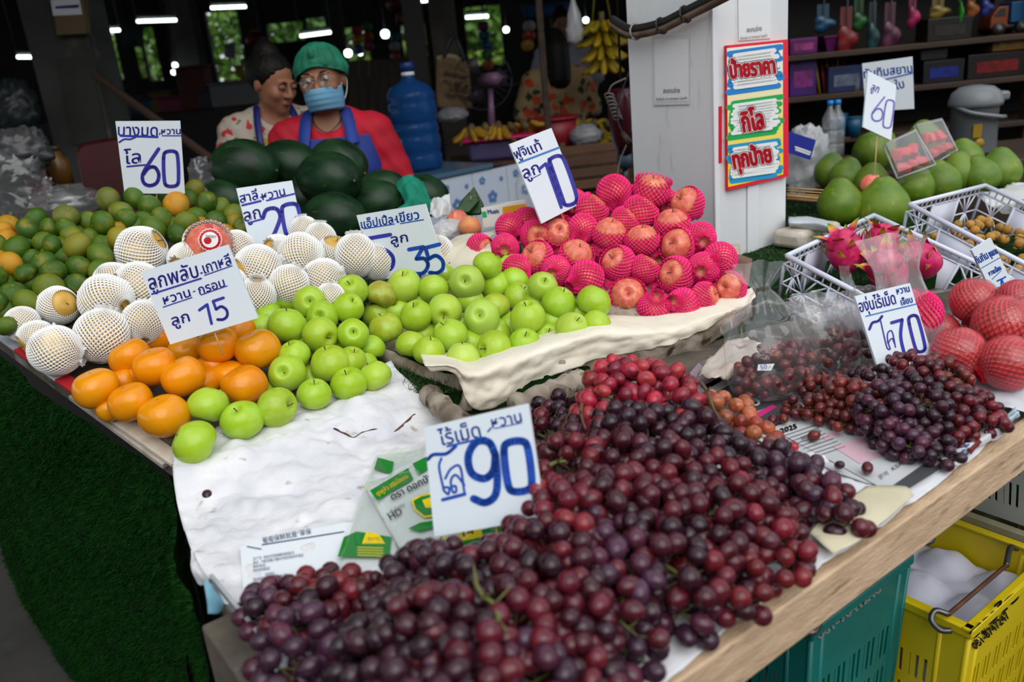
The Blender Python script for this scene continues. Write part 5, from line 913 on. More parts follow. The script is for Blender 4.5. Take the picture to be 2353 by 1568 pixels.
# big crumpled clear bag in front of the dragon fruit
bb = onz(2105, 780, .86); rows = []
for j in range(16):
    t_ = j/15; row = []
    for i in range(48):
        a = 2*math.pi*i/48; w = (1-.45*math.sin(t_*math.pi*.6)+.55*max(0, t_-.72)*2.0)*(1+.14*math.sin(a*5+t_*4)+.08*noise.noise(V(3*math.cos(a),3*math.sin(a),t_*5)))
        row.append(bb+E1*(.085*w*math.cos(a)-.02*t_)+E2*(.06*w*math.sin(a)+.05*t_)+Z*(.19*t_))
    rows.append(row)
o = wobj('plastic_bag', MB().grid(rows, True), clear_plastic('clear_bag_dense', .16, .1), None); tag(o, 'crumpled clear plastic bag standing between dragon fruit and wrapped fruit', 'plastic bag')
o = link('pink_fruit', FJM[0], None, bb+Z*.055, orient((0,.8,.3)), .042); tag(o, 'pink netted apple seen through the crumpled clear bag', 'apple'); link('foam_net', NP[2], o)
rows = [[at(1925,600,2.02),at(1940,598,2.02),at(1952,604,2.02)],[at(1930,640,1.95),at(1945,650,1.94),at(1955,640,1.95)],[at(1935,680,1.9),at(1960,700,1.88),at(1980,690,1.9)],[at(1800,700,1.8),at(1880,745,1.76),at(1960,720,1.84)]]
o = sheet('plastic_film', rows, M_CLR, 'clear film draped over the front corner of the dragon fruit crate', 'plastic film', .012, 30, 8, 8, 51, .0006)
# ---- packs of plastic bags
M_BAGW = mat('milky_bag_plastic', srgb(214,222,220), srgb(200,210,206), rough=.3, scale=6, coat=.4); M_BGRN = mat('bag_print_green', srgb(14,128,40), rough=.35, coat=.3); M_BYEL = mat('bag_print_yellow', srgb(236,206,30), rough=.35, coat=.3); M_BTX = mat('bag_print_black', srgb(40,44,44), rough=.5)
def pack(lab, z, quad, seed):
    t = thing('bag_pack', lab, 'bag pack', onz(sum(q[0] for q in quad)/4, sum(q[1] for q in quad)/4, .808)); pl = Plane(V(0,0,z), Z); hit = lambda u, v, off=0: pl.hit(u, v, off)
    N_ = 14; rows = []
    for j in range(N_+1):
        r = []
        for i in range(N_+1):
            s, tt = i/N_, j/N_; u = (quad[0][0]*(1-s)+quad[1][0]*s)*(1-tt)+(quad[3][0]*(1-s)+quad[2][0]*s)*tt; v = (quad[0][1]*(1-s)+quad[1][1]*s)*(1-tt)+(quad[3][1]*(1-s)+quad[2][1]*s)*tt
            e = min(s, 1-s, tt, 1-tt); p = pl.hit(u, v, -.0035); p.z -= .010*max(0, 1-e*7)**2; r.append(p)
        rows.append(r)
    wobj('bags', MB().grid(rows), M_BAGW, t)
    rows2 = [[p+Z*(.0045+.003*noise.noise(p*45+V(seed,0,0))+.002*noise.noise(p*120)) for p in r] for r in rows]; rows2 = [[p+(p-rows[7][7])*.06*V(1,1,0).length*.7 for p in r] for r in rows2]
    wobj('wrapper', MB().grid(rows2), clear_plastic('wrapper_film', .04, .08, wr=45), t)
    return t, hit
tA, hA = pack('lower pack of white plastic bags half covered by the upper pack', .824, ((862,1025),(985,1010),(905,1325),(762,1315)), 1)
def ppoly(hit, t, name, pts, m, off=.0004): return wobj(name, MB().prism([hit(u, v, off) for u, v in pts], Z*.0003), m, t, smooth=False)
ppoly(hA, tA, 'green_band', [(776,1280),(790,1235),(820,1222),(900,1235),(895,1282)], M_BGRN); ppoly(hA, tA, 'yellow_tab', [(832,1250),(842,1222),(870,1228),(885,1250)], M_BYEL, .0008); ppoly(hA, tA, 'green_band', [(860,1078),(868,1052),(905,1062),(900,1090)], M_BGRN)
text_on(hA, 'ขนาด', (846,1242), (872,1242), 9, 'lettering', M_BTX, tA, .0012)
for k in range(4): strokes_on(hA, [[(822,1258+k*6),(880,1260+k*6)]], 2, 'print_line', M_BYEL, tA, .0009)
tB, hB = pack('upper pack of plastic bags with green and yellow print behind the 90 sign', .838, ((838,1110),(1010,1035),(1170,1225),(950,1305)), 2)
ppoly(hB, tB, 'green_band', [(850,1128),(938,1076),(950,1102),(866,1150)], M_BGRN); ppoly(hB, tB, 'green_band', [(948,1066),(1000,1040),(1010,1060),(962,1092)], M_BGRN); ppoly(hB, tB, 'green_band', [(945,1272),(1150,1205),(1160,1228),(990,1290)], M_BGRN); ppoly(hB, tB, 'yellow_tab', [(972,1248),(1105,1215),(1110,1234),(980,1262)], M_BYEL, .0008)
ppoly(hB, tB, 'emblem', [(945,1150),(965,1138),(1010,1128),(1015,1185),(975,1190),(952,1172)], M_BYEL, .0005); ppoly(hB, tB, 'emblem_leaf', [(950,1152),(968,1142),(1008,1133),(1010,1180),(976,1186),(956,1170)], M_BGRN, .001); ppoly(hB, tB, 'emblem_bud', [(970,1150),(988,1144),(998,1166),(978,1168)], M_BYEL, .0015); ppoly(hB, tB, 'emblem_ribbon', [(938,1215),(965,1202),(1000,1196),(1005,1210),(965,1222)], M_BGRN, .001)
text_on(hB, 'ถุงหูหิ้ว ชนิดไฮเดน', (868,1140), (938,1098), 10, 'lettering', M_BYEL, tB, .0012, bold=.5); text_on(hB, 'ตรา ดอกบัว', (902,1150), (995,1102), 16, 'lettering', M_BTX, tB, .0008, bold=.5); text_on(hB, 'HD', (898,1196), (926,1180), 16, 'lettering', M_BTX, tB, .0008, bold=.3); text_on(hB, 'ถุงหิ้วไฮเดน', (890,1186), (930,1162), 8, 'lettering', M_BTX, tB, .0008); text_on(hB, '6 x 14', (1010,1250), (1090,1226), 15, 'lettering', M_BTX, tB, .0014, bold=.4); text_on(hB, 'ขนาด', (984,1256), (1002,1251), 6, 'lettering', M_BTX, tB, .0014)
# bubble wrap strip at the front of the green apples
bw = MB()
for k in range(60):
    u = 500+random.random()*300; v = 1000-(u-500)*.42+random.uniform(-8,14); p = LB_.hit(u, v, .022+random.random()*.012); bw.ell(p, (.006,.006,.004), 8, 5)
o = wobj('bubble_wrap', bw, M_CLR, None); tag(o, 'strip of clear bubble wrap under the front green apples', 'bubble wrap')
# ============================================================ crates under the table
def slot_crate(label, O, ex, ey, z0, z1, m, name='plastic_crate', slots=(7,7), rows_=3, band=.30, open_top=True):
    """upright tray: O front left rim corner (z = z1); walls with a solid upper band and rows of upright slots"""
    cen = O+ex*.5+ey*.5; t = thing(name, label, 'crate', V(cen.x, cen.y, z0)); h = z1-z0; tp = .90
    c = [O, O+ex, O+ex+ey, O+ey]; lo = [V(*(cen+(p-cen)*tp).to_2d(), z0) for p in c]; rim = MB()
    for i in range(4):
        a, b = c[i], c[(i+1) % 4]; d = (b-a).normalized(); out = V(d.y, -d.x, 0)
        rim.ibox(a-d*.006+out*.002-Z*.018, (b-a)+d*.012, out*.005, Z*.018); rim.ibox(a-d*.008-out*.012-Z*.006, (b-a)+d*.016, out*.016, Z*.007)
    wobj('rim', rim, m, t, bev=.002)
    for i in range(4):
        A, B, A2, B2 = c[i], c[(i+1) % 4], lo[i], lo[(i+1) % 4]; P = lambda s, v: (A+(B-A)*s)*(1-v)+(A2+(B2-A2)*s)*v; w = MB(); n = slots[i % 2]
        q = lambda s0, s1, v0, v1: w.add([P(s0,v0), P(s1,v0), P(s1,v1), P(s0,v1)], [(0,1,2,3)])
        q(0, 1, 0, band); rh = (1-band-.06)/rows_
        for r in range(rows_):
            v0 = band+r*rh; v1 = v0+rh*.72; q(0, 1, v1, v0+rh)
            k = n*3; e = .10
            q(0, e, v0, v1); q(1-e, 1, v0, v1)
            for j in range(k):
                s0 = e+(1-2*e)*j/k; s1 = e+(1-2*e)*(j+1)/k; g = (s1-s0)*(.55 if j % 3 != 2 else .9); q(s0, s0+g, v0, v1)
            q(1-e-.004, 1-e, v0, v1)
        q(0, 1, .94, 1); wl_ = wobj('wall', w, m, t, smooth=False, sol=.005)
        for s in (.0,.1,.9): wobj('rib', MB().tube([P(s,.06), P(s,1)], .006, 5), m, wl_)
    wobj('floor_panel', MB().prism(lo, Z*.006), m, t, smooth=False); return t, c, lo
M_YC = mat('yellow_plastic', srgb(214,190,10), srgb(200,176,8), rough=.45, scale=5); M_TC = mat('teal_plastic', srgb(8,116,110), srgb(6,98,94), rough=.45, scale=5); M_WC = mat('white_crate_plastic', srgb(196,200,200), srgb(180,184,182), rough=.5, scale=6); M_BC = mat('beige_crate_plastic', srgb(176,170,140), srgb(150,144,118), rough=.6, scale=8)
yF = onz(2230,1445,.40); tF = onz(1865,1445,.50)
yt, yc, ylo = slot_crate('bright yellow plastic crate with black phone number under the table', yF, TE1*.33, TE2*.50, .02, .40, M_YC, slots=(6,8))
tt_, tc2, tlo = slot_crate('teal plastic crate with silver phone number under the wooden board', tF, TE1*.305, TE2*.44, .06, .50, M_TC, slots=(5,6))
bO = onz(2172,1192,.40)+TE1*.05; slot_crate('beige plastic crate beyond the yellow crate', bO-TE2*.42, TE1*.40, TE2*.50, .02, .40, M_BC, slots=(6,7)); slot_crate('white slotted crate with green inside stacked on the beige crate', bO-TE2*.40+TE1*.01+Z*.27, TE1*.38, TE2*.46, .402, .67, M_WC, slots=(6,8), rows_=3, band=.06)
o = wobj('green_goods', MB().ibox(bO-TE2*.36+TE1*.05+V(0,0,.012), TE1*.30, TE2*.38, Z*.22), mat('green_net_goods', srgb(16,110,60), srgb(8,70,40), rough=.7, scale=20), None, bev=.02); tag(o, 'green goods inside the white slotted crate', 'goods')
# silver and black numbers
def wall_hit(c, lo, i):
    a, b, a2 = c[i], c[(i+1) % 4], lo[i]; pl = plane3(a, b, a2); n = pl.n
    if n.dot(CAM-a) < 0: pl.n = -n
    return lambda u, v, off=0: pl.hit(u, v, .0045+off)
M_SIL = mat('silver_paint', srgb(176,182,180), rough=.4); hT = wall_hit(tc2, tlo, 0); text_on(hT, '081-9041248', (1884,1470), (2026,1358), 19, 'lettering', M_SIL, tt_, .001, bold=1.2); text_on(hT, 'สุขใจ', (1890,1420), (1975,1345), 18, 'lettering', M_SIL, tt_, .001, bold=1.2)
hY = wall_hit(yc, ylo, 0); text_on(hY, '081-8747247', (2243,1494), (2322,1418), 18, 'lettering', M_BLK, yt, .001, bold=.8); text_on(hY, 'สุขใจ', (2236,1470), (2345,1372), 22, 'lettering', M_BLK, yt, .001, bold=1.2)
# wrapped white fruit in the yellow crate under one sheet
R0 = []; nI, nJ = 40, 46
for j in range(nJ+1):
    r = []
    for i in range(nI+1):
        s, t = .04+.92*i/nI, .03+.94*j/nJ; p = yF+TE1*.33*s+TE2*.50*t; bx, by = (s*3.0) % 1-.5, (t*4.2) % 1-.5; hgt = max(0, .25-(bx*bx+by*by))*.13; p.z = .315+hgt+.006*noise.noise(p*30)-.006*math.exp(-(bx*bx+by*by)/.006); r.append(p)
    R0.append(r)
o = wobj('foam_tray', MB().grid(R0), mat('white_foam_sheet', srgb(206,208,226), rough=.6, sss=.1), None, sol=.003); tag(o, 'white moulded foam sheet over round fruit in the yellow crate', 'foam sheet')
M_STL = mat('galvanised_steel', srgb(110,112,114), srgb(80,80,80), rough=.4, metal=.8, scale=30); M_RUST = mat('rusty_rod', srgb(110,70,50), srgb(80,56,44), rough=.7, metal=.4, scale=30)
def hook(pts, r, m, lab, par=None):
    o = wobj('wire_handle', MB().tube(cr(pts, 6), r, 8), m, par)
    return o
hk = thing('wire_bail', 'rusty wire handle lying across the yellow crate', 'wire bail', onz(2235,1400,.40)); z_ = .415
wobj('rod', MB().tube([onz(2180,1412,z_), onz(2312,1300,z_)], .0042, 8), M_RUST, hk)
wobj('hook', MB().tube(cr([onz(2180,1412,z_), onz(2150,1404,z_+.005), onz(2140,1425,z_-.005), onz(2160,1448,z_-.02), onz(2186,1450,z_-.02)], 6), .0055, 8), M_STL, hk); wobj('hook', MB().tube(cr([onz(2312,1300,z_), onz(2316,1280,z_), onz(2322,1258,z_), onz(2336,1262,z_-.02)], 6), .0055, 8), M_STL, hk)
for lab, pts in (('grey steel ring at the left corner of the teal crate', [(1853,1438),(1856,1452),(1870,1452),(1880,1436),(1882,1418)]), ('grey steel ring at the back of the teal crate', [(2122,1232),(2126,1246),(2138,1244),(2143,1230),(2140,1218)])):
    o = wobj('crate_ring', MB().tube(cr([onz(u, v, .505) for u, v in pts], 6), .0065, 8), M_STL, None); tag(o, lab, 'ring')
o = wobj('white_tub', MB().box(V(*(tF+TE1*.30+TE2*.12).to_2d(), .09), (.30,.24,.18), Matrix.Rotation(TH,3,'Z')), M_WC, None, bev=.03); tag(o, 'worn white plastic tub at the foot of the teal crate', 'tub')
# ============================================================ watermelons
M_WMEL = mat('watermelon_rind', (.012,.040,.014), (.004,.016,.006), rough=.38, spec=.3, scale=2.2, detail=5, lo=.4, hi=.65, c3=(.045,.075,.03), s3=5, f3=(.64,.78), stretch=(1,1,.35), rnd=.15)
WMM = [mesh_from(MB().ell((0,0,0), (.80,.80,1.0), 30, 20, fn=lambda d, s=s: 1+.012*math.sin(2*math.atan2(d.y,d.x)+s)), 'watermelon_body', M_WMEL) for s in (0, 2)]; WST = mesh_from(MB().tube([V(0,0,.98), V(.02,0,1.03)], [.05,.03], 6), 'stem_scar', M_STEM)
mel = []
for u, v, w, d, ax in ((562,384,158,2.62,(1,-.15,.2)),(665,382,150,2.75,(.9,-.2,.3)),(778,378,142,2.82,(.9,-.35,.3)),(756,412,160,2.55,(.8,-.15,.55)),(768,502,150,2.42,(.95,-.1,.3)),(865,468,130,2.6,(.9,.1,.3)),(880,440,120,2.75,(1,0,.2)),(975,450,120,2.75,(.9,-.25,.2)),(520,460,120,2.6,(.9,-.2,.2)),(640,470,130,2.7,(.8,0,.3)),(700,545,110,2.4,(.9,0,.3)),(690,460,130,2.72,(.8,0,.3))):
    P = at(u, v, d); r = w/2*d/FPX*1.02; o = link('watermelon', WMM[len(mel) % 2], None, P, orient(ax), r); link('stem_scar', WST, o); o['category'] = 'watermelon'; o['group'] = 'watermelons piled behind the pears'; mel.append(o)
row_labels(mel, 'dark green watermelon', 'the watermelon pile', 4)
ms = wobj('melon_stand', MB().ibox(at(520,520,2.75).to_2d().to_3d()+V(0,.1,0), E1*.95, E2*.16, Z*.80), M_DARKW, None, bev=.005); tag(ms, 'low wooden stand hidden under the watermelons', 'stand')
# ---- things between the melons and the pink apples
rows = [[at(910,425,2.6),at(940,412,2.58),at(975,425,2.6)],[at(915,445,2.55),at(945,435,2.52),at(985,450,2.56)],[at(930,475,2.5),at(955,465,2.46),at(1000,478,2.5)],[at(905,492,2.45),at(960,500,2.42),at(1015,485,2.5)]]
sheet('green_cloth', rows, mat('green_cloth', srgb(10,130,104), srgb(6,108,86), rough=.8, scale=8), 'crumpled emerald green cloth on the right hand watermelons', 'cloth', .03, 12, 10, 10, 61)
rows = [[at(992,470,2.4),at(1010,455,2.38),at(1035,462,2.4)],[at(990,485,2.35),at(1015,475,2.32),at(1038,480,2.36)],[at(985,500,2.33),at(1012,505,2.3),at(1035,500,2.34)]]
sheet('tissue', rows, mat('white_tissue', srgb(206,208,208), rough=.85), 'white crumpled tissue behind the 5 for 35 sign', 'tissue', .02, 20, 8, 8, 62)
bl = thing('leaf_parcel', 'folded banana leaf parcel pinned with small sticks behind the pink apples', 'leaf parcel', at(1080,492,2.4)); M_LEAFB = mat('banana_leaf', srgb(36,82,26), srgb(24,62,18), rough=.4, scale=3, stretch=(1,1,8), bump=.3, bscale=50)
for nm, q in (('front_fold', ((1045,488),(1062,458),(1090,428),(1102,462),(1078,490))), ('back_fold', ((1060,490),(1090,430),(1112,470),(1105,492),(1080,494)))):
    dd = 2.34 if nm == 'front_fold' else 2.37; wobj(nm, MB().prism([at(*p, dd) for p in q], F_*.02), M_LEAFB, bl, bev=.004)
for p in ((1081,438),(1082,455)): wobj('pin', MB().tube([at(p[0], p[1]-4, 2.332), at(p[0], p[1]+5, 2.332)], .0012, 5), M_BAMB, bl)
o = link('peach', fruit_mesh('apple', 'peach_body', mat('peach_skin', srgb(222,150,84), srgb(214,110,80), rough=.6, scale=1.2, sheen=.3)), None, at(1080,521,2.22), orient((.1,.9,.1)), 29*2.22/FPX); tag(o, 'single orange peach beside the printed box', 'peach'); link('stem', ST_AP, o)
o = link('red_apple', FJM[1], None, at(1052,505,2.3), orient((0,.6,-.3)), 26*2.3/FPX); tag(o, 'dark red apple under the banana leaf parcel', 'apple'); link('stem', ST_AP, o)
bx = thing('printed_box', 'small white and orange printed carton with Music lettering beside the peach', 'carton', at(1145,522,2.25)); f1 = [(1105,478),(1152,474),(1153,520),(1110,525)]; f2 = [(1152,474),(1210,465),(1212,505),(1153,520)]
pb = Plane(at(1152,497,2.22), (CAM-at(1152,497,2.22))*1+E1*.0-R_*.5); pb2 = Plane(at(1152,497,2.22), (CAM-at(1152,497,2.22))+R_*1.2)
A4 = [pb.hit(*p) for p in f1]; B4 = [pb2.hit(*p) for p in f2]; back = B4[1]-B4[0]
wobj('carton', MB().ibox(A4[3], A4[2]-A4[3], B4[2]-B4[3], A4[0]-A4[3]), mat('carton_white', srgb(214,214,206), rough=.5), bx, bev=.001)
n2 = (A4[1]-A4[0]).cross(A4[3]-A4[0]).normalized(); n2 = n2 if n2.dot(CAM-A4[0]) > 0 else -n2; pf = Plane(A4[0], n2); n3 = (B4[1]-B4[0]).cross(B4[3]-B4[0]).normalized(); n3 = n3 if n3.dot(CAM-B4[0]) > 0 else -n3; pg = Plane(B4[0], n3)
text_on(lambda u, v, off=0: pf.hit(u, v, off+.001), 'Music', (1121,492), (1147,489), 10, 'lettering', M_INKB, bx, .0006, bold=.5); wobj('orange_print', MB().prism([pg.hit(*p, .0008) for p in ((1155,476),(1208,468),(1209,490),(1156,500))], n3*.0004), mat('print_orange', srgb(232,160,30), rough=.5), bx, smooth=False); wobj('hole', MB().prism([pg.hit(*p, .0016) for p in ring_poly(1188,497,10,13,16)], n3*.0003), M_BLK, bx, smooth=False); wobj('green_print', MB().prism([pf.hit(*p, .0012) for p in ((1107,487),(1117,486),(1119,499),(1109,500))], n2*.0003), M_GRN, bx, smooth=False)
film_blob(at(1030,530,2.28), (.05,.04,.03), 'clear tray wrapped in patterned plastic behind the 5 for 35 sign', 'food tray', .15, 4, 'wrapped_tray', 5, clear_plastic('bag_dense2', .5, .2))
# small clear water bottle behind the 10 sign
wb = thing('water_bottle', 'small clear water bottle half hidden behind the 10 sign', 'bottle', at(1212,492,2.7)); wb.location.z = STZ+.004; hb_ = at(1212,492,2.7).z-wb.location.z; wobj('bottle', MB().lathe([(.001,0),(.03,.002),(.032,.02),(.032,hb_),(.030,.03+hb_),(.032,.08+hb_),(.030,.10+hb_),(.016,.125+hb_),(.012,.132+hb_),(.012,.145+hb_)], 18, Matrix.Translation(wb.location)), M_CLRB, wb); wobj('cap', MB().lathe([(.001,.162+hb_),(.0145,.161+hb_),(.0145,.143+hb_),(.001,.143+hb_)], 14, Matrix.Translation(wb.location)), M_WH, wb)
# ============================================================ counter with blue flower tiles, big water bottle, tumbler
ct0 = at(897,418,3.85); ct1 = at(1126,382,4.25); CZ = (ct0.z+ct1.z)/2; ct0.z = ct1.z = CZ; cdx = (ct1-ct0).normalized(); cbk = V(-cdx.y, cdx.x, 0)
ctr = thing('tiled_counter', 'counter with white tiles printed with blue flowers and a blue top', 'counter', V(*((ct0+ct1)/2+cbk*.3).to_2d(), 0)); st_ = ct0-cdx*.45
wobj('body', MB().ibox(V(st_.x,st_.y,0)+cbk*.008, cdx*(ct1-st_).length, cbk*.6, Z*(CZ-.02)), mat('counter_grout', srgb(120,124,130), rough=.8), ctr, smooth=False); wobj('top', MB().ibox(st_-Z*.02-cbk*.012, cdx*((ct1-st_).length+.012), cbk*.64, Z*.022), mat('counter_top_blue', srgb(74,104,128), rough=.18), ctr, bev=.003)
M_TILE = mat('tile_white', srgb(196,206,222), rough=.2); M_FLW = mat('tile_flower_blue', srgb(88,124,176), rough=.3); tw_ = .235
for i in range(6):
    for j in range(3):
        o_ = V(st_.x,st_.y,CZ-.025-(j+1)*.30)+cdx*(i*tw_+.002); tl_ = wobj('tile', MB().ibox(o_, cdx*(tw_-.004), cbk*.008, Z*.296), M_TILE, ctr, bev=.001)
        for (fx, fz, fr_) in ((.12,.16,.034),(.05,.06,.018),(.19,.05,.02),(.06,.25,.022),(.19,.24,.014)):
            fm = MB(); c_ = o_+cdx*fx+Z*fz-cbk*.0012
            for k in range(5):
                a = k*1.2566+i; cc = c_+cdx*(fr_*.6*math.cos(a))+Z*(fr_*.6*math.sin(a)); fm.add([cc+cdx*(fr_*.42*math.cos(q*.7854))+Z*(fr_*.42*math.sin(q*.7854))-cbk*.0002*k for q in range(8)], [tuple(range(8))])
            wobj('tile_flower', fm, M_FLW, tl_, smooth=False)['kind'] = 'stuff'
wbz = at(962,372,4.25); wbz.z = CZ+.003; big = thing('water_bottle', 'large blue refill water bottle standing on the tiled counter', 'bottle', wbz); R1 = .122
bp_ = [(.001,0),(.11,.0),(R1,.02),(R1,.07),(R1-.008,.085),(R1,.10),(R1,.16),(R1-.008,.175),(R1,.19),(R1-.004,.22),(R1-.01,.23),(R1-.004,.24),(R1,.26),(R1,.32),(R1-.006,.335),(R1,.35),(R1-.01,.375),(.09,.405),(.05,.425),(.032,.435),(.028,.46),(.028,.475)]
M_WBL = mat('blue_bottle', srgb(34,84,150), rough=.12, trans=.45, ior=1.2); wobj('bottle', MB().lathe(bp_, 40, Matrix.Translation(wbz)), M_WBL, big); wobj('neck_ring', MB().lathe([(.029,.452),(.032,.454),(.032,.468),(.029,.47)], 20, Matrix.Translation(wbz)), M_WH, big); wobj('cap', MB().lathe([(.033,.47),(.033,.51),(.028,.515),(.001,.515)], 20, Matrix.Translation(wbz)), mat('cap_blue', srgb(24,50,110), rough=.4), big)
tb = at(910,390,3.95); tb.z = CZ+.003; tum = thing('tumbler', 'pale green insulated tumbler beside the big water bottle', 'tumbler', tb); wobj('body', MB().lathe([(.001,0),(.031,0),(.033,.01),(.034,.075),(.041,.09),(.042,.175),(.001,.176)], 26, Matrix.Translation(tb)), mat('tumbler_green', srgb(132,170,132), rough=.45), tum); wobj('rim', MB().lathe([(.04,.176),(.04,.186),(.001,.187)], 24, Matrix.Translation(tb)), M_STL, tum); wobj('lid', MB().lathe([(.037,.187),(.036,.2),(.02,.212),(.012,.22),(.001,.22)], 20, Matrix.Translation(tb)), M_BLK, tum)
# ============================================================ behind: brown boards, posts, bag, bananas
def slab(name, pts, d, th, m, label, cat, ext=None, bev=0):
    c = at(sum(p[0] for p in pts)/len(pts), sum(p[1] for p in pts)/len(pts), d); pl = Plane(c, V(-F_.x,-F_.y,0)); o = wobj(name, MB().prism([pl.hit(*p) for p in pts], (ext or V(0,1,0))*th), m, None, bev=bev); tag(o, label, cat); return o
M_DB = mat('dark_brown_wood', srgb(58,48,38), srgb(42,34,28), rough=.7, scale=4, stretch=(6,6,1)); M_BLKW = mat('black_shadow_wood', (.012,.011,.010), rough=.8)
bwp = thing('board_partition', 'dark brown vertical board partition behind the big water bottle', 'partition', at(890,340,6.2)*1)
for k in range(8): pl_ = Plane(at(890,240,6.2), V(0,-1,0)); x0 = 800+k*24; wobj('board', MB().prism([pl_.hit(*p) for p in ((x0,140-(x0-800)*.06),(x0+23,139-(x0-800)*.06),(x0+25,360),(x0+2,360))], V(0,.02,0)), M_DB, bwp, bev=.002)
def post(u, vt, vb, d, w, m, label, cat='post', z0=0, z1=2.86):
    p = at(u, vb, d); o = wobj('post', MB().ibox(V(p.x-w/2,p.y-w/2,z0), V(w,0,0), V(0,w,0), Z*(z1-z0)), m, None, bev=.004); tag(o, label, cat); return o
post(985, 0, 340, 5.6, .12, mat('black_post', (.02,.02,.018), rough=.7), 'dark wooden post left of the hanging tote bag'); post(1050, 0, 340, 6.0, .17, mat('grey_post', srgb(70,66,60), srgb(50,48,44), rough=.8, scale=6), 'grey post behind the hanging tote bag'); post(1262, 0, 330, 4.5, .033, mat('rusty_pole', srgb(66,50,40), srgb(46,36,30), rough=.8, scale=30), 'thin rusty pole in front of the woman in the orange shirt')
c1 = at(188,320,4.6); col = thing('concrete_column', 'square grey concrete market column at the far left', 'column', V(c1.x,c1.y,0)); M_CON = mat('column_concrete', srgb(74,74,72), srgb(56,55,52), rough=.85, scale=3, bump=.3, bscale=30, c3=srgb(96,88,84), s3=5, f3=(.62,.72)); wobj('shaft', MB().ibox(V(c1.x-.16,c1.y,0), V(.32,0,0), V(0,.32,0), Z*3), M_CON, col, bev=.01)
pc_ = Plane(V(c1.x,c1.y-.012,1), V(0,-1,0)); wobj('lower_render', MB().prism([pc_.hit(*p) for p in ((132,135),(205,128),(246,318),(165,335))], V(0,.01,0)), mat('column_render', srgb(66,65,62), srgb(54,53,50), rough=.9, scale=4), col, smooth=False)
bxp = Plane(V(c1.x,c1.y-.06,1), V(0,-1,0)); jb = thing('meter_box', 'brown meter box with a white notice high on the concrete column', 'meter box', bxp.hit(160,80)); wobj('box', MB().prism([bxp.hit(*p) for p in ((118,-8),(190,-12),(198,78),(130,82))], V(0,.06,0)), mat('meter_brown', srgb(108,92,62), srgb(90,74,50), rough=.6, scale=6), jb, bev=.004); wobj('notice', MB().prism([bxp.hit(*p, .002) for p in ((116,0),(182,-4),(189,33),(122,36))], V(0,.001,0)), M_CARD, jb, smooth=False); wobj('blue_stripe', MB().prism([bxp.hit(*p, .004) for p in ((128,14),(182,10),(180,18),(126,20))], V(0,.001,0)), mat('notice_blue', srgb(30,44,120)), jb, smooth=False)
o = slab('diagonal_plank', ((208,178),(220,168),(1010,730),(993,738)), 4.4, .03, mat('old_plank', srgb(74,54,44), rough=.8), 'brown plank leaning diagonally beside the concrete column', 'plank')
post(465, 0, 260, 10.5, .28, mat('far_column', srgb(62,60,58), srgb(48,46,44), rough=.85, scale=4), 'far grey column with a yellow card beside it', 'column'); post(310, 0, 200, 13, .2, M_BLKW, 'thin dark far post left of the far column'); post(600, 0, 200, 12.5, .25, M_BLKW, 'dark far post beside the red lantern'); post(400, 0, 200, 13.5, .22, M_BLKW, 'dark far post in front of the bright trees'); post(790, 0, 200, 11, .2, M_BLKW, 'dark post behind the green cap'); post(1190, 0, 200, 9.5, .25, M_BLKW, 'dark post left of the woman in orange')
# tote bag
tb_ = Plane(at(1040,190,5.0), V(.25,-1,0)); tote = thing('tote_bag', 'brown cloth tote bag with printed words hanging on a dark post', 'bag', tb_.hit(1040,252)); M_TOTE = mat('tote_canvas', srgb(104,84,58), srgb(90,72,48), rough=.9, scale=30); th_ = lambda u, v, off=0: tb_.hit(u, v, off)
rows = [[th_(*p) for p in r] for r in (((1004,136),(1040,132),(1078,150)), ((1002,175),(1040,178),(1080,182)), ((1003,220),(1042,224),(1084,224)), ((1006,246),(1044,250),(1085,250)))]; Pt = patch(rows, 8, 6, .012, 14, V(0,-1,0), 3); fr = MB().grid(Pt); wobj('front', fr, M_TOTE, tote, sol=.003); wobj('rear', MB().grid([[p+V(0,.06,0) for p in r] for r in Pt]), M_TOTE, tote, sol=.003); wobj('lining', MB().grid([Pt[0], [p+Z*.02+V(0,.03,0) for p in Pt[0]], [p+V(0,.06,0) for p in Pt[0]]]), mat('tote_lining', srgb(150,138,112), rough=.9), tote)
for dx in (0, 1): wobj('handle', MB().tube(cr([th_(1020,135)+V(0,.06*dx,0), th_(1030,100)+V(0,.06*dx,0), th_(1043,82)+V(0,.03,0), th_(1055,105)+V(0,.06*dx,0), th_(1066,142)+V(0,.06*dx,0)], 6), .012, 6), M_BLK, tote)
for s, a, b in (('SOMEDAY', (1020,173), (1074,184)), ("I'LL BE A", (1018,192), (1076,203)), ('LOUIS', (1034,208), (1072,214)), ('VUITTON', (1024,222), (1076,232))): text_on(th_, s, a, b, 10, 'lettering', mat('tote_ink', srgb(40,32,24)), tote, .016, bold=.5)
film_blob(at(1040,265,4.95), (.085,.05,.045), 'white plastic bag hanging below the tote bag', 'plastic bag', .2, 3, 'plastic_bag', 9, mat('white_thin_bag', srgb(120,120,124), rough=.4))
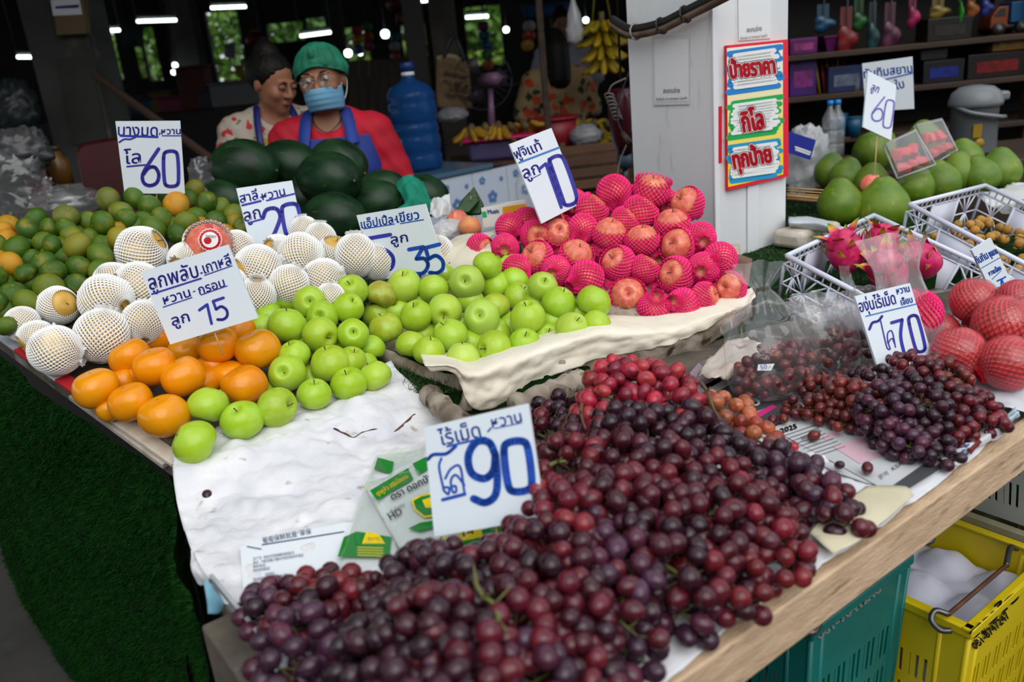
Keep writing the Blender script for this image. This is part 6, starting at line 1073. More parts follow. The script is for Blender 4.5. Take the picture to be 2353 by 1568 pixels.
# lilac fan
fb = at(1128,268,4.9); fan = thing('electric_fan', 'small lilac electric fan behind the banana crate', 'fan', fb); M_LIL = mat('lilac_plastic', srgb(122,88,118), rough=.4); wobj('stem', MB().tube([fb-Z*.05, at(1127,205,4.9)], [.022,.014], 10), M_LIL, fan); wobj('motor', MB().tube([at(1112,185,4.95), at(1140,180,4.8)], [.04,.034], 16), M_LIL, fan); cg = at(1110,184,5.0); g_ = MB(); [g_.tube([cg+V(.17*math.cos(a)*k,.03*(1-k),.17*math.sin(a)*k) for k in (.1,.5,1)], .0015, 4) for a in [i*math.pi/12 for i in range(24)]]; g_.tube([cg+V(.17*math.cos(a),0,.17*math.sin(a)) for a in [i*math.pi/12 for i in range(25)]], .003, 4); k_ = wobj('guard', g_, mat('fan_wire', srgb(60,58,60), rough=.5), fan); k_['kind'] = 'stuff'
for k in range(3): a = k*2.094; wobj('blade', MB().prism([cg+V(.02*math.cos(a),.015,.02*math.sin(a)), cg+V(.14*math.cos(a-.35),.0,.14*math.sin(a-.35)), cg+V(.15*math.cos(a+.1),.02,.15*math.sin(a+.1)), cg+V(.12*math.cos(a+.5),.03,.12*math.sin(a+.5))], V(0,.002,0)), mat('fan_blade', srgb(60,50,64), rough=.4, alpha=.7), fan)
# banana crate on a brown tiled bench
bq = at(1150,345,4.75); bz = bq.z-.0; bench = thing('tiled_bench', 'low bench covered with small brown mosaic tiles behind the 10 sign', 'bench', V(bq.x+.1,bq.y+.15,0)); M_BRT = mat('brown_tile', srgb(78,52,36), srgb(58,38,28), rough=.5, rnd=.3, scale=9); bs = at(1030,362,4.7); bs.z = bz-.06
wobj('body', MB().ibox(V(bs.x,bs.y+.012,0), V(1.15,0,0), V(0,.6,0), Z*(bs.z-.01)), mat('bench_grout', srgb(44,34,28), rough=.9), bench, smooth=False); wobj('top', MB().ibox(V(bs.x-.01,bs.y-.01,bs.z-.02), V(1.17,0,0), V(0,.62,0), Z*.02), M_BRT, bench, bev=.003)
for i in range(19):
    for j in range(6): wobj('tile', MB().ibox(V(bs.x+i*.06+.002,bs.y,bs.z-.03-(j+1)*.06), V(.056,0,0), V(0,.014,0), Z*.056), M_BRT, bench, smooth=False)
bn = thing('banana_tub', 'purple tub with a bright pink rim holding bananas', 'tub', V(bq.x,bq.y+.16,bs.z+.001)); pr_ = MB().lathe([(.001,0),(.19,0),(.215,.11)], 4, Matrix.Translation(bn.location) @ Matrix.Rotation(math.pi/4,4,'Z') @ Matrix.Scale(1.25,4,(.707,-.707,0)), wob=None); wobj('tub', MB().box(bn.location+Z*.055, (.36,.26,.11)), mat('lilac_tub', srgb(72,62,104), rough=.5), bn, bev=.02); wobj('rim', MB().box(bn.location+Z*.12, (.42,.31,.022)), mat('pink_rim', srgb(190,16,92), rough=.4), bn, bev=.01)
M_BAN = mat('banana_skin', srgb(176,134,28), srgb(150,116,30), rough=.5, scale=6, rnd=.2, c3=srgb(60,44,16), s3=16, f3=(.64,.72)); M_BANG = mat('banana_yellow', srgb(170,140,16), srgb(140,124,20), rough=.5, scale=6, rnd=.2, c3=srgb(50,44,16), s3=20, f3=(.66,.72))
def banana_geo(): 
    P = []; R = []
    for i in range(10): t = i/9; a = (t-.5)*1.3; P.append(V(.085*math.sin(a), 0, -.085*math.cos(a)+.085)); R.append(.017*(math.sin(math.pi*min(1,max(0,t*.92+.04)))**.45)*(1 if .08 < t < .94 else .5))
    return MB().tube(P, R, 7)
BNM = mesh_from(banana_geo(), 'banana', M_BAN); BNM2 = mesh_from(banana_geo(), 'banana', M_BANG)
def hand(lab, c, n, rad, tilt, me, spread=.13, up=1, s=1.0):
    t = thing('banana_hand', lab, 'bananas', c); 
    for k in range(n):
        a = 2*math.pi*k/n if spread is None else (k-(n-1)/2)*spread; M4 = Matrix.Rotation(a, 4, 'Z') @ Matrix.Translation(V(rad,0,0)) @ Matrix.Rotation(tilt-1.3+random.uniform(-.12,.12), 4, 'Y') @ Matrix.Translation(V(.055,0,0)); b = link('banana', me, t); b.matrix_local = M4 @ Matrix.Scale(s, 4)
    obj('crown', MB().lathe([(.001,-.02),(.02,-.015),(.024,.01),(.012,.03),(.001,.035)], 8), M_STEM, t); return t
for k in range(8): o = hand(['browning banana hand at the left end of the pink rimmed tub', 'second banana hand in the pink rimmed tub', 'third banana hand in the pink rimmed tub', 'fourth banana hand in the pink rimmed tub', 'fifth banana hand in the pink rimmed tub', 'banana hand at the back left of the tub', 'banana hand at the back middle of the tub', 'banana hand at the back right of the tub'][k], V(bq.x-.15+.075*(k % 5), bq.y+.08+.14*(k//5), bs.z+.17), 5, .03, 1.9+.3*random.random(), BNM, .5, s=1.0); o.rotation_euler = (random.uniform(-.5,.5), random.uniform(-.4,.4), random.uniform(0,6))
# red bucket and heaps of bananas
rbk = at(1275,310,4.9); rbk.z = bs.z; bkt = thing('red_bucket', 'red plastic bucket beside the banana tub', 'bucket', rbk); M_RBK = mat('red_bucket_plastic', srgb(130,18,32), rough=.45); wobj('pail', MB().lathe([(.001,0),(.10,0),(.135,.19),(.13,.19),(.097,.006),(.001,.006)], 30, Matrix.Translation(rbk)), M_RBK, bkt); wobj('lip', MB().lathe([(.13,.185),(.148,.187),(.148,.2),(.13,.2)], 30, Matrix.Translation(rbk)), M_RBK, bkt)
for k in range(6): p = at(1330+k*17, 285+(k % 2)*22, 5.2); o = hand(['yellow banana hand right of the red bucket', 'second yellow banana hand right of the bucket', 'third yellow banana hand right of the bucket', 'fourth yellow banana hand right of the bucket', 'fifth yellow banana hand left of the dark red machine', 'last yellow banana hand by the dark red machine'][k], p, 6, .03, 2.0, BNM2, .45); o.rotation_euler = (.4, random.uniform(-.4,.4), random.uniform(0,6))
tbk = at(1365,330,5.2); o = wobj('banana_table', MB().ibox(V(tbk.x-.35,tbk.y-.1,0), V(.9,0,0), V(0,.5,0), Z*(tbk.z-.03)), M_DB, None, bev=.004); tag(o, 'dark wooden table under the yellow bananas', 'table'); film_blob(at(1345,312,4.8), (.085,.06,.06), 'white plastic bag beside the red bucket', 'plastic bag', .2, 3, 'plastic_bag', 4, mat('white_thin_bag2', srgb(130,130,136), rough=.4))
wcs = wobj('crate_stand', MB().ibox(V(*(at(1290,440,4.33)).to_2d(), 0), V(.36,.07,0), V(0,.3,0), Z*(at(1370,440,4.3).z-.01)), M_DB, None, bev=.004); tag(wcs, 'dark wooden stand under the slatted crate', 'stand')
wc = thing('wooden_crate', 'brown slatted wooden crate in front of the bananas', 'crate', at(1370,440,4.3)); pw = Plane(at(1370,380,4.3), V(.2,-1,0)); M_SL = mat('crate_slat', srgb(92,62,42), srgb(74,50,34), rough=.75, scale=5, rnd=.15)
for k in range(4): wobj('slat', MB().prism([pw.hit(*p) for p in ((1285,340+k*27),(1445,322+k*27),(1446,342+k*27),(1287,360+k*27))], V(0,.02,0)), M_SL, wc, bev=.003)
for u in (1292, 1438): wobj('batten', MB().prism([pw.hit(*p, -.02) for p in ((u-6,330),(u+6,328),(u+8,445),(u-4,447))], V(0,.03,0)), M_SL, wc, bev=.003)
# hanging banana bunch
hb = at(1385,95,4.9); hbt = thing('banana_bunch', 'big yellow banana bunch hanging from strings left of the pillar', 'bananas', hb-Z*.16); 
for lv in range(4):
    n = 12-lv; rr = .055-.008*lv
    for k in range(n):
        a = 2*math.pi*(k+.5*(lv % 2))/n; b = link('banana', BNM2, hbt); b.matrix_local = Matrix.Translation(V(0,0,.25-.06*lv)) @ Matrix.Rotation(a, 4, 'Z') @ Matrix.Translation(V(rr,0,0)) @ Matrix.Rotation(.45+.16*lv+random.uniform(-.1,.1), 4, 'Y') @ Matrix.Translation(V(.055,0,0)) @ Matrix.Scale(1.25,4)
wobj('stalk', MB().tube([hb-Z*.12, hb+Z*.16], [.02,.016], 8), M_STEM, hbt)
for dx in (-.02, .02): wobj('string', MB().tube([hb+V(dx*3,0,.06), hb+V(dx*.3,0,.45), hb+V(0,0,1.4)], .004, 5), mat('yellow_string', srgb(150,140,60)), hbt)
pbg = thing('plastic_bag', 'long clear plastic bag hanging beside the banana bunch', 'plastic bag', at(1322,92,4.7)); o_ = MB().lathe([(.001,-.02),(.04,0),(.045,.05),(.035,.13),(.012,.2),(.006,.24),(.004,.6)], 18, Matrix.Translation(pbg.location), wob=lambda a, z: 1+.15*math.sin(5*a+z*20)); wobj('film', o_, clear_plastic('bag_hang', .35, .2), pbg)
# dark red machine by the pillar with its grey cord
mp_ = at(1432,300,2.95); mach = thing('blender_jug', 'dark red electric machine hanging left of the pillar', 'machine', mp_-Z*.16); M_MAR = mat('maroon_plastic', srgb(74,16,30), rough=.35); wobj('housing', MB().lathe([(.001,.0),(.03,.0),(.05,.05),(.062,.12),(.06,.19),(.045,.22),(.001,.222)], 26, Matrix.Translation(mp_-Z*.08), sx=.8), M_MAR, mach); wobj('scale_panel', MB().box(mp_+V(.012,-.046,.06), (.03,.012,.13)), mat('panel_violet', srgb(66,60,88), rough=.3), mach, bev=.004); wobj('collar', MB().lathe([(.022,-.05),(.028,-.03),(.026,.0),(.001,.001)], 18, Matrix.Translation(mp_-Z*.08)), mat('collar_blue', srgb(56,74,92), rough=.5), mach); wobj('shaft', MB().tube([mp_-Z*.13, mp_-Z*.2], .010, 10), M_STL, mach); wobj('hanger', MB().tube([mp_+Z*.14, V(mp_.x,mp_.y,3.0)], .004, 6), M_BLK, mach)
cdt = thing('power_cord', 'coiled grey power cord hanging in front of the dark red machine', 'cord', at(1412,275,2.85)); M_CORD = mat('grey_cord', srgb(130,126,116), rough=.6); cp = []
for k in range(120): t = k/119; a = t*2*math.pi*7; cp.append(at(1398+22*t+10*math.cos(a), 215+60*t+7*math.sin(a), 2.86+.012*math.sin(a)))
wobj('coil', MB().tube(cp, .0028, 6), M_CORD, cdt); wobj('lead', MB().tube(cr([at(1398,212,2.86), at(1408,195,2.85), at(1438,180,2.85)], 6), .003, 6), M_CORD, cdt)
blc = thing('black_cord', 'black cord running down beside the machine to a plug', 'cord', at(1425,400,2.8)); wobj('cable', MB().tube(cr([V(*at(1445,165,2.8).to_2d(),3.0), at(1445,120,2.8), at(1445,165,2.8), at(1425,220,2.8), at(1418,270,2.79), at(1432,310,2.78)], 6), .003, 6), M_BLK, blc); wobj('plug', MB().tube([at(1430,305,2.78), at(1448,330,2.77)], [.008,.012], 8), mat('plug_brown', srgb(74,66,50), rough=.5), blc); wobj('lower_lead', MB().tube(cr([at(1440,332,2.78), at(1425,370,2.8), at(1415,420,2.8)], 6), .003, 6), M_CORD, blc)
# ============================================================ people: one continuous body each, grown from a distance field
def smin(a, b, k): h = np.clip(.5+.5*(b-a)/k, 0, 1); return b+(a-b)*h-k*h*(1-h)
def smax(a, b, k): return -smin(-a, -b, k)
def ell_d(P, c, r): q = (P-np.array(c, np.float32))/np.array(r, np.float32); k0 = np.linalg.norm(q, axis=-1); k1 = np.linalg.norm(q/np.array(r, np.float32), axis=-1); return k0*(k0-1)/np.maximum(k1, 1e-6)
def cap_d(P, a, b, ra, rb):
    a = np.array(a, np.float32); b = np.array(b, np.float32); ab = b-a; t = np.clip(((P-a)@ab)/(ab@ab), 0, 1); return np.linalg.norm(P-a-t[..., None]*ab, axis=-1)-(ra+(rb-ra)*t)
def surface(fn, lo, hi, h):
    ax = [np.arange(lo[i], hi[i]+h, h, dtype=np.float32) for i in range(3)]; K = 4; ac = [np.arange(len(a)//K+1, dtype=np.float32)*h*K+lo[i]+h*(K-1)/2 for i, a in enumerate(ax)]
    Fc = fn(np.stack(np.meshgrid(*ac, indexing='ij'), -1)); Fv = Fc
    for i in range(3): Fv = np.repeat(Fv, K, axis=i)
    Fv = np.ascontiguousarray(Fv[:len(ax[0]), :len(ax[1]), :len(ax[2])]); mk_ = np.argwhere(np.abs(Fv) < h*K*2.2); Pm = np.stack([ax[i][mk_[:, i]] for i in range(3)], -1); Fv[mk_[:,0], mk_[:,1], mk_[:,2]] = fn(Pm); S = Fv < 0; nx, ny, nz = S.shape
    cs = [(i, j, k) for i in (0,1) for j in (0,1) for k in (0,1)]; sl = lambda A, c: A[c[0]:nx-1+c[0], c[1]:ny-1+c[1], c[2]:nz-1+c[2]]
    cnt = sum(sl(S, c).astype(np.int8) for c in cs); act = (cnt > 0) & (cnt < 8); idx = -np.ones(act.shape, np.int32); n = int(act.sum()); idx[act] = np.arange(n); I = np.argwhere(act); acc = np.zeros((n, 3), np.float32); num = np.zeros(n, np.float32)
    for a in cs:
        for d in range(3):
            if a[d]: continue
            b = list(a); b[d] = 1; fa = Fv[I[:,0]+a[0], I[:,1]+a[1], I[:,2]+a[2]]; fb = Fv[I[:,0]+b[0], I[:,1]+b[1], I[:,2]+b[2]]; m = (fa < 0) != (fb < 0); t = fa[m]/(fa[m]-fb[m]); p = np.tile(np.array(a, np.float32), (int(m.sum()), 1)); p[:, d] = t; acc[m] += p; num[m] += 1
    vs = (I+acc/num[:, None])*h+np.array(lo, np.float32); fs = []
    for d in range(3):
        o1, o2 = [(1,2),(2,0),(0,1)][d]; sa = [slice(1,-1)]*3; sa[d] = slice(0,-1); sb = [slice(1,-1)]*3; sb[d] = slice(1,None); A = S[tuple(sa)]; B = S[tuple(sb)]; ch = np.argwhere(A != B)
        if not len(ch): continue
        off = np.array([1,1,1]); off[d] = 0; c = ch+off; fl = A[ch[:,0], ch[:,1], ch[:,2]]
        def g(da, db): q = c.copy(); q[:, o1] -= da; q[:, o2] -= db; return idx[q[:,0], q[:,1], q[:,2]]
        Q = np.stack([g(1,1), g(0,1), g(0,0), g(1,0)], 1); Q[~fl] = Q[~fl][:, ::-1]; fs.append(Q)
    Fq = np.concatenate(fs); Fq = Fq[(Fq >= 0).all(1)]; return vs, Fq
def np_obj(name, vs, fs, m, parent, rot=None):
    me = bpy.data.meshes.new(name); me.from_pydata(vs.tolist(), [], fs.tolist()); me.materials.append(m); me.polygons.foreach_set('use_smooth', [True]*len(me.polygons)); me.update(); return link(name, me, parent)
def rotm(yaw, pitch=0, roll=0): return np.array((Matrix.Rotation(yaw,3,'Z') @ Matrix.Rotation(pitch,3,'X') @ Matrix.Rotation(roll,3,'Y')), np.float32)
def head_d(Q):
    d = ell_d(Q, (0,.018,.028), (.075,.092,.088)); d = smin(d, ell_d(Q, (0,-.018,-.040), (.060,.066,.070)), .03); d = smin(d, ell_d(Q, (0,-.060,-.088), (.022,.020,.018)), .025)
    for s in (-1,1): d = smin(d, ell_d(Q, (s*.040,-.058,-.022), (.022,.022,.022)), .02); d = smax(d, -ell_d(Q, (s*.031,-.098,.010), (.020,.016,.012)), .012); d = smin(d, ell_d(Q, (s*.031,-.080,.027), (.024,.010,.006)), .012); d = smin(d, ell_d(Q, (s*.076,.012,-.004), (.009,.018,.028)), .008); d = smin(d, ell_d(Q, (s*.012,-.092,-.026), (.009,.010,.008)), .008)
    d = smin(d, cap_d(Q, (0,-.080,.018), (0,-.102,-.022), .007, .0105), .012); d = smin(d, ell_d(Q, (0,-.082,-.053), (.023,.011,.006)), .006); d = smin(d, ell_d(Q, (0,-.081,-.063), (.019,.011,.007)), .006); return d
def arm_pts(s, pose):
    sh = (s*.158,.01,1.205); el, wr = pose; return sh, (s*el[0],el[1],el[2]), (s*wr[0],wr[1],wr[2])
def person(label, loc, yaw, hz, hrot, poses, skin, res=.006, bulk=1.0, lean=0.0, headoff=(0,-.03,-.015)):
    """hz: height of the head centre; body hangs from it. Returns root and helper fields"""
    dz = hz-1.425-headoff[2]; T = thing('person', label, 'person', loc, (0,0,yaw)); HC = np.array((headoff[0], headoff[1], 1.425+headoff[2]), np.float32); Rm = rotm(*hrot)
    def torso(P):
        d = ell_d(P, (0,.01,1.10), (.150*bulk,.105*bulk,.20)); d = smin(d, np.minimum(cap_d(P, (0,.012,1.265), (-.13,.012,1.212), .050, .052), cap_d(P, (0,.012,1.265), (.13,.012,1.212), .050, .052)), .05); d = smin(d, ell_d(P, (0,.01,.86), (.150*bulk,.115*bulk,.17)), .08); d = smin(d, ell_d(P, (0,-.055*bulk,1.10), (.12,.065,.07)), .05); return d
    def arms(P, inf=0, cut=9):
        d = None
        for s, ps in zip((-1,1), poses):
            a, b, c = arm_pts(s, ps); q = smin(cap_d(P, a, b, .050+inf, .038+inf), 9*np.ones(P.shape[:-1], np.float32) if cut < 1 else cap_d(P, b, c, .037+inf, .025+inf), .02); d = q if d is None else np.minimum(d, q)
        return d
    def hands(P):
        d = None
        for s, ps in zip((-1,1), poses):
            a, b, c = [np.array(x, np.float32) for x in arm_pts(s, ps)]; f = (c-b)/np.linalg.norm(c-b); sd = np.cross(f, (0,0,1)); sd = sd/max(np.linalg.norm(sd), 1e-5); up = np.cross(sd, f); q = cap_d(P, c, c+f*.07, .026, .030)
            for k in range(4): b0 = c+f*.085+sd*(k-1.5)*.017; L = (.055,.066,.062,.045)[k]; q = smin(q, cap_d(P, b0-f*.02, b0+f*L*.55-up*.004, .009, .0085), .006); q = np.minimum(q, cap_d(P, b0+f*L*.55-up*.004, b0+f*L-up*.018, .0085, .007))
            q = smin(q, cap_d(P, c+f*.02-sd*.03*s, c+f*.07-sd*.055*s-up*.01, .012, .009), .01); d = q if d is None else np.minimum(d, q)
        return d
    def body(P):
        Q = (P-HC)@Rm; d = smin(torso(P), head_d(Q), .0)if False else head_d(Q); d = smin(d, cap_d(P, (0,.012,1.24), (HC[0]*.8,HC[1]*.6+.014,1.36+headoff[2]), .052, .046), .03); d = smin(d, torso(P), .05); d = smin(d, arms(P), .04); d = smin(d, hands(P), .015); return d
    vs, fs = surface(body, (-.42,-.42,.62), (.42,.24,1.56), res); vs[:, 2] += dz; np_obj('body', vs, fs, skin, T)
    return T, torso, arms, HC, Rm, dz
def part(T, dz, fn, lo, hi, res, name, m):
    vs, fs = surface(fn, lo, hi, res); vs[:, 2] += dz; return np_obj(name, vs, fs, m, T)
def head_obj(T, HC, Rm, dz, name, mb, m, sol=0, sub=None):       # points in head space; sub hangs it under another part
    mb.v = [Vector((Rm @ np.array(v, np.float32)+HC).tolist())+Z*dz for v in mb.v]; return obj(name, mb, m, sub or T, sol=sol)
def eyes(T, HC, Rm, dz, down=0, brow=(.02,.015,.012)):
    for s in (-1,1):
        e = head_obj(T, HC, Rm, dz, 'eye', MB().ell((s*.031,-.0785,.009), (.0125,.0112,.0072), 14, 10), mat('eye_white', srgb(190,184,178), rough=.3))
        c = V(s*.031,-.0785,.009-down); head_obj(T, HC, Rm, dz, 'iris', MB().ell(c+V(-.001,-.0088,0), (.0066,.0036,.0064), 12, 8), mat('iris_dark', (.012,.008,.006), rough=.15), sub=e)
        head_obj(T, HC, Rm, dz, 'eyelid', MB().ell((s*.031,-.0775,.0145-down*.5), (.0145,.0125,.0075+down), 14, 8), MATS['skin_'+T['_s']]); head_obj(T, HC, Rm, dz, 'eyebrow', MB().tube([V(s*.018,-.0905,.030), V(s*.032,-.0895,.034), V(s*.047,-.081,.030)], [.003,.0034,.0014], 6), mat('brow_hair', brow, rough=.8))
def skinm(k, c, c2): return mat('skin_'+k, c, c2, rough=.5, scale=14, sss=.12)
def shirt_fn(torso, arms, HC, inf=.012, neck=.085, slv=True, vneck=.04):
    def f(P):
        d = torso(P)-inf
        if slv: d = smin(d, arms(P, inf+.012, 0), .05)
        d = smax(d, -(ell_d(P, (0,-.05,1.33), (neck,.10,.06+vneck))), .012); d = np.maximum(d, .78-P[..., 2]); return d+.0035*np.sin(P[..., 2]*70+P[..., 0]*45)*np.sin(P[..., 0]*60)
    return f
def apron_fn(torso, top=1.14, w=.135, off=.024, waist=.97):
    def f(P):
        d = np.abs(torso(P)-off)-.0045; x = np.abs(P[..., 0]); ww = np.where(P[..., 2] > waist, w*.78+(top-P[..., 2])*.28, w*1.15); d = np.maximum(d, x-ww); d = np.maximum(d, P[..., 1]-.0); d = np.maximum(d, P[..., 2]-top+.25*x*0); return np.maximum(d, .70-P[..., 2])
    return f
def strap(T, pts, m, w=.017, dz=0): 
    P = cr([V(*p)+Z*dz for p in pts], 6); mb = MB(); rows = []
    for i, p in enumerate(P):
        d = (P[min(i+1, len(P)-1)]-P[max(i-1, 0)]).normalized(); s = d.cross(V(p.x*.6, p.y-.02, .35)).normalized(); rows.append([p-s*w, p, p+s*w])
    return obj('apron_strap', mb.grid(rows), m, T, sol=.005)
def legs(T, m, dz, h=.78):
    for s in (-1,1): obj('trouser_leg', MB().tube([V(s*.085,.02,.86+dz), V(s*.085,.0,.48+dz*.5), V(s*.09,.02,.05)], [.10,.065,.05], 14), m, T); obj('shoe', MB().ell((s*.09,-.03,.035), (.045,.115,.035), 12, 8), M_BLK, T)
# ---- the stall keeper with cap and mask
SA = skinm('a', srgb(150,104,78), srgb(138,92,68)); pa = at(742,186,3.08); T, torso, arms, HC, Rm, dz = person('woman in a red shirt and blue apron wearing a green cap, glasses and blue mask', V(pa.x, pa.y, 0), math.radians(4), pa.z, (math.radians(-6), .02, math.radians(-4)), (((.235,-.01,1.02),(.20,-.10,.84)), ((.235,.0,1.0),(.235,-.06,.80))), SA, .0055, 1.02); T['_s'] = 'a'
M_RSH = mat('red_shirt', srgb(186,8,40), srgb(164,6,34), rough=.75, scale=6, bump=.3, bscale=12); M_BAP = mat('blue_apron', srgb(30,56,140), srgb(24,46,120), rough=.7, scale=8)
part(T, dz, shirt_fn(torso, arms, HC, .014, .078), (-.34,-.26,.74), (.34,.24,1.36), .0065, 'shirt', M_RSH); part(T, dz, apron_fn(torso, 1.215, .185, .032), (-.26,-.30,.68), (.26,.06,1.26), .0055, 'apron', M_BAP)
strap(T, ((-.090,-.132,1.19),(-.085,-.118,1.215),(-.070,-.045,1.298),(-.045,.04,1.318)), M_BAP, .022, dz); strap(T, ((.090,-.132,1.19),(.085,-.118,1.215),(.070,-.045,1.298),(.045,.04,1.318)), M_BAP, .022, dz)
obj('pocket_trim', MB().tube([V(.03,-.160,1.11+dz), V(.07,-.156,1.12+dz), V(.115,-.136,1.132+dz)], .011, 8), mat('pocket_red', srgb(190,20,30), rough=.6), T); obj('pocket_piping', MB().tube([V(.028,-.160,1.128+dz), V(.07,-.156,1.138+dz), V(.116,-.134,1.148+dz)], .003, 6), mat('piping_orange', srgb(200,90,40)), T); obj('print_mark', MB().tube(cr([V(.095,-.150,.90+dz), V(.105,-.152,.93+dz), V(.12,-.146,.955+dz)], 4), .004, 6), M_WH, T)
eyes(T, HC, Rm, dz); legs(T, mat('dark_trousers', srgb(30,30,40)), dz)
cap = MB(); rows = []
for j in range(15):
    th = math.radians(2+98*j/14); row = []
    for i in range(60):
        a = 2*math.pi*i/60; fr_ = max(0, -math.cos(a-math.pi/2+math.pi)) ; face = max(0, -math.sin(a)); tm = th*(1-.26*face**1.2); pf_ = 1+.035*math.sin(a*15)*math.sin(th)+.05*noise.noise(V(math.cos(a)*3,math.sin(a)*3,th*3))
        if j >= 13: pf_ *= .96
        row.append(V(.094*math.sin(tm)*math.cos(a)*pf_, .022+.112*math.sin(tm)*math.sin(a)*pf_, .026+.106*math.cos(tm)*pf_+.012*(pf_-1)))
    rows.append(row)
M_CAP = mat('green_hair_net', srgb(24,122,92), srgb(14,98,74), rough=.7, scale=14, bump=.6, bscale=40); cap.grid(rows, True); hn_ = head_obj(T, HC, Rm, dz, 'hair_net', cap, M_CAP, .002)
head_obj(T, HC, Rm, dz, 'net_gather', MB().tube(cr([rows[14][i]*1.005 for i in range(0, 60, 3)]+[rows[14][0]*1.005], 3), .005, 6), M_CAP, sub=hn_); head_obj(T, HC, Rm, dz, 'front_knot', MB().ell((0,-.078,.098), (.012,.010,.022), 10, 8), M_CAP, sub=hn_)
head_obj(T, HC, Rm, dz, 'hairline', MB().ell((0,.026,.026), (.079,.094,.090), 24, 16), mat('black_hair', (.012,.010,.009), rough=.6)) if False else None
mk = []
for j in range(13):
    v_ = j/12; z_m = -.022-.078*v_; row = []
    for i in range(21):
        a = math.radians(-78+156*i/20); bul = .010*math.sin(math.pi*v_); rx, ry = .071-.008*v_+bul*.4, .100-.010*v_+bul; row.append(V(rx*math.sin(a)*1.02, .005-ry*math.cos(a)-.018*max(0, math.cos(a))**3*(1-v_*.7)+.0025*math.sin(v_*26), z_m+.006*math.cos(a)-.004))
    mk.append(row)
M_MASK = mat('mask_blue', srgb(112,166,198), srgb(98,152,188), rough=.85, scale=8); head_obj(T, HC, Rm, dz, 'face_mask', MB().grid(mk), M_MASK, .0015); 
for s in (-1,1): head_obj(T, HC, Rm, dz, 'ear_loop', MB().tube(cr([V(s*.066,-.012,-.03), V(s*.078,.012,.006), V(s*.084,.028,-.01), V(s*.075,.010,-.055), V(s*.058,-.015,-.09)], 5), .0013, 5), M_WH)
M_GOLD = mat('thin_gold_frame', srgb(170,140,110), rough=.3, metal=.8)
for s in (-1,1):
    ce = V(s*.031,-.103,.004); gr_ = head_obj(T, HC, Rm, dz, 'glasses_rim', MB().tube([ce+V(.0245*math.cos(a),.004*abs(math.cos(a))*0+.006*(s*math.cos(a) > .6),.0225*math.sin(a)) for a in [k*math.pi/12 for k in range(25)]], .0012, 5), M_GOLD); head_obj(T, HC, Rm, dz, 'temple', MB().tube([ce+V(s*.0245,.004,.006), V(s*.079,-.05,.008), V(s*.081,.02,.004)], .0012, 5), M_GOLD, sub=gr_); head_obj(T, HC, Rm, dz, 'lens', MB().prism([ce+V(.0235*math.cos(k*.3927),0,.0215*math.sin(k*.3927)) for k in range(16)], V(0,.0008,0)), clear_plastic('lens_clear', .02, .02, wr=1), sub=gr_)
head_obj(T, HC, Rm, dz, 'bridge', MB().tube([V(-.0065,-.104,.008), V(0,-.107,.010), V(.0065,-.104,.008)], .0012, 5), M_GOLD)
obj('necklace', MB().tube(cr([V(-.055,-.03,1.29+dz), V(-.04,-.085,1.26+dz), V(.0,-.108,1.235+dz), V(.04,-.085,1.26+dz), V(.055,-.03,1.29+dz)], 5), .0018, 5), M_BLK, T); del T['_s']
# ---- the younger woman behind, looking down to the right
SB = skinm('b', srgb(158,108,82), srgb(146,96,72)); pb_ = at(626,192,3.5); T, torso, arms, HC, Rm, dz = person('younger woman with tied black hair, flower blouse and yellow apron looking down', V(pb_.x-.02, pb_.y, 0), math.radians(22), pb_.z, (math.radians(34), math.radians(20), 0), (((.22,-.02,1.02),(.16,-.16,.90)), ((.22,-.02,1.02),(.10,-.20,.92))), SB, .0065, 1.0, headoff=(.015,-.06,-.03)); T['_s'] = 'b'
def floral(name, base, cols, scale=24):
    if name in MATS: return MATS[name]
    m = mat(name, base, rough=.8); t = m.node_tree; N = t.nodes; L = t.links; b = N['Principled BSDF']; tc = N.new('ShaderNodeTexCoord'); prev = None
    for k, (c, s, thr) in enumerate(cols):
        v = N.new('ShaderNodeTexVoronoi'); v.inputs['Scale'].default_value = s; mp = N.new('ShaderNodeMapping'); mp.inputs['Location'].default_value = (k*1.3,k*.7,k*2.1); L.new(tc.outputs['Object'], mp.inputs[0])
        nz = N.new('ShaderNodeTexNoise'); nz.inputs['Scale'].default_value = s*1.5; L.new(mp.outputs[0], nz.inputs['Vector']); ad = N.new('ShaderNodeMix'); ad.data_type = 'VECTOR'; ad.inputs[0].default_value = .05; L.new(mp.outputs[0], ad.inputs[4]); L.new(nz.outputs['Color'], ad.inputs[5]); L.new(ad.outputs[1], v.inputs['Vector'])
        lt = N.new('ShaderNodeMath'); lt.operation = 'LESS_THAN'; lt.inputs[1].default_value = thr; L.new(v.outputs['Distance'], lt.inputs[0]); mx = N.new('ShaderNodeMix'); mx.data_type = 'RGBA'; L.new(lt.outputs[0], mx.inputs[0]); mx.inputs[7].default_value = (*c, 1)
        if prev: L.new(prev, mx.inputs[6])
        else: mx.inputs[6].default_value = (*base, 1)
        prev = mx.outputs[2]
    L.new(prev, b.inputs['Base Color']); return m
M_FLB = floral('flower_blouse', srgb(170,160,148), [(srgb(84,104,70), 26, .22), (srgb(180,40,46), 17, .24), (srgb(170,140,50), 30, .16)])
part(T, dz, shirt_fn(torso, arms, HC, .016, .075), (-.34,-.26,.74), (.34,.24,1.36), .008, 'blouse', M_FLB); M_YAP = mat('yellow_apron', srgb(200,160,8), srgb(156,124,10), rough=.7, scale=8); part(T, dz, apron_fn(torso, 1.19, .175, .032), (-.26,-.30,.68), (.26,.06,1.24), .007, 'apron', M_YAP)
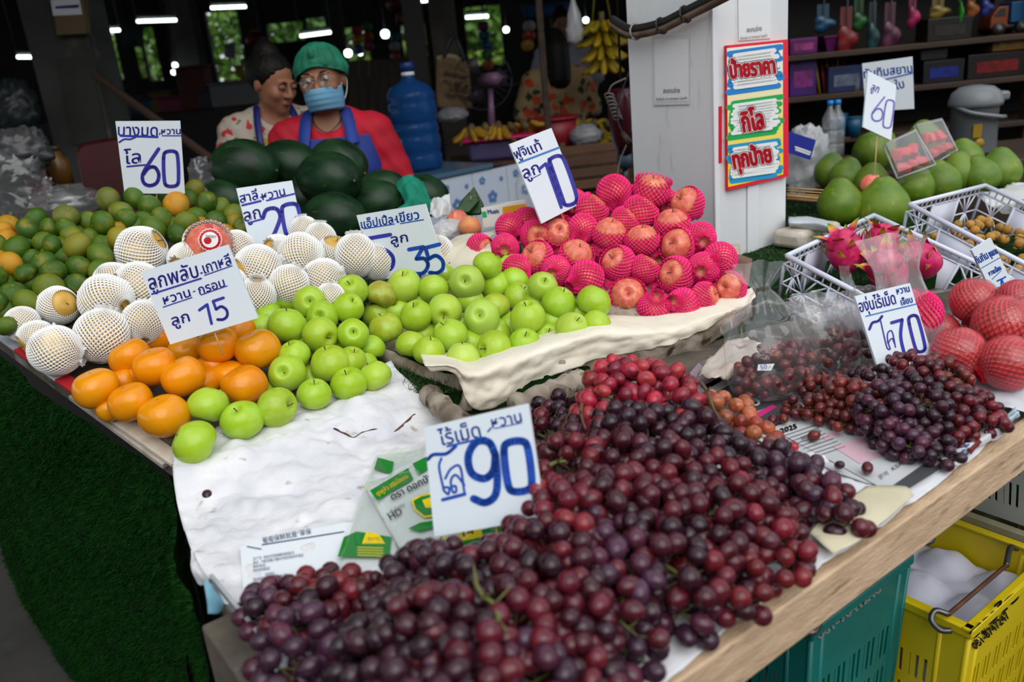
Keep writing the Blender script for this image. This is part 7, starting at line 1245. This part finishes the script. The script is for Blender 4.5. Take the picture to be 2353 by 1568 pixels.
for s in (-1,1): strap(T, ((s*.085,-.140,1.13),(s*.085,-.115,1.205),(s*.068,-.04,1.298),(s*.045,.04,1.318)), mat('strap_blue', srgb(24,34,100)), .014, dz)
eyes(T, HC, Rm, dz, .004); legs(T, MATS['dark_trousers'], dz); M_HAIR = mat('black_hair', (.004,.0035,.0035), (.008,.007,.006), rough=.55, spec=.2, scale=30, stretch=(8,8,1))
def hair_fn(HC, Rm, long=False):
    def f(P):
        Q = (P-HC)@Rm; d = ell_d(Q, (0,.030,.036), (.086,.100,.092)); d = np.maximum(d, -(Q[..., 1]+.030+.25*(Q[..., 2]-.06)*-1)+0) if False else d; cut = -(Q[..., 1]*.85+Q[..., 2]*.55-.0-.0)-.012; d = smax(d, cut, .01); d = smin(d, ell_d(Q, (0,.055,.118), (.045,.05,.04)) if not long else cap_d(P, (0,.045,1.40), (0,.085,1.22), .088, .082), .02); return d+.002*np.sin(np.arctan2(Q[..., 0], Q[..., 1])*60)
    return f
part(T, dz, hair_fn(HC, Rm), (-.2,-.22,1.2), (.2,.25,1.72), .006, 'hair', M_HAIR); head_obj(T, HC, Rm, dz, 'hair_band', MB().tube([V(.042*math.cos(a),.052+.044*math.sin(a),.100) for a in [k*math.pi/8 for k in range(17)]], .009, 6), mat('band_blue', srgb(24,30,90))); head_obj(T, HC, Rm, dz, 'lips', MB().ell((0,-.086,-.057), (.020,.010,.010), 12, 8), mat('lips_b', srgb(120,56,58), rough=.4)); del T['_s']
# ---- woman in orange flowers seen from behind, young man facing us, far behind
SC_ = skinm('c', srgb(140,96,74), srgb(128,86,66)); pc3 = at(1272,112,5.5); T, torso, arms, HC, Rm, dz = person('woman with long black hair in an orange flower shirt seen from behind', V(pc3.x, pc3.y, 0), math.pi+.15, pc3.z, (0, .05, 0), (((.235,-.01,1.02),(.20,-.14,.88)), ((.235,.0,1.02),(.20,-.16,.95))), SC_, .009, 1.15)
part(T, dz, shirt_fn(torso, arms, HC, .018, .07), (-.34,-.26,.74), (.34,.24,1.36), .010, 'shirt', floral('orange_flower_shirt', srgb(150,126,90), [(srgb(36,44,30), 13, .30), (srgb(176,62,24), 11, .33), (srgb(60,60,40), 22, .18)])); part(T, dz, hair_fn(HC, Rm, True), (-.2,-.22,1.0), (.2,.25,1.66), .009, 'hair', M_HAIR); legs(T, MATS['dark_trousers'], dz)
pd_ = at(1292,62,6.6); T, torso, arms, HC, Rm, dz = person('young man in a white shirt with a black strap beyond the woman in orange', V(pd_.x, pd_.y, 0), math.radians(-8), pd_.z, (math.radians(10), .1, 0), (((.235,-.01,1.02),(.20,-.14,.88)), ((.235,.0,1.02),(.20,-.10,.85))), SC_, .009, 1.0); T['_s'] = 'c'
part(T, dz, shirt_fn(torso, arms, HC, .018, .07), (-.34,-.26,.74), (.34,.24,1.36), .010, 'shirt', mat('white_shirt', srgb(150,152,166), rough=.8)); part(T, dz, hair_fn(HC, Rm), (-.2,-.22,1.2), (.2,.25,1.66), .009, 'hair', M_HAIR); strap(T, ((.10,-.155,.95),(.04,-.145,1.12),(-.06,-.08,1.27),(-.08,.03,1.31)), M_BLK, .03, dz); eyes(T, HC, Rm, dz, .002); legs(T, MATS['dark_trousers'], dz); del T['_s']
# ============================================================ far end of the hall: dark wall with openings, trees outside
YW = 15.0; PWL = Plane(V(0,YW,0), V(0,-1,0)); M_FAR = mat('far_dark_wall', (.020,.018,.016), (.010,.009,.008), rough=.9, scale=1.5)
ops = []
for u0, u1, v0, v1 in ((228,292,62,185),(305,330,70,180),(334,398,60,185),(408,448,100,190),(486,562,25,185),(616,700,52,96),(705,775,40,70),(786,852,62,180),(925,980,55,130),(1072,1184,12,150)):
    a = PWL.hit(u0,(v0+v1)/2); b = PWL.hit(u1,(v0+v1)/2); t = PWL.hit((u0+u1)/2,v0).z; bo = PWL.hit((u0+u1)/2,v1).z; ops.append((a.x, b.x, bo, t))
ops.sort(); x = -14.0; wl = struct(obj('wall_back', MB().box((0,YW+.15,3.06), (28,.1,.1)), M_FAR))
for a, b, bo, t in ops:
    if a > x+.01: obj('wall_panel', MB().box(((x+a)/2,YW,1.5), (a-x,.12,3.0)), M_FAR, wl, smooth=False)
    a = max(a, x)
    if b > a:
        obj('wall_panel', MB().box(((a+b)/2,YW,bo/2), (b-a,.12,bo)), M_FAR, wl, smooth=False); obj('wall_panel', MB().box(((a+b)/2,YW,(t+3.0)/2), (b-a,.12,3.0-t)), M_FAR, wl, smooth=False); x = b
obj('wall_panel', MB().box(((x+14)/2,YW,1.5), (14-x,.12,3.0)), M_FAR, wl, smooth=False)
wr = struct(obj('wall_right', MB().box((4.6,5.35,1.5), (6.6,.1,3.0)), M_FAR))
M_LEAFS = [mat('tree_leaf_%d' % k, c, rough=.5, sss=.0, rnd=.2) for k, c in enumerate(((.10,.22,.025), (.16,.28,.03), (.06,.15,.02)))]
TL = ['tall bright tree outside behind the far left openings', 'second tree outside left of the far column', 'tree outside right of the far column', 'leafy tree outside behind the younger woman', 'tree outside behind the green cap', 'tree outside above the brown board partition', 'bright bush outside behind the lilac fan', 'tree outside at the far left edge']
for k, (x, y, h) in enumerate(((-6.6,19.5,4.2),(-5.0,21,4.6),(-3.9,19,4.0),(-2.6,21,4.4),(-1.4,19.5,4.2),(-.3,21,4.6),(.9,19,3.8),(-8.6,21,4.5))):
    t = thing('tree', TL[k], 'tree', V(x,y,0)); obj('trunk', MB().tube(cr([V(0,0,0), V(.1,0,1.0), V(-.05,.1,h*.7)], 4), [.12]*4+[.09]*4+[.05], 8), M_DB, t)
    rg = np.random.default_rng(50+k); n = 1500; d = rg.normal(0,1,(n,3)); d /= np.linalg.norm(d,axis=1)[:,None]; p = d*np.array([1.35,1.1,h*.42])*(rg.random((n,1))**.33)+np.array([0,0,h*.52]); a = rg.normal(0,1,(n,3)); a /= np.linalg.norm(a,axis=1)[:,None]; b = np.cross(a, rg.normal(0,1,(n,3))); b /= np.linalg.norm(b,axis=1)[:,None]; s = .10+.08*rg.random((n,1))
    v = np.stack([p-a*s, p+b*s*.45, p+a*s, p-b*s*.45], 1).reshape(-1,3); mb = MB(); mb.v = [Vector(q) for q in v.tolist()]; mb.f = [(4*i,4*i+1,4*i+2,4*i+3) for i in range(n)]; c = obj('crown', mb, M_LEAFS[k % 3], t, smooth=False); c['kind'] = 'stuff'
for k, (x0, x1) in enumerate(((-9,-5.2),(-5,-1.6),(-1.4,2.2))):
    rg = np.random.default_rng(80+k); n = 1400; p = np.stack([rg.uniform(x0,x1,n), 17.6+rg.uniform(-.4,.4,n), rg.random(n)**.7*1.5], 1); a = rg.normal(0,1,(n,3)); a /= np.linalg.norm(a,axis=1)[:,None]; b = np.cross(a, rg.normal(0,1,(n,3))); b /= np.linalg.norm(b,axis=1)[:,None]; v = np.stack([p-a*.12, p+b*.06, p+a*.12, p-b*.06], 1).reshape(-1,3); mb = MB(); mb.v = [Vector(q) for q in v.tolist()]; mb.f = [(4*i,4*i+1,4*i+2,4*i+3) for i in range(n)]
    o = wobj('hedge', mb, M_LEAFS[1], None, smooth=False); tag(o, ['low bright hedge outside at the far left', 'low bright hedge outside behind the two women', 'low bright hedge outside behind the tote bag'][k], 'hedge'); o['kind'] = 'stuff'
# lamps
M_TUBE = mat('fluorescent_tube', (1,1,1), rough=.4, emit=(.86,1,.96), es=5.0); M_HOUS = mat('lamp_housing', srgb(90,92,92), rough=.6)
for k, (u0, v0, u1, v1, d, lab) in enumerate(((485,18,565,15,9,'lit fluorescent tube above the far column'),(315,49,405,46,9,'lit fluorescent tube left of the far column'),(200,73,275,69,8.5,'lit fluorescent tube right of the concrete column'),(40,131,92,131,8,'short lit fluorescent tube at the far left'),(690,83,760,74,9,'lit fluorescent tube above the green cap'),(1070,40,1122,37,8.5,'lit fluorescent tube above the tote bag'),(930,4,990,1,9,'lit fluorescent tube near the top above the red lantern'))):
    a, b = at(u0,v0,d), at(u1,v1,d); t = thing('fluorescent_lamp', lab, 'lamp', (a+b)/2); wobj('tube', MB().tube([a, b], .015, 8), M_TUBE, t); wobj('housing', MB().tube([a+Z*.045, b+Z*.045], .02, 6), M_HOUS, t)
    for p in (a, b): wobj('hanger', MB().tube([p+Z*.05, V(p.x,p.y,3.0)], .004, 4), M_HOUS, t)
for k, (u, v, d, r, lab) in enumerate(((885,78,9,.055,'round white hanging bulb right of the green cap'),(800,122,9,.05,'round white bulb beside the green cap'),(607,141,8,.045,'white bulb below the red lantern'),(248,153,9,.03,'small white bulb right of the concrete column'),(402,150,10,.04,'upper of two white bulbs left of the far column'),(399,166,10,.035,'lower of two white bulbs left of the far column'),(828,122,10,.035,'small white bulb near the hanging packets'),(1163,68,8,.035,'small white bulb left of the woman in orange'),(1346,46,7,.03,'small white bulb behind the long plastic bag'),(1815,24,4.6,.018,'small white bulb right of the pillar'))):
    r *= .8; p = at(u,v,d); t = thing('light_bulb', lab, 'lamp', p); wobj('bulb', MB().lathe([(.001,-r),(r*.7,-r*.85),(r,-r*.2),(r*.95,r*.5),(r*.4,r*.9),(.001,r*.9)], 14, Matrix.Translation(p)), M_TUBE, t); wobj('cord', MB().tube([p+Z*r, V(p.x,p.y,3.0)], .004, 4), M_BLK, t)
M_LAN = mat('lantern_red', srgb(110,10,16), srgb(80,6,10), rough=.5, scale=6)
for u, v, d, lab in ((587,92,7.6,'red paper lantern hanging left of the younger woman'),(912,8,7.2,'red paper lantern hanging at the top above the board partition')):
    p = at(u,v,d); t = thing('paper_lantern', lab, 'lantern', p-Z*.2); wobj('shade', MB().ell(p, (.09,.09,.068), 24, 14, None, lambda q: 1+.04*math.cos(math.atan2(q.y,q.x)*12)), M_LAN, t); wobj('cap', MB().lathe([(.001,.07),(.03,.07),(.03,.085),(.001,.086)], 12, Matrix.Translation(p)), mat('lantern_gold', srgb(130,90,20), rough=.4), t); wobj('tassel', MB().lathe([(.001,-.07),(.02,-.075),(.025,-.1),(.03,-.17),(.001,-.171)], 10, Matrix.Translation(p)), M_LAN, t); wobj('string', MB().tube([p+Z*.08, V(p.x,p.y,3.0)], .003, 4), M_LAN, t)
# hanging packets
PC = [srgb(150,30,24), srgb(160,120,20), srgb(30,70,120), srgb(40,110,50), srgb(150,70,20), srgb(110,30,90), srgb(20,90,110), srgb(140,140,140)]
pk = 0
for u, v, d, n, nm in ((822,70,7.5,3,'left'),(846,62,7.6,3,'middle'),(905,85,7.8,4,'right'),(1120,105,7.4,3,'rear'),(1110,60,7.5,2,'upper'),(1215,60,6.8,3,'blue')):
    for k in range(n):
        p = at(u+random.uniform(-4,4), v+k*22, d); o = wobj('hanging_packet', MB().ell(p, (.05,.012,.042), 10, 8, Matrix.Rotation(random.uniform(-.4,.4),3,'Z'), lambda q: 1+.25*(abs(q.x)*abs(q.z))), mat('packet_%d' % (pk % 8), PC[pk % 8], rough=.35), None); tag(o, f'{["red","yellow","blue","green","orange","purple","teal","silver"][pk%8]} snack packet, {ORD[k]} from the top of the {nm} hanging strip', 'packet', 'snack packets on hanging strips'); wobj('string', MB().tube([p+Z*.03, V(p.x,p.y+.02,3.0)], .002, 4), M_BLK, o); pk += 1
slab('blue_awning', ((1195,12),(1320,2),(1325,34),(1205,42)), 7.2, .03, mat('awning_blue', srgb(24,70,110), rough=.7), 'dark blue awning panel behind the rusty pole', 'awning'); slab('yellow_card', ((536,155),(556,148),(574,182),(560,195)), 8, .01, mat('card_yellow', srgb(140,120,14), rough=.7), 'yellow card sign behind the younger woman', 'sign'); slab('notice_sheet', ((514,100),(540,102),(540,135),(516,132)), 8.4, .005, mat('notice_pale', srgb(120,120,136), rough=.8), 'pale notice sheet hanging beside the far column', 'notice'); slab('dark_board', ((275,55),(328,55),(330,108),(280,110)), 10, .02, mat('board_teal', (.004,.02,.022), rough=.8), 'dark teal board hanging before the far trees', 'board')
for o in bpy.data.objects:
    if o.name.split('.')[0] in ('blue_awning', 'yellow_card', 'notice_sheet', 'dark_board') and o.parent is None:
        zt = max(v.co.z for v in o.data.vertices)
        for dx in (-.05, .05): obj('hanging_wire', MB().tube([V(dx,.01,zt*.9), V(dx,.01,3.0-o.location.z)], .003, 4), M_BLK, o)
# stalls in the half dark
def counter(lab, u0, u1, v, d, depth, m):
    a, b = at(u0,v,d), at(u1,v,d); o = wobj('stall_counter', MB().ibox(V(a.x,min(a.y,b.y),0), V(b.x-a.x,0,0), V(0,depth,0), Z*((a.z+b.z)/2)), m, None, bev=.01); tag(o, lab, 'counter'); return (a.z+b.z)/2, a, b
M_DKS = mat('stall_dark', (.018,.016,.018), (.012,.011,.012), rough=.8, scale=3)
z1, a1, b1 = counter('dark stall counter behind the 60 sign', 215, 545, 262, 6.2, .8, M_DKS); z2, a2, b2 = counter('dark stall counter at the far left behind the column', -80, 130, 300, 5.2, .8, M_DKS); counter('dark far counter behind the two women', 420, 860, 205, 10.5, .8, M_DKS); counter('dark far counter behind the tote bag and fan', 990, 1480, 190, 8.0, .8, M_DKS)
SB_ = ((255,250,.20,.14,.12,srgb(80,60,80),'mauve box on the dark counter'),(300,252,.18,.14,.10,srgb(20,60,90),'blue box on the dark counter'),(345,250,.16,.14,.14,srgb(90,70,20),'yellow carton on the dark counter'),(385,225,.30,.2,.10,srgb(100,30,60),'pink basket on the dark counter behind the 60 sign'),(430,245,.22,.2,.3,srgb(70,16,18),'dark red rack on the dark counter'),(470,255,.2,.2,.12,srgb(40,40,48),'grey box on the dark counter'),(525,235,.36,.25,.16,srgb(100,100,100),'grey plastic crate behind the younger woman'),(545,245,.15,.15,.08,srgb(110,60,20),'orange carton behind the younger woman'))
for u, v, w, dp, h, c, lab in SB_:
    p = at(u, v, 6.3); p.z = z1; t = thing('storage_box', lab, 'box', p+V(0,.3,0)); obj('box', MB().box((0,0,h/2), (w,dp,h)), mat('box_'+lab[:9], c, rough=.7, rnd=.1), t, bev=.01); obj('lid', MB().box((0,0,h+.01), (w+.015,dp+.015,.02)), mat('boxlid_'+lab[:9], tuple(x*.7 for x in c), rough=.7), t, bev=.004)
# left: chair, bags, jars, funnel on a side table
LT = at(60,470,2.85); o = wobj('side_table', MB().ibox(V(LT.x-.75,LT.y-.05,0), V(1.45,0,0), V(0,.6,0), Z*(LT.z-.06)), M_DKS, None, bev=.01); tag(o, 'dark side table behind the tangerines', 'table'); tz_ = LT.z-.06
ch = thing('plastic_chair', 'dark red plastic chair back behind the 60 sign', 'chair', V(*at(225,440,3.6).to_2d(), 0)); pch = Plane(at(225,390,3.6), V(.1,-1,.1)); M_CHR = mat('chair_red', srgb(70,6,16), srgb(58,4,12), rough=.4, scale=5); q_ = [(173,352),(178,338),(192,329),(300,312),(318,330),(322,460),(195,470)]; bk_ = wobj('backrest', MB().prism([pch.hit(*p) for p in q_], V(0,.03,0)), M_CHR, ch, bev=.012)
sz = .44; cc = ch.location; obj('seat', MB().box((.03,-.12,sz), (.42,.42,.04)), M_CHR, ch, bev=.015)
for dx, dy in ((-.17,-.3),(.22,-.3),(-.17,.06),(.22,.06)): obj('leg', MB().tube([V(dx,dy,sz), V(dx*1.1,dy*1.1,0)], [.022,.018], 8), M_CHR, ch)
for dx in (-.15,.2): obj('back_post', MB().tube([V(dx,.06,sz), V(dx,.03,.98)], .018, 8), M_CHR, ch)
for u, v, r, lab, m in ((30,420,(.10,.08,.11),'large crumpled clear bag at the left edge behind the tangerines',M_CLR),(150,465,(.10,.07,.05),'flat clear bag beside the red bottle',M_CLR),(45,350,(.09,.07,.07),'greyish plastic bag on the side table',mat('bag_grey2', srgb(60,60,62), rough=.4)),(35,250,(.10,.08,.13),'milky shopping bag hanging at the far left',mat('bag_milky', srgb(40,46,48), rough=.4)),(462,400,(.035,.03,.05),'crinkled clear bag between the 60 sign and the first watermelon',M_CLR)): film_blob(at(u, v, 2.7 if u != 35 else 4.2), r, lab, 'plastic bag', .3, 3.2, 'plastic_bag', u*.1, m)
fn = at(78,395,2.9); t = thing('funnel', 'small teal funnel standing on the side table', 'funnel', fn); wobj('cone', MB().lathe([(.05,.03),(.052,.034),(.012,-.02),(.008,-.07),(.006,-.07),(.01,-.02)], 18, Matrix.Translation(fn)), mat('funnel_teal', srgb(10,64,60), rough=.5), t); wobj('stand', MB().tube([V(fn.x,fn.y,tz_), fn-Z*.05], .006, 6), M_BLK, t)
for u, v, w, h, c, cc2, lab in ((100,440,.042,.17,srgb(90,20,20),srgb(96,88,84),'bottle with a red label wrapped in film'),(140,395,.04,.12,srgb(90,60,16),srgb(50,40,20),'brown jar with an orange label'),(128,425,.02,.10,srgb(120,124,130),srgb(130,130,134),'slim white bottle beside the brown jar'),(142,445,.04,.06,srgb(110,112,112),srgb(120,120,120),'small clear cup on the side table')):
    p = at(u, v+20, 2.88); p.z = max(p.z-.02, tz_); t = thing('jar', lab, 'bottle', p); wobj('body', MB().lathe([(.001,0),(w,0),(w,h*.7),(w*.6,h*.85),(w*.5,h),(.001,h)], 18, Matrix.Translation(p)), mat('jar_'+lab[:6], c, rough=.35), t); wobj('cap', MB().lathe([(w*.55,h),(w*.55,h*1.12),(.001,h*1.13)], 14, Matrix.Translation(p)), mat('jarcap_'+lab[:6], cc2, rough=.5), t)
# ============================================================ toy shop shelves on the right
SY = 4.05; zA = at(1820,126,4.0).z; zB = at(1820,222,4.0).z; zC = .93; zT = zA+.42; SX0, SX1 = 1.30, 3.3; M_SHE = mat('shelf_brown', srgb(58,38,24), srgb(44,28,18), rough=.6, scale=4)
sh = thing('shelf_unit', 'dark brown shelf unit full of toys behind the pomelos', 'shelf', V((SX0+SX1)/2,SY+.2,0))
for z in (zA, zB, zC, zT): wobj('shelf_board', MB().ibox(V(SX0,SY,z-.025), V(SX1-SX0,0,0), V(0,.42,0), Z*.025), M_SHE, sh, bev=.003)
for x in (SX0, 2.52, SX1-.05): wobj('upright', MB().ibox(V(x,SY+.02,0), V(.05,0,0), V(0,.05,0), Z*2.6), M_SHE, sh, bev=.003); wobj('upright', MB().ibox(V(x,SY+.36,0), V(.05,0,0), V(0,.05,0), Z*2.6), M_SHE, sh, bev=.003)
wobj('back_panel', MB().ibox(V(SX0,SY+.42,0), V(SX1-SX0,0,0), V(0,.01,0), Z*2.6), M_BLKW, sh, smooth=False)
def sx(u, v): return Plane(V(0,SY+.1,0), V(0,-1,0)).hit(u, v).x
def goods(u0, u1, h, z, c, lab, stripe=None, cat='box', dp=.12, dy=.04):
    x0, x1 = sx(u0,160), sx(u1,160); t = thing('toy_box', lab, cat, V((x0+x1)/2,SY+dy+dp/2,z+.001)); obj('carton', MB().box((0,0,h/2), (x1-x0,dp,h)), mat('goods_%d%d' % (u0, int(z*100)), c, tuple(q*.6 for q in c), rough=.4, scale=14), t, bev=.003)
    if stripe: obj('print', MB().box((0,-dp/2-.001,h*.45), ((x1-x0)*.7,.002,h*.45)), mat('goodsp_%d%d' % (u0, int(z*100)), stripe, tuple(q*.5 for q in stripe), rough=.4, scale=30), t, smooth=False)
    return t
goods(1805,1866,.07,zA,srgb(90,20,90),'low purple box on the upper shelf beside the pillar',srgb(140,50,110)); goods(1805,1866,.165,zB,srgb(60,22,100),'tall violet and pink toy box on the lower shelf beside the pillar',srgb(120,40,110)); goods(1893,1975,.115,zB,srgb(20,40,80),'blue and white toy box behind the white bottle',srgb(90,100,120)); goods(2108,2200,.10,zB,srgb(14,14,20),'window box with a blue toy car on the lower shelf',srgb(16,36,120)); goods(2208,2340,.11,zB,srgb(20,10,12),'window box with a red toy car on the lower shelf',srgb(110,12,14)); goods(2260,2348,.07,zB+.115,srgb(110,70,14),'gold printed carton lying on the red car box',srgb(130,96,20)); goods(2112,2210,.10,zA,srgb(22,18,16),'dark box wrapped in clear film on the upper shelf',srgb(40,36,32)); goods(2100,2160,.05,zB+.105,srgb(24,20,18),'flat black carton on the blue car box')
bsk = thing('purple_basket', 'low purple plastic basket on the upper shelf', 'basket', V(sx(1925,100),SY+.14,zA)); obj('bowl', MB().lathe([(.001,0),(.075,0),(.105,.065),(.10,.065),(.07,.005),(.001,.005)], 4, Matrix.Rotation(.785,4,'Z')), mat('basket_purple', srgb(84,20,78), rough=.4), bsk, smooth=False); obj('rim', MB().lathe([(.10,.062),(.112,.063),(.112,.07),(.10,.07)], 4, Matrix.Rotation(.785,4,'Z')), MATS['basket_purple'], bsk, smooth=False)
for k in range(7):
    x = sx(1872+k*10,200); o = wobj('toy_stick', MB().tube([V(x,SY+.08+.01*(k % 2),zB), V(x-.02+.006*k,SY+.12,zB+.16)], .006, 8), mat('stick_%d' % (k % 2), [srgb(130,20,24), srgb(140,120,20)][k % 2], rough=.4), None); tag(o, f'thin {["red","yellow"][k%2]} toy stick, {ORD[k]} from the left in the bundle on the lower shelf', 'toy', 'toy sticks')
tb2 = V(sx(1958,200),SY+.06,zB); t = thing('white_bottle', 'small white plastic bottle on the lower shelf', 'bottle', tb2); wobj('body', MB().lathe([(.001,0),(.022,0),(.022,.06),(.012,.075),(.012,.09),(.001,.09)], 16, Matrix.Translation(tb2)), mat('bottle_dull', srgb(120,122,126), rough=.5), t); wobj('cap', MB().lathe([(.014,.088),(.014,.10),(.001,.101)], 12, Matrix.Translation(tb2)), M_HOUS, t)
def toy_truck(p, lab):
    t = thing('toy_truck', lab, 'toy truck', p); obj('cab', MB().prism([V(-.10,-.05,.03), V(-.02,-.05,.03), V(-.02,-.05,.125), V(-.065,-.05,.125), V(-.10,-.05,.08)], V(0,.10,0)), mat('truck_orange', srgb(110,50,16), rough=.4), t, bev=.004); obj('window', MB().prism([V(-.088,-.052,.082), V(-.035,-.052,.082), V(-.035,-.052,.115), V(-.064,-.052,.115)], V(0,.001,0)), M_BLK, t, smooth=False); obj('dump_bed', MB().prism([V(-.01,-.055,.05), V(.13,-.055,.05), V(.15,-.055,.14), V(-.01,-.055,.14)], V(0,.11,0)), mat('truck_blue', srgb(16,66,104), rough=.4), t, bev=.004); obj('chassis', MB().box((.02,0,.035), (.22,.08,.02)), M_BLK, t)
    for x in (-.065,.045,.105):
        for y in (-.055,.055): w = obj('wheel', MB().tube([V(x,y-.012,.028), V(x,y+.012,.028)], .028, 16), M_BLK, t); obj('hub', MB().tube([V(x,y-.014,.028), V(x,y+.014,.028)], .012, 10), M_HOUS, w)
toy_truck(V(sx(2320,80),SY+.14,zA+.001), 'orange toy dump truck with a blue bed on the upper shelf')
for u, d_, w, h, c, lab in ((1938,.06,.05,.20,srgb(120,20,22),'red guitar shaped toy hanging above the purple basket'),(1996,.05,.03,.22,srgb(24,60,60),'dark teal toy packet hanging above the shelf'),(2035,.05,.045,.20,srgb(90,40,66),'lilac doll packet hanging at the front of the shelf'),(2085,.05,.03,.16,srgb(150,24,80),'pink toy shovel packet hanging beside the doll packet'),(2145,.06,.05,.10,srgb(120,100,24),'yellow and blue small toy hanging at the top right'),(2192,.05,.012,.16,srgb(30,120,20),'bright green toy sword hanging at the top right'),(2220,.06,.03,.13,srgb(130,70,16),'orange toy figure packet hanging at the top right'),(2250,.05,.03,.12,srgb(20,40,110),'dark blue toy packet hanging above the truck'),(1885,.06,.05,.12,srgb(20,70,100),'sky blue toy packet hanging near the pillar'),(1970,.08,.04,.14,srgb(24,80,30),'green toy packet hanging above the basket')):
    x = sx(u, 60); zc = zA+.15-(.06 if h > .18 else 0); t = thing('hanging_toy', lab, 'toy', V(x,SY+d_,zc-h/2)); obj('toy', MB().ell((0,0,h*.28), (w,.018,h*.30), 16, 12, None, lambda q: 1+.18*math.cos(3*math.atan2(q.z,q.x))), mat('toy_%d' % u, c, tuple(q*.35 for q in c), rough=.35, scale=26), t); obj('card', MB().box((0,.012,h*.55), (w*1.1,.003,h*.9)), mat('toyc_%d' % u, tuple(q*.5+.01 for q in c), rough=.5), t, smooth=False); obj('loop', MB().tube([V(0,0,h*.55), V(0,0,zT-zc+h/2-.02)], .003, 5), M_HOUS, t)
for u, lab in ((1866,'clear plastic bottle standing left of the blue cups'),(1882,'second clear plastic bottle beside the blue cups')):
    p = V(sx(u,280),SY-.12,zC-.06); t = thing('water_bottle', lab, 'bottle', p); wobj('bottle', MB().lathe([(.001,0),(.034,0),(.034,.05),(.031,.055),(.034,.06),(.034,.11),(.031,.115),(.034,.12),(.033,.17),(.012,.21),(.012,.23)], 18, Matrix.Translation(p)), clear_plastic('bottle_clear', .12, .06, wr=15), t); wobj('cap', MB().lathe([(.014,.225),(.014,.245),(.001,.246)], 12, Matrix.Translation(p)), M_BLU, t)
for u, h, lab in ((1912,.11,'tall blue plastic cup with red sticks in it'),(1946,.09,'wide blue plastic cup beside the tall one')):
    p = V(sx(u,270),SY+.02,zC); t = thing('blue_cup', lab, 'cup', p); wobj('cup', MB().lathe([(.001,0),(.03,0),(.038,h),(.035,h),(.028,.004),(.001,.004)], 20, Matrix.Translation(p)), mat('cup_blue', srgb(16,72,104), rough=.4), t); wobj('lip', MB().lathe([(.036,h-.006),(.041,h-.005),(.041,h),(.036,h)], 20, Matrix.Translation(p)), MATS['cup_blue'], t)
# grey electric hot pot
hp = at(2232,350,3.3); t = thing('hot_water_pot', 'grey electric hot water pot with a carrying handle behind the pomelos', 'hot pot', hp); Mh = Matrix.Translation(hp); M_HP = mat('pot_grey', srgb(116,120,124), srgb(104,108,112), rough=.35, scale=4); wobj('body', MB().lathe([(.001,0),(.08,0),(.085,.01),(.083,.17),(.09,.175),(.001,.176)], 30, Mh), M_HP, t); wobj('lid', MB().lathe([(.094,.175),(.097,.19),(.085,.225),(.06,.245),(.02,.252),(.001,.252)], 30, Mh), M_HP, t); wobj('spout', MB().box(hp+V(.09,-.01,.205), (.05,.05,.035)), M_HP, t, bev=.01); wobj('handle', MB().tube(cr([hp+V(-.085,-.02,.18), hp+V(-.06,-.085,.16), hp+V(.03,-.105,.14), hp+V(.09,-.05,.13)], 6), .008, 8), M_HP, t); wobj('label', MB().box(hp+V(-.03,-.0835,.09), (.03,.003,.05), Matrix.Rotation(-.3,3,'Z')), mat('pot_label', srgb(150,120,10), rough=.5), t, bev=.001); wobj('dial', MB().lathe([(.001,0),(.018,0),(.018,.003),(.001,.003)], 16, Matrix.Translation(hp+V(-.02,-.085,.045)) @ Matrix.Rotation(math.pi/2,4,'X')), MATS['pot_label'], t)
o = wobj('pot_stand', MB().ibox(V(hp.x-.5,hp.y-.25,0), V(1.3,0,0), V(0,.5,0), Z*(hp.z-.002)), M_SHE, None, bev=.005); tag(o, 'dark wooden stand under the grey hot water pot', 'stand')
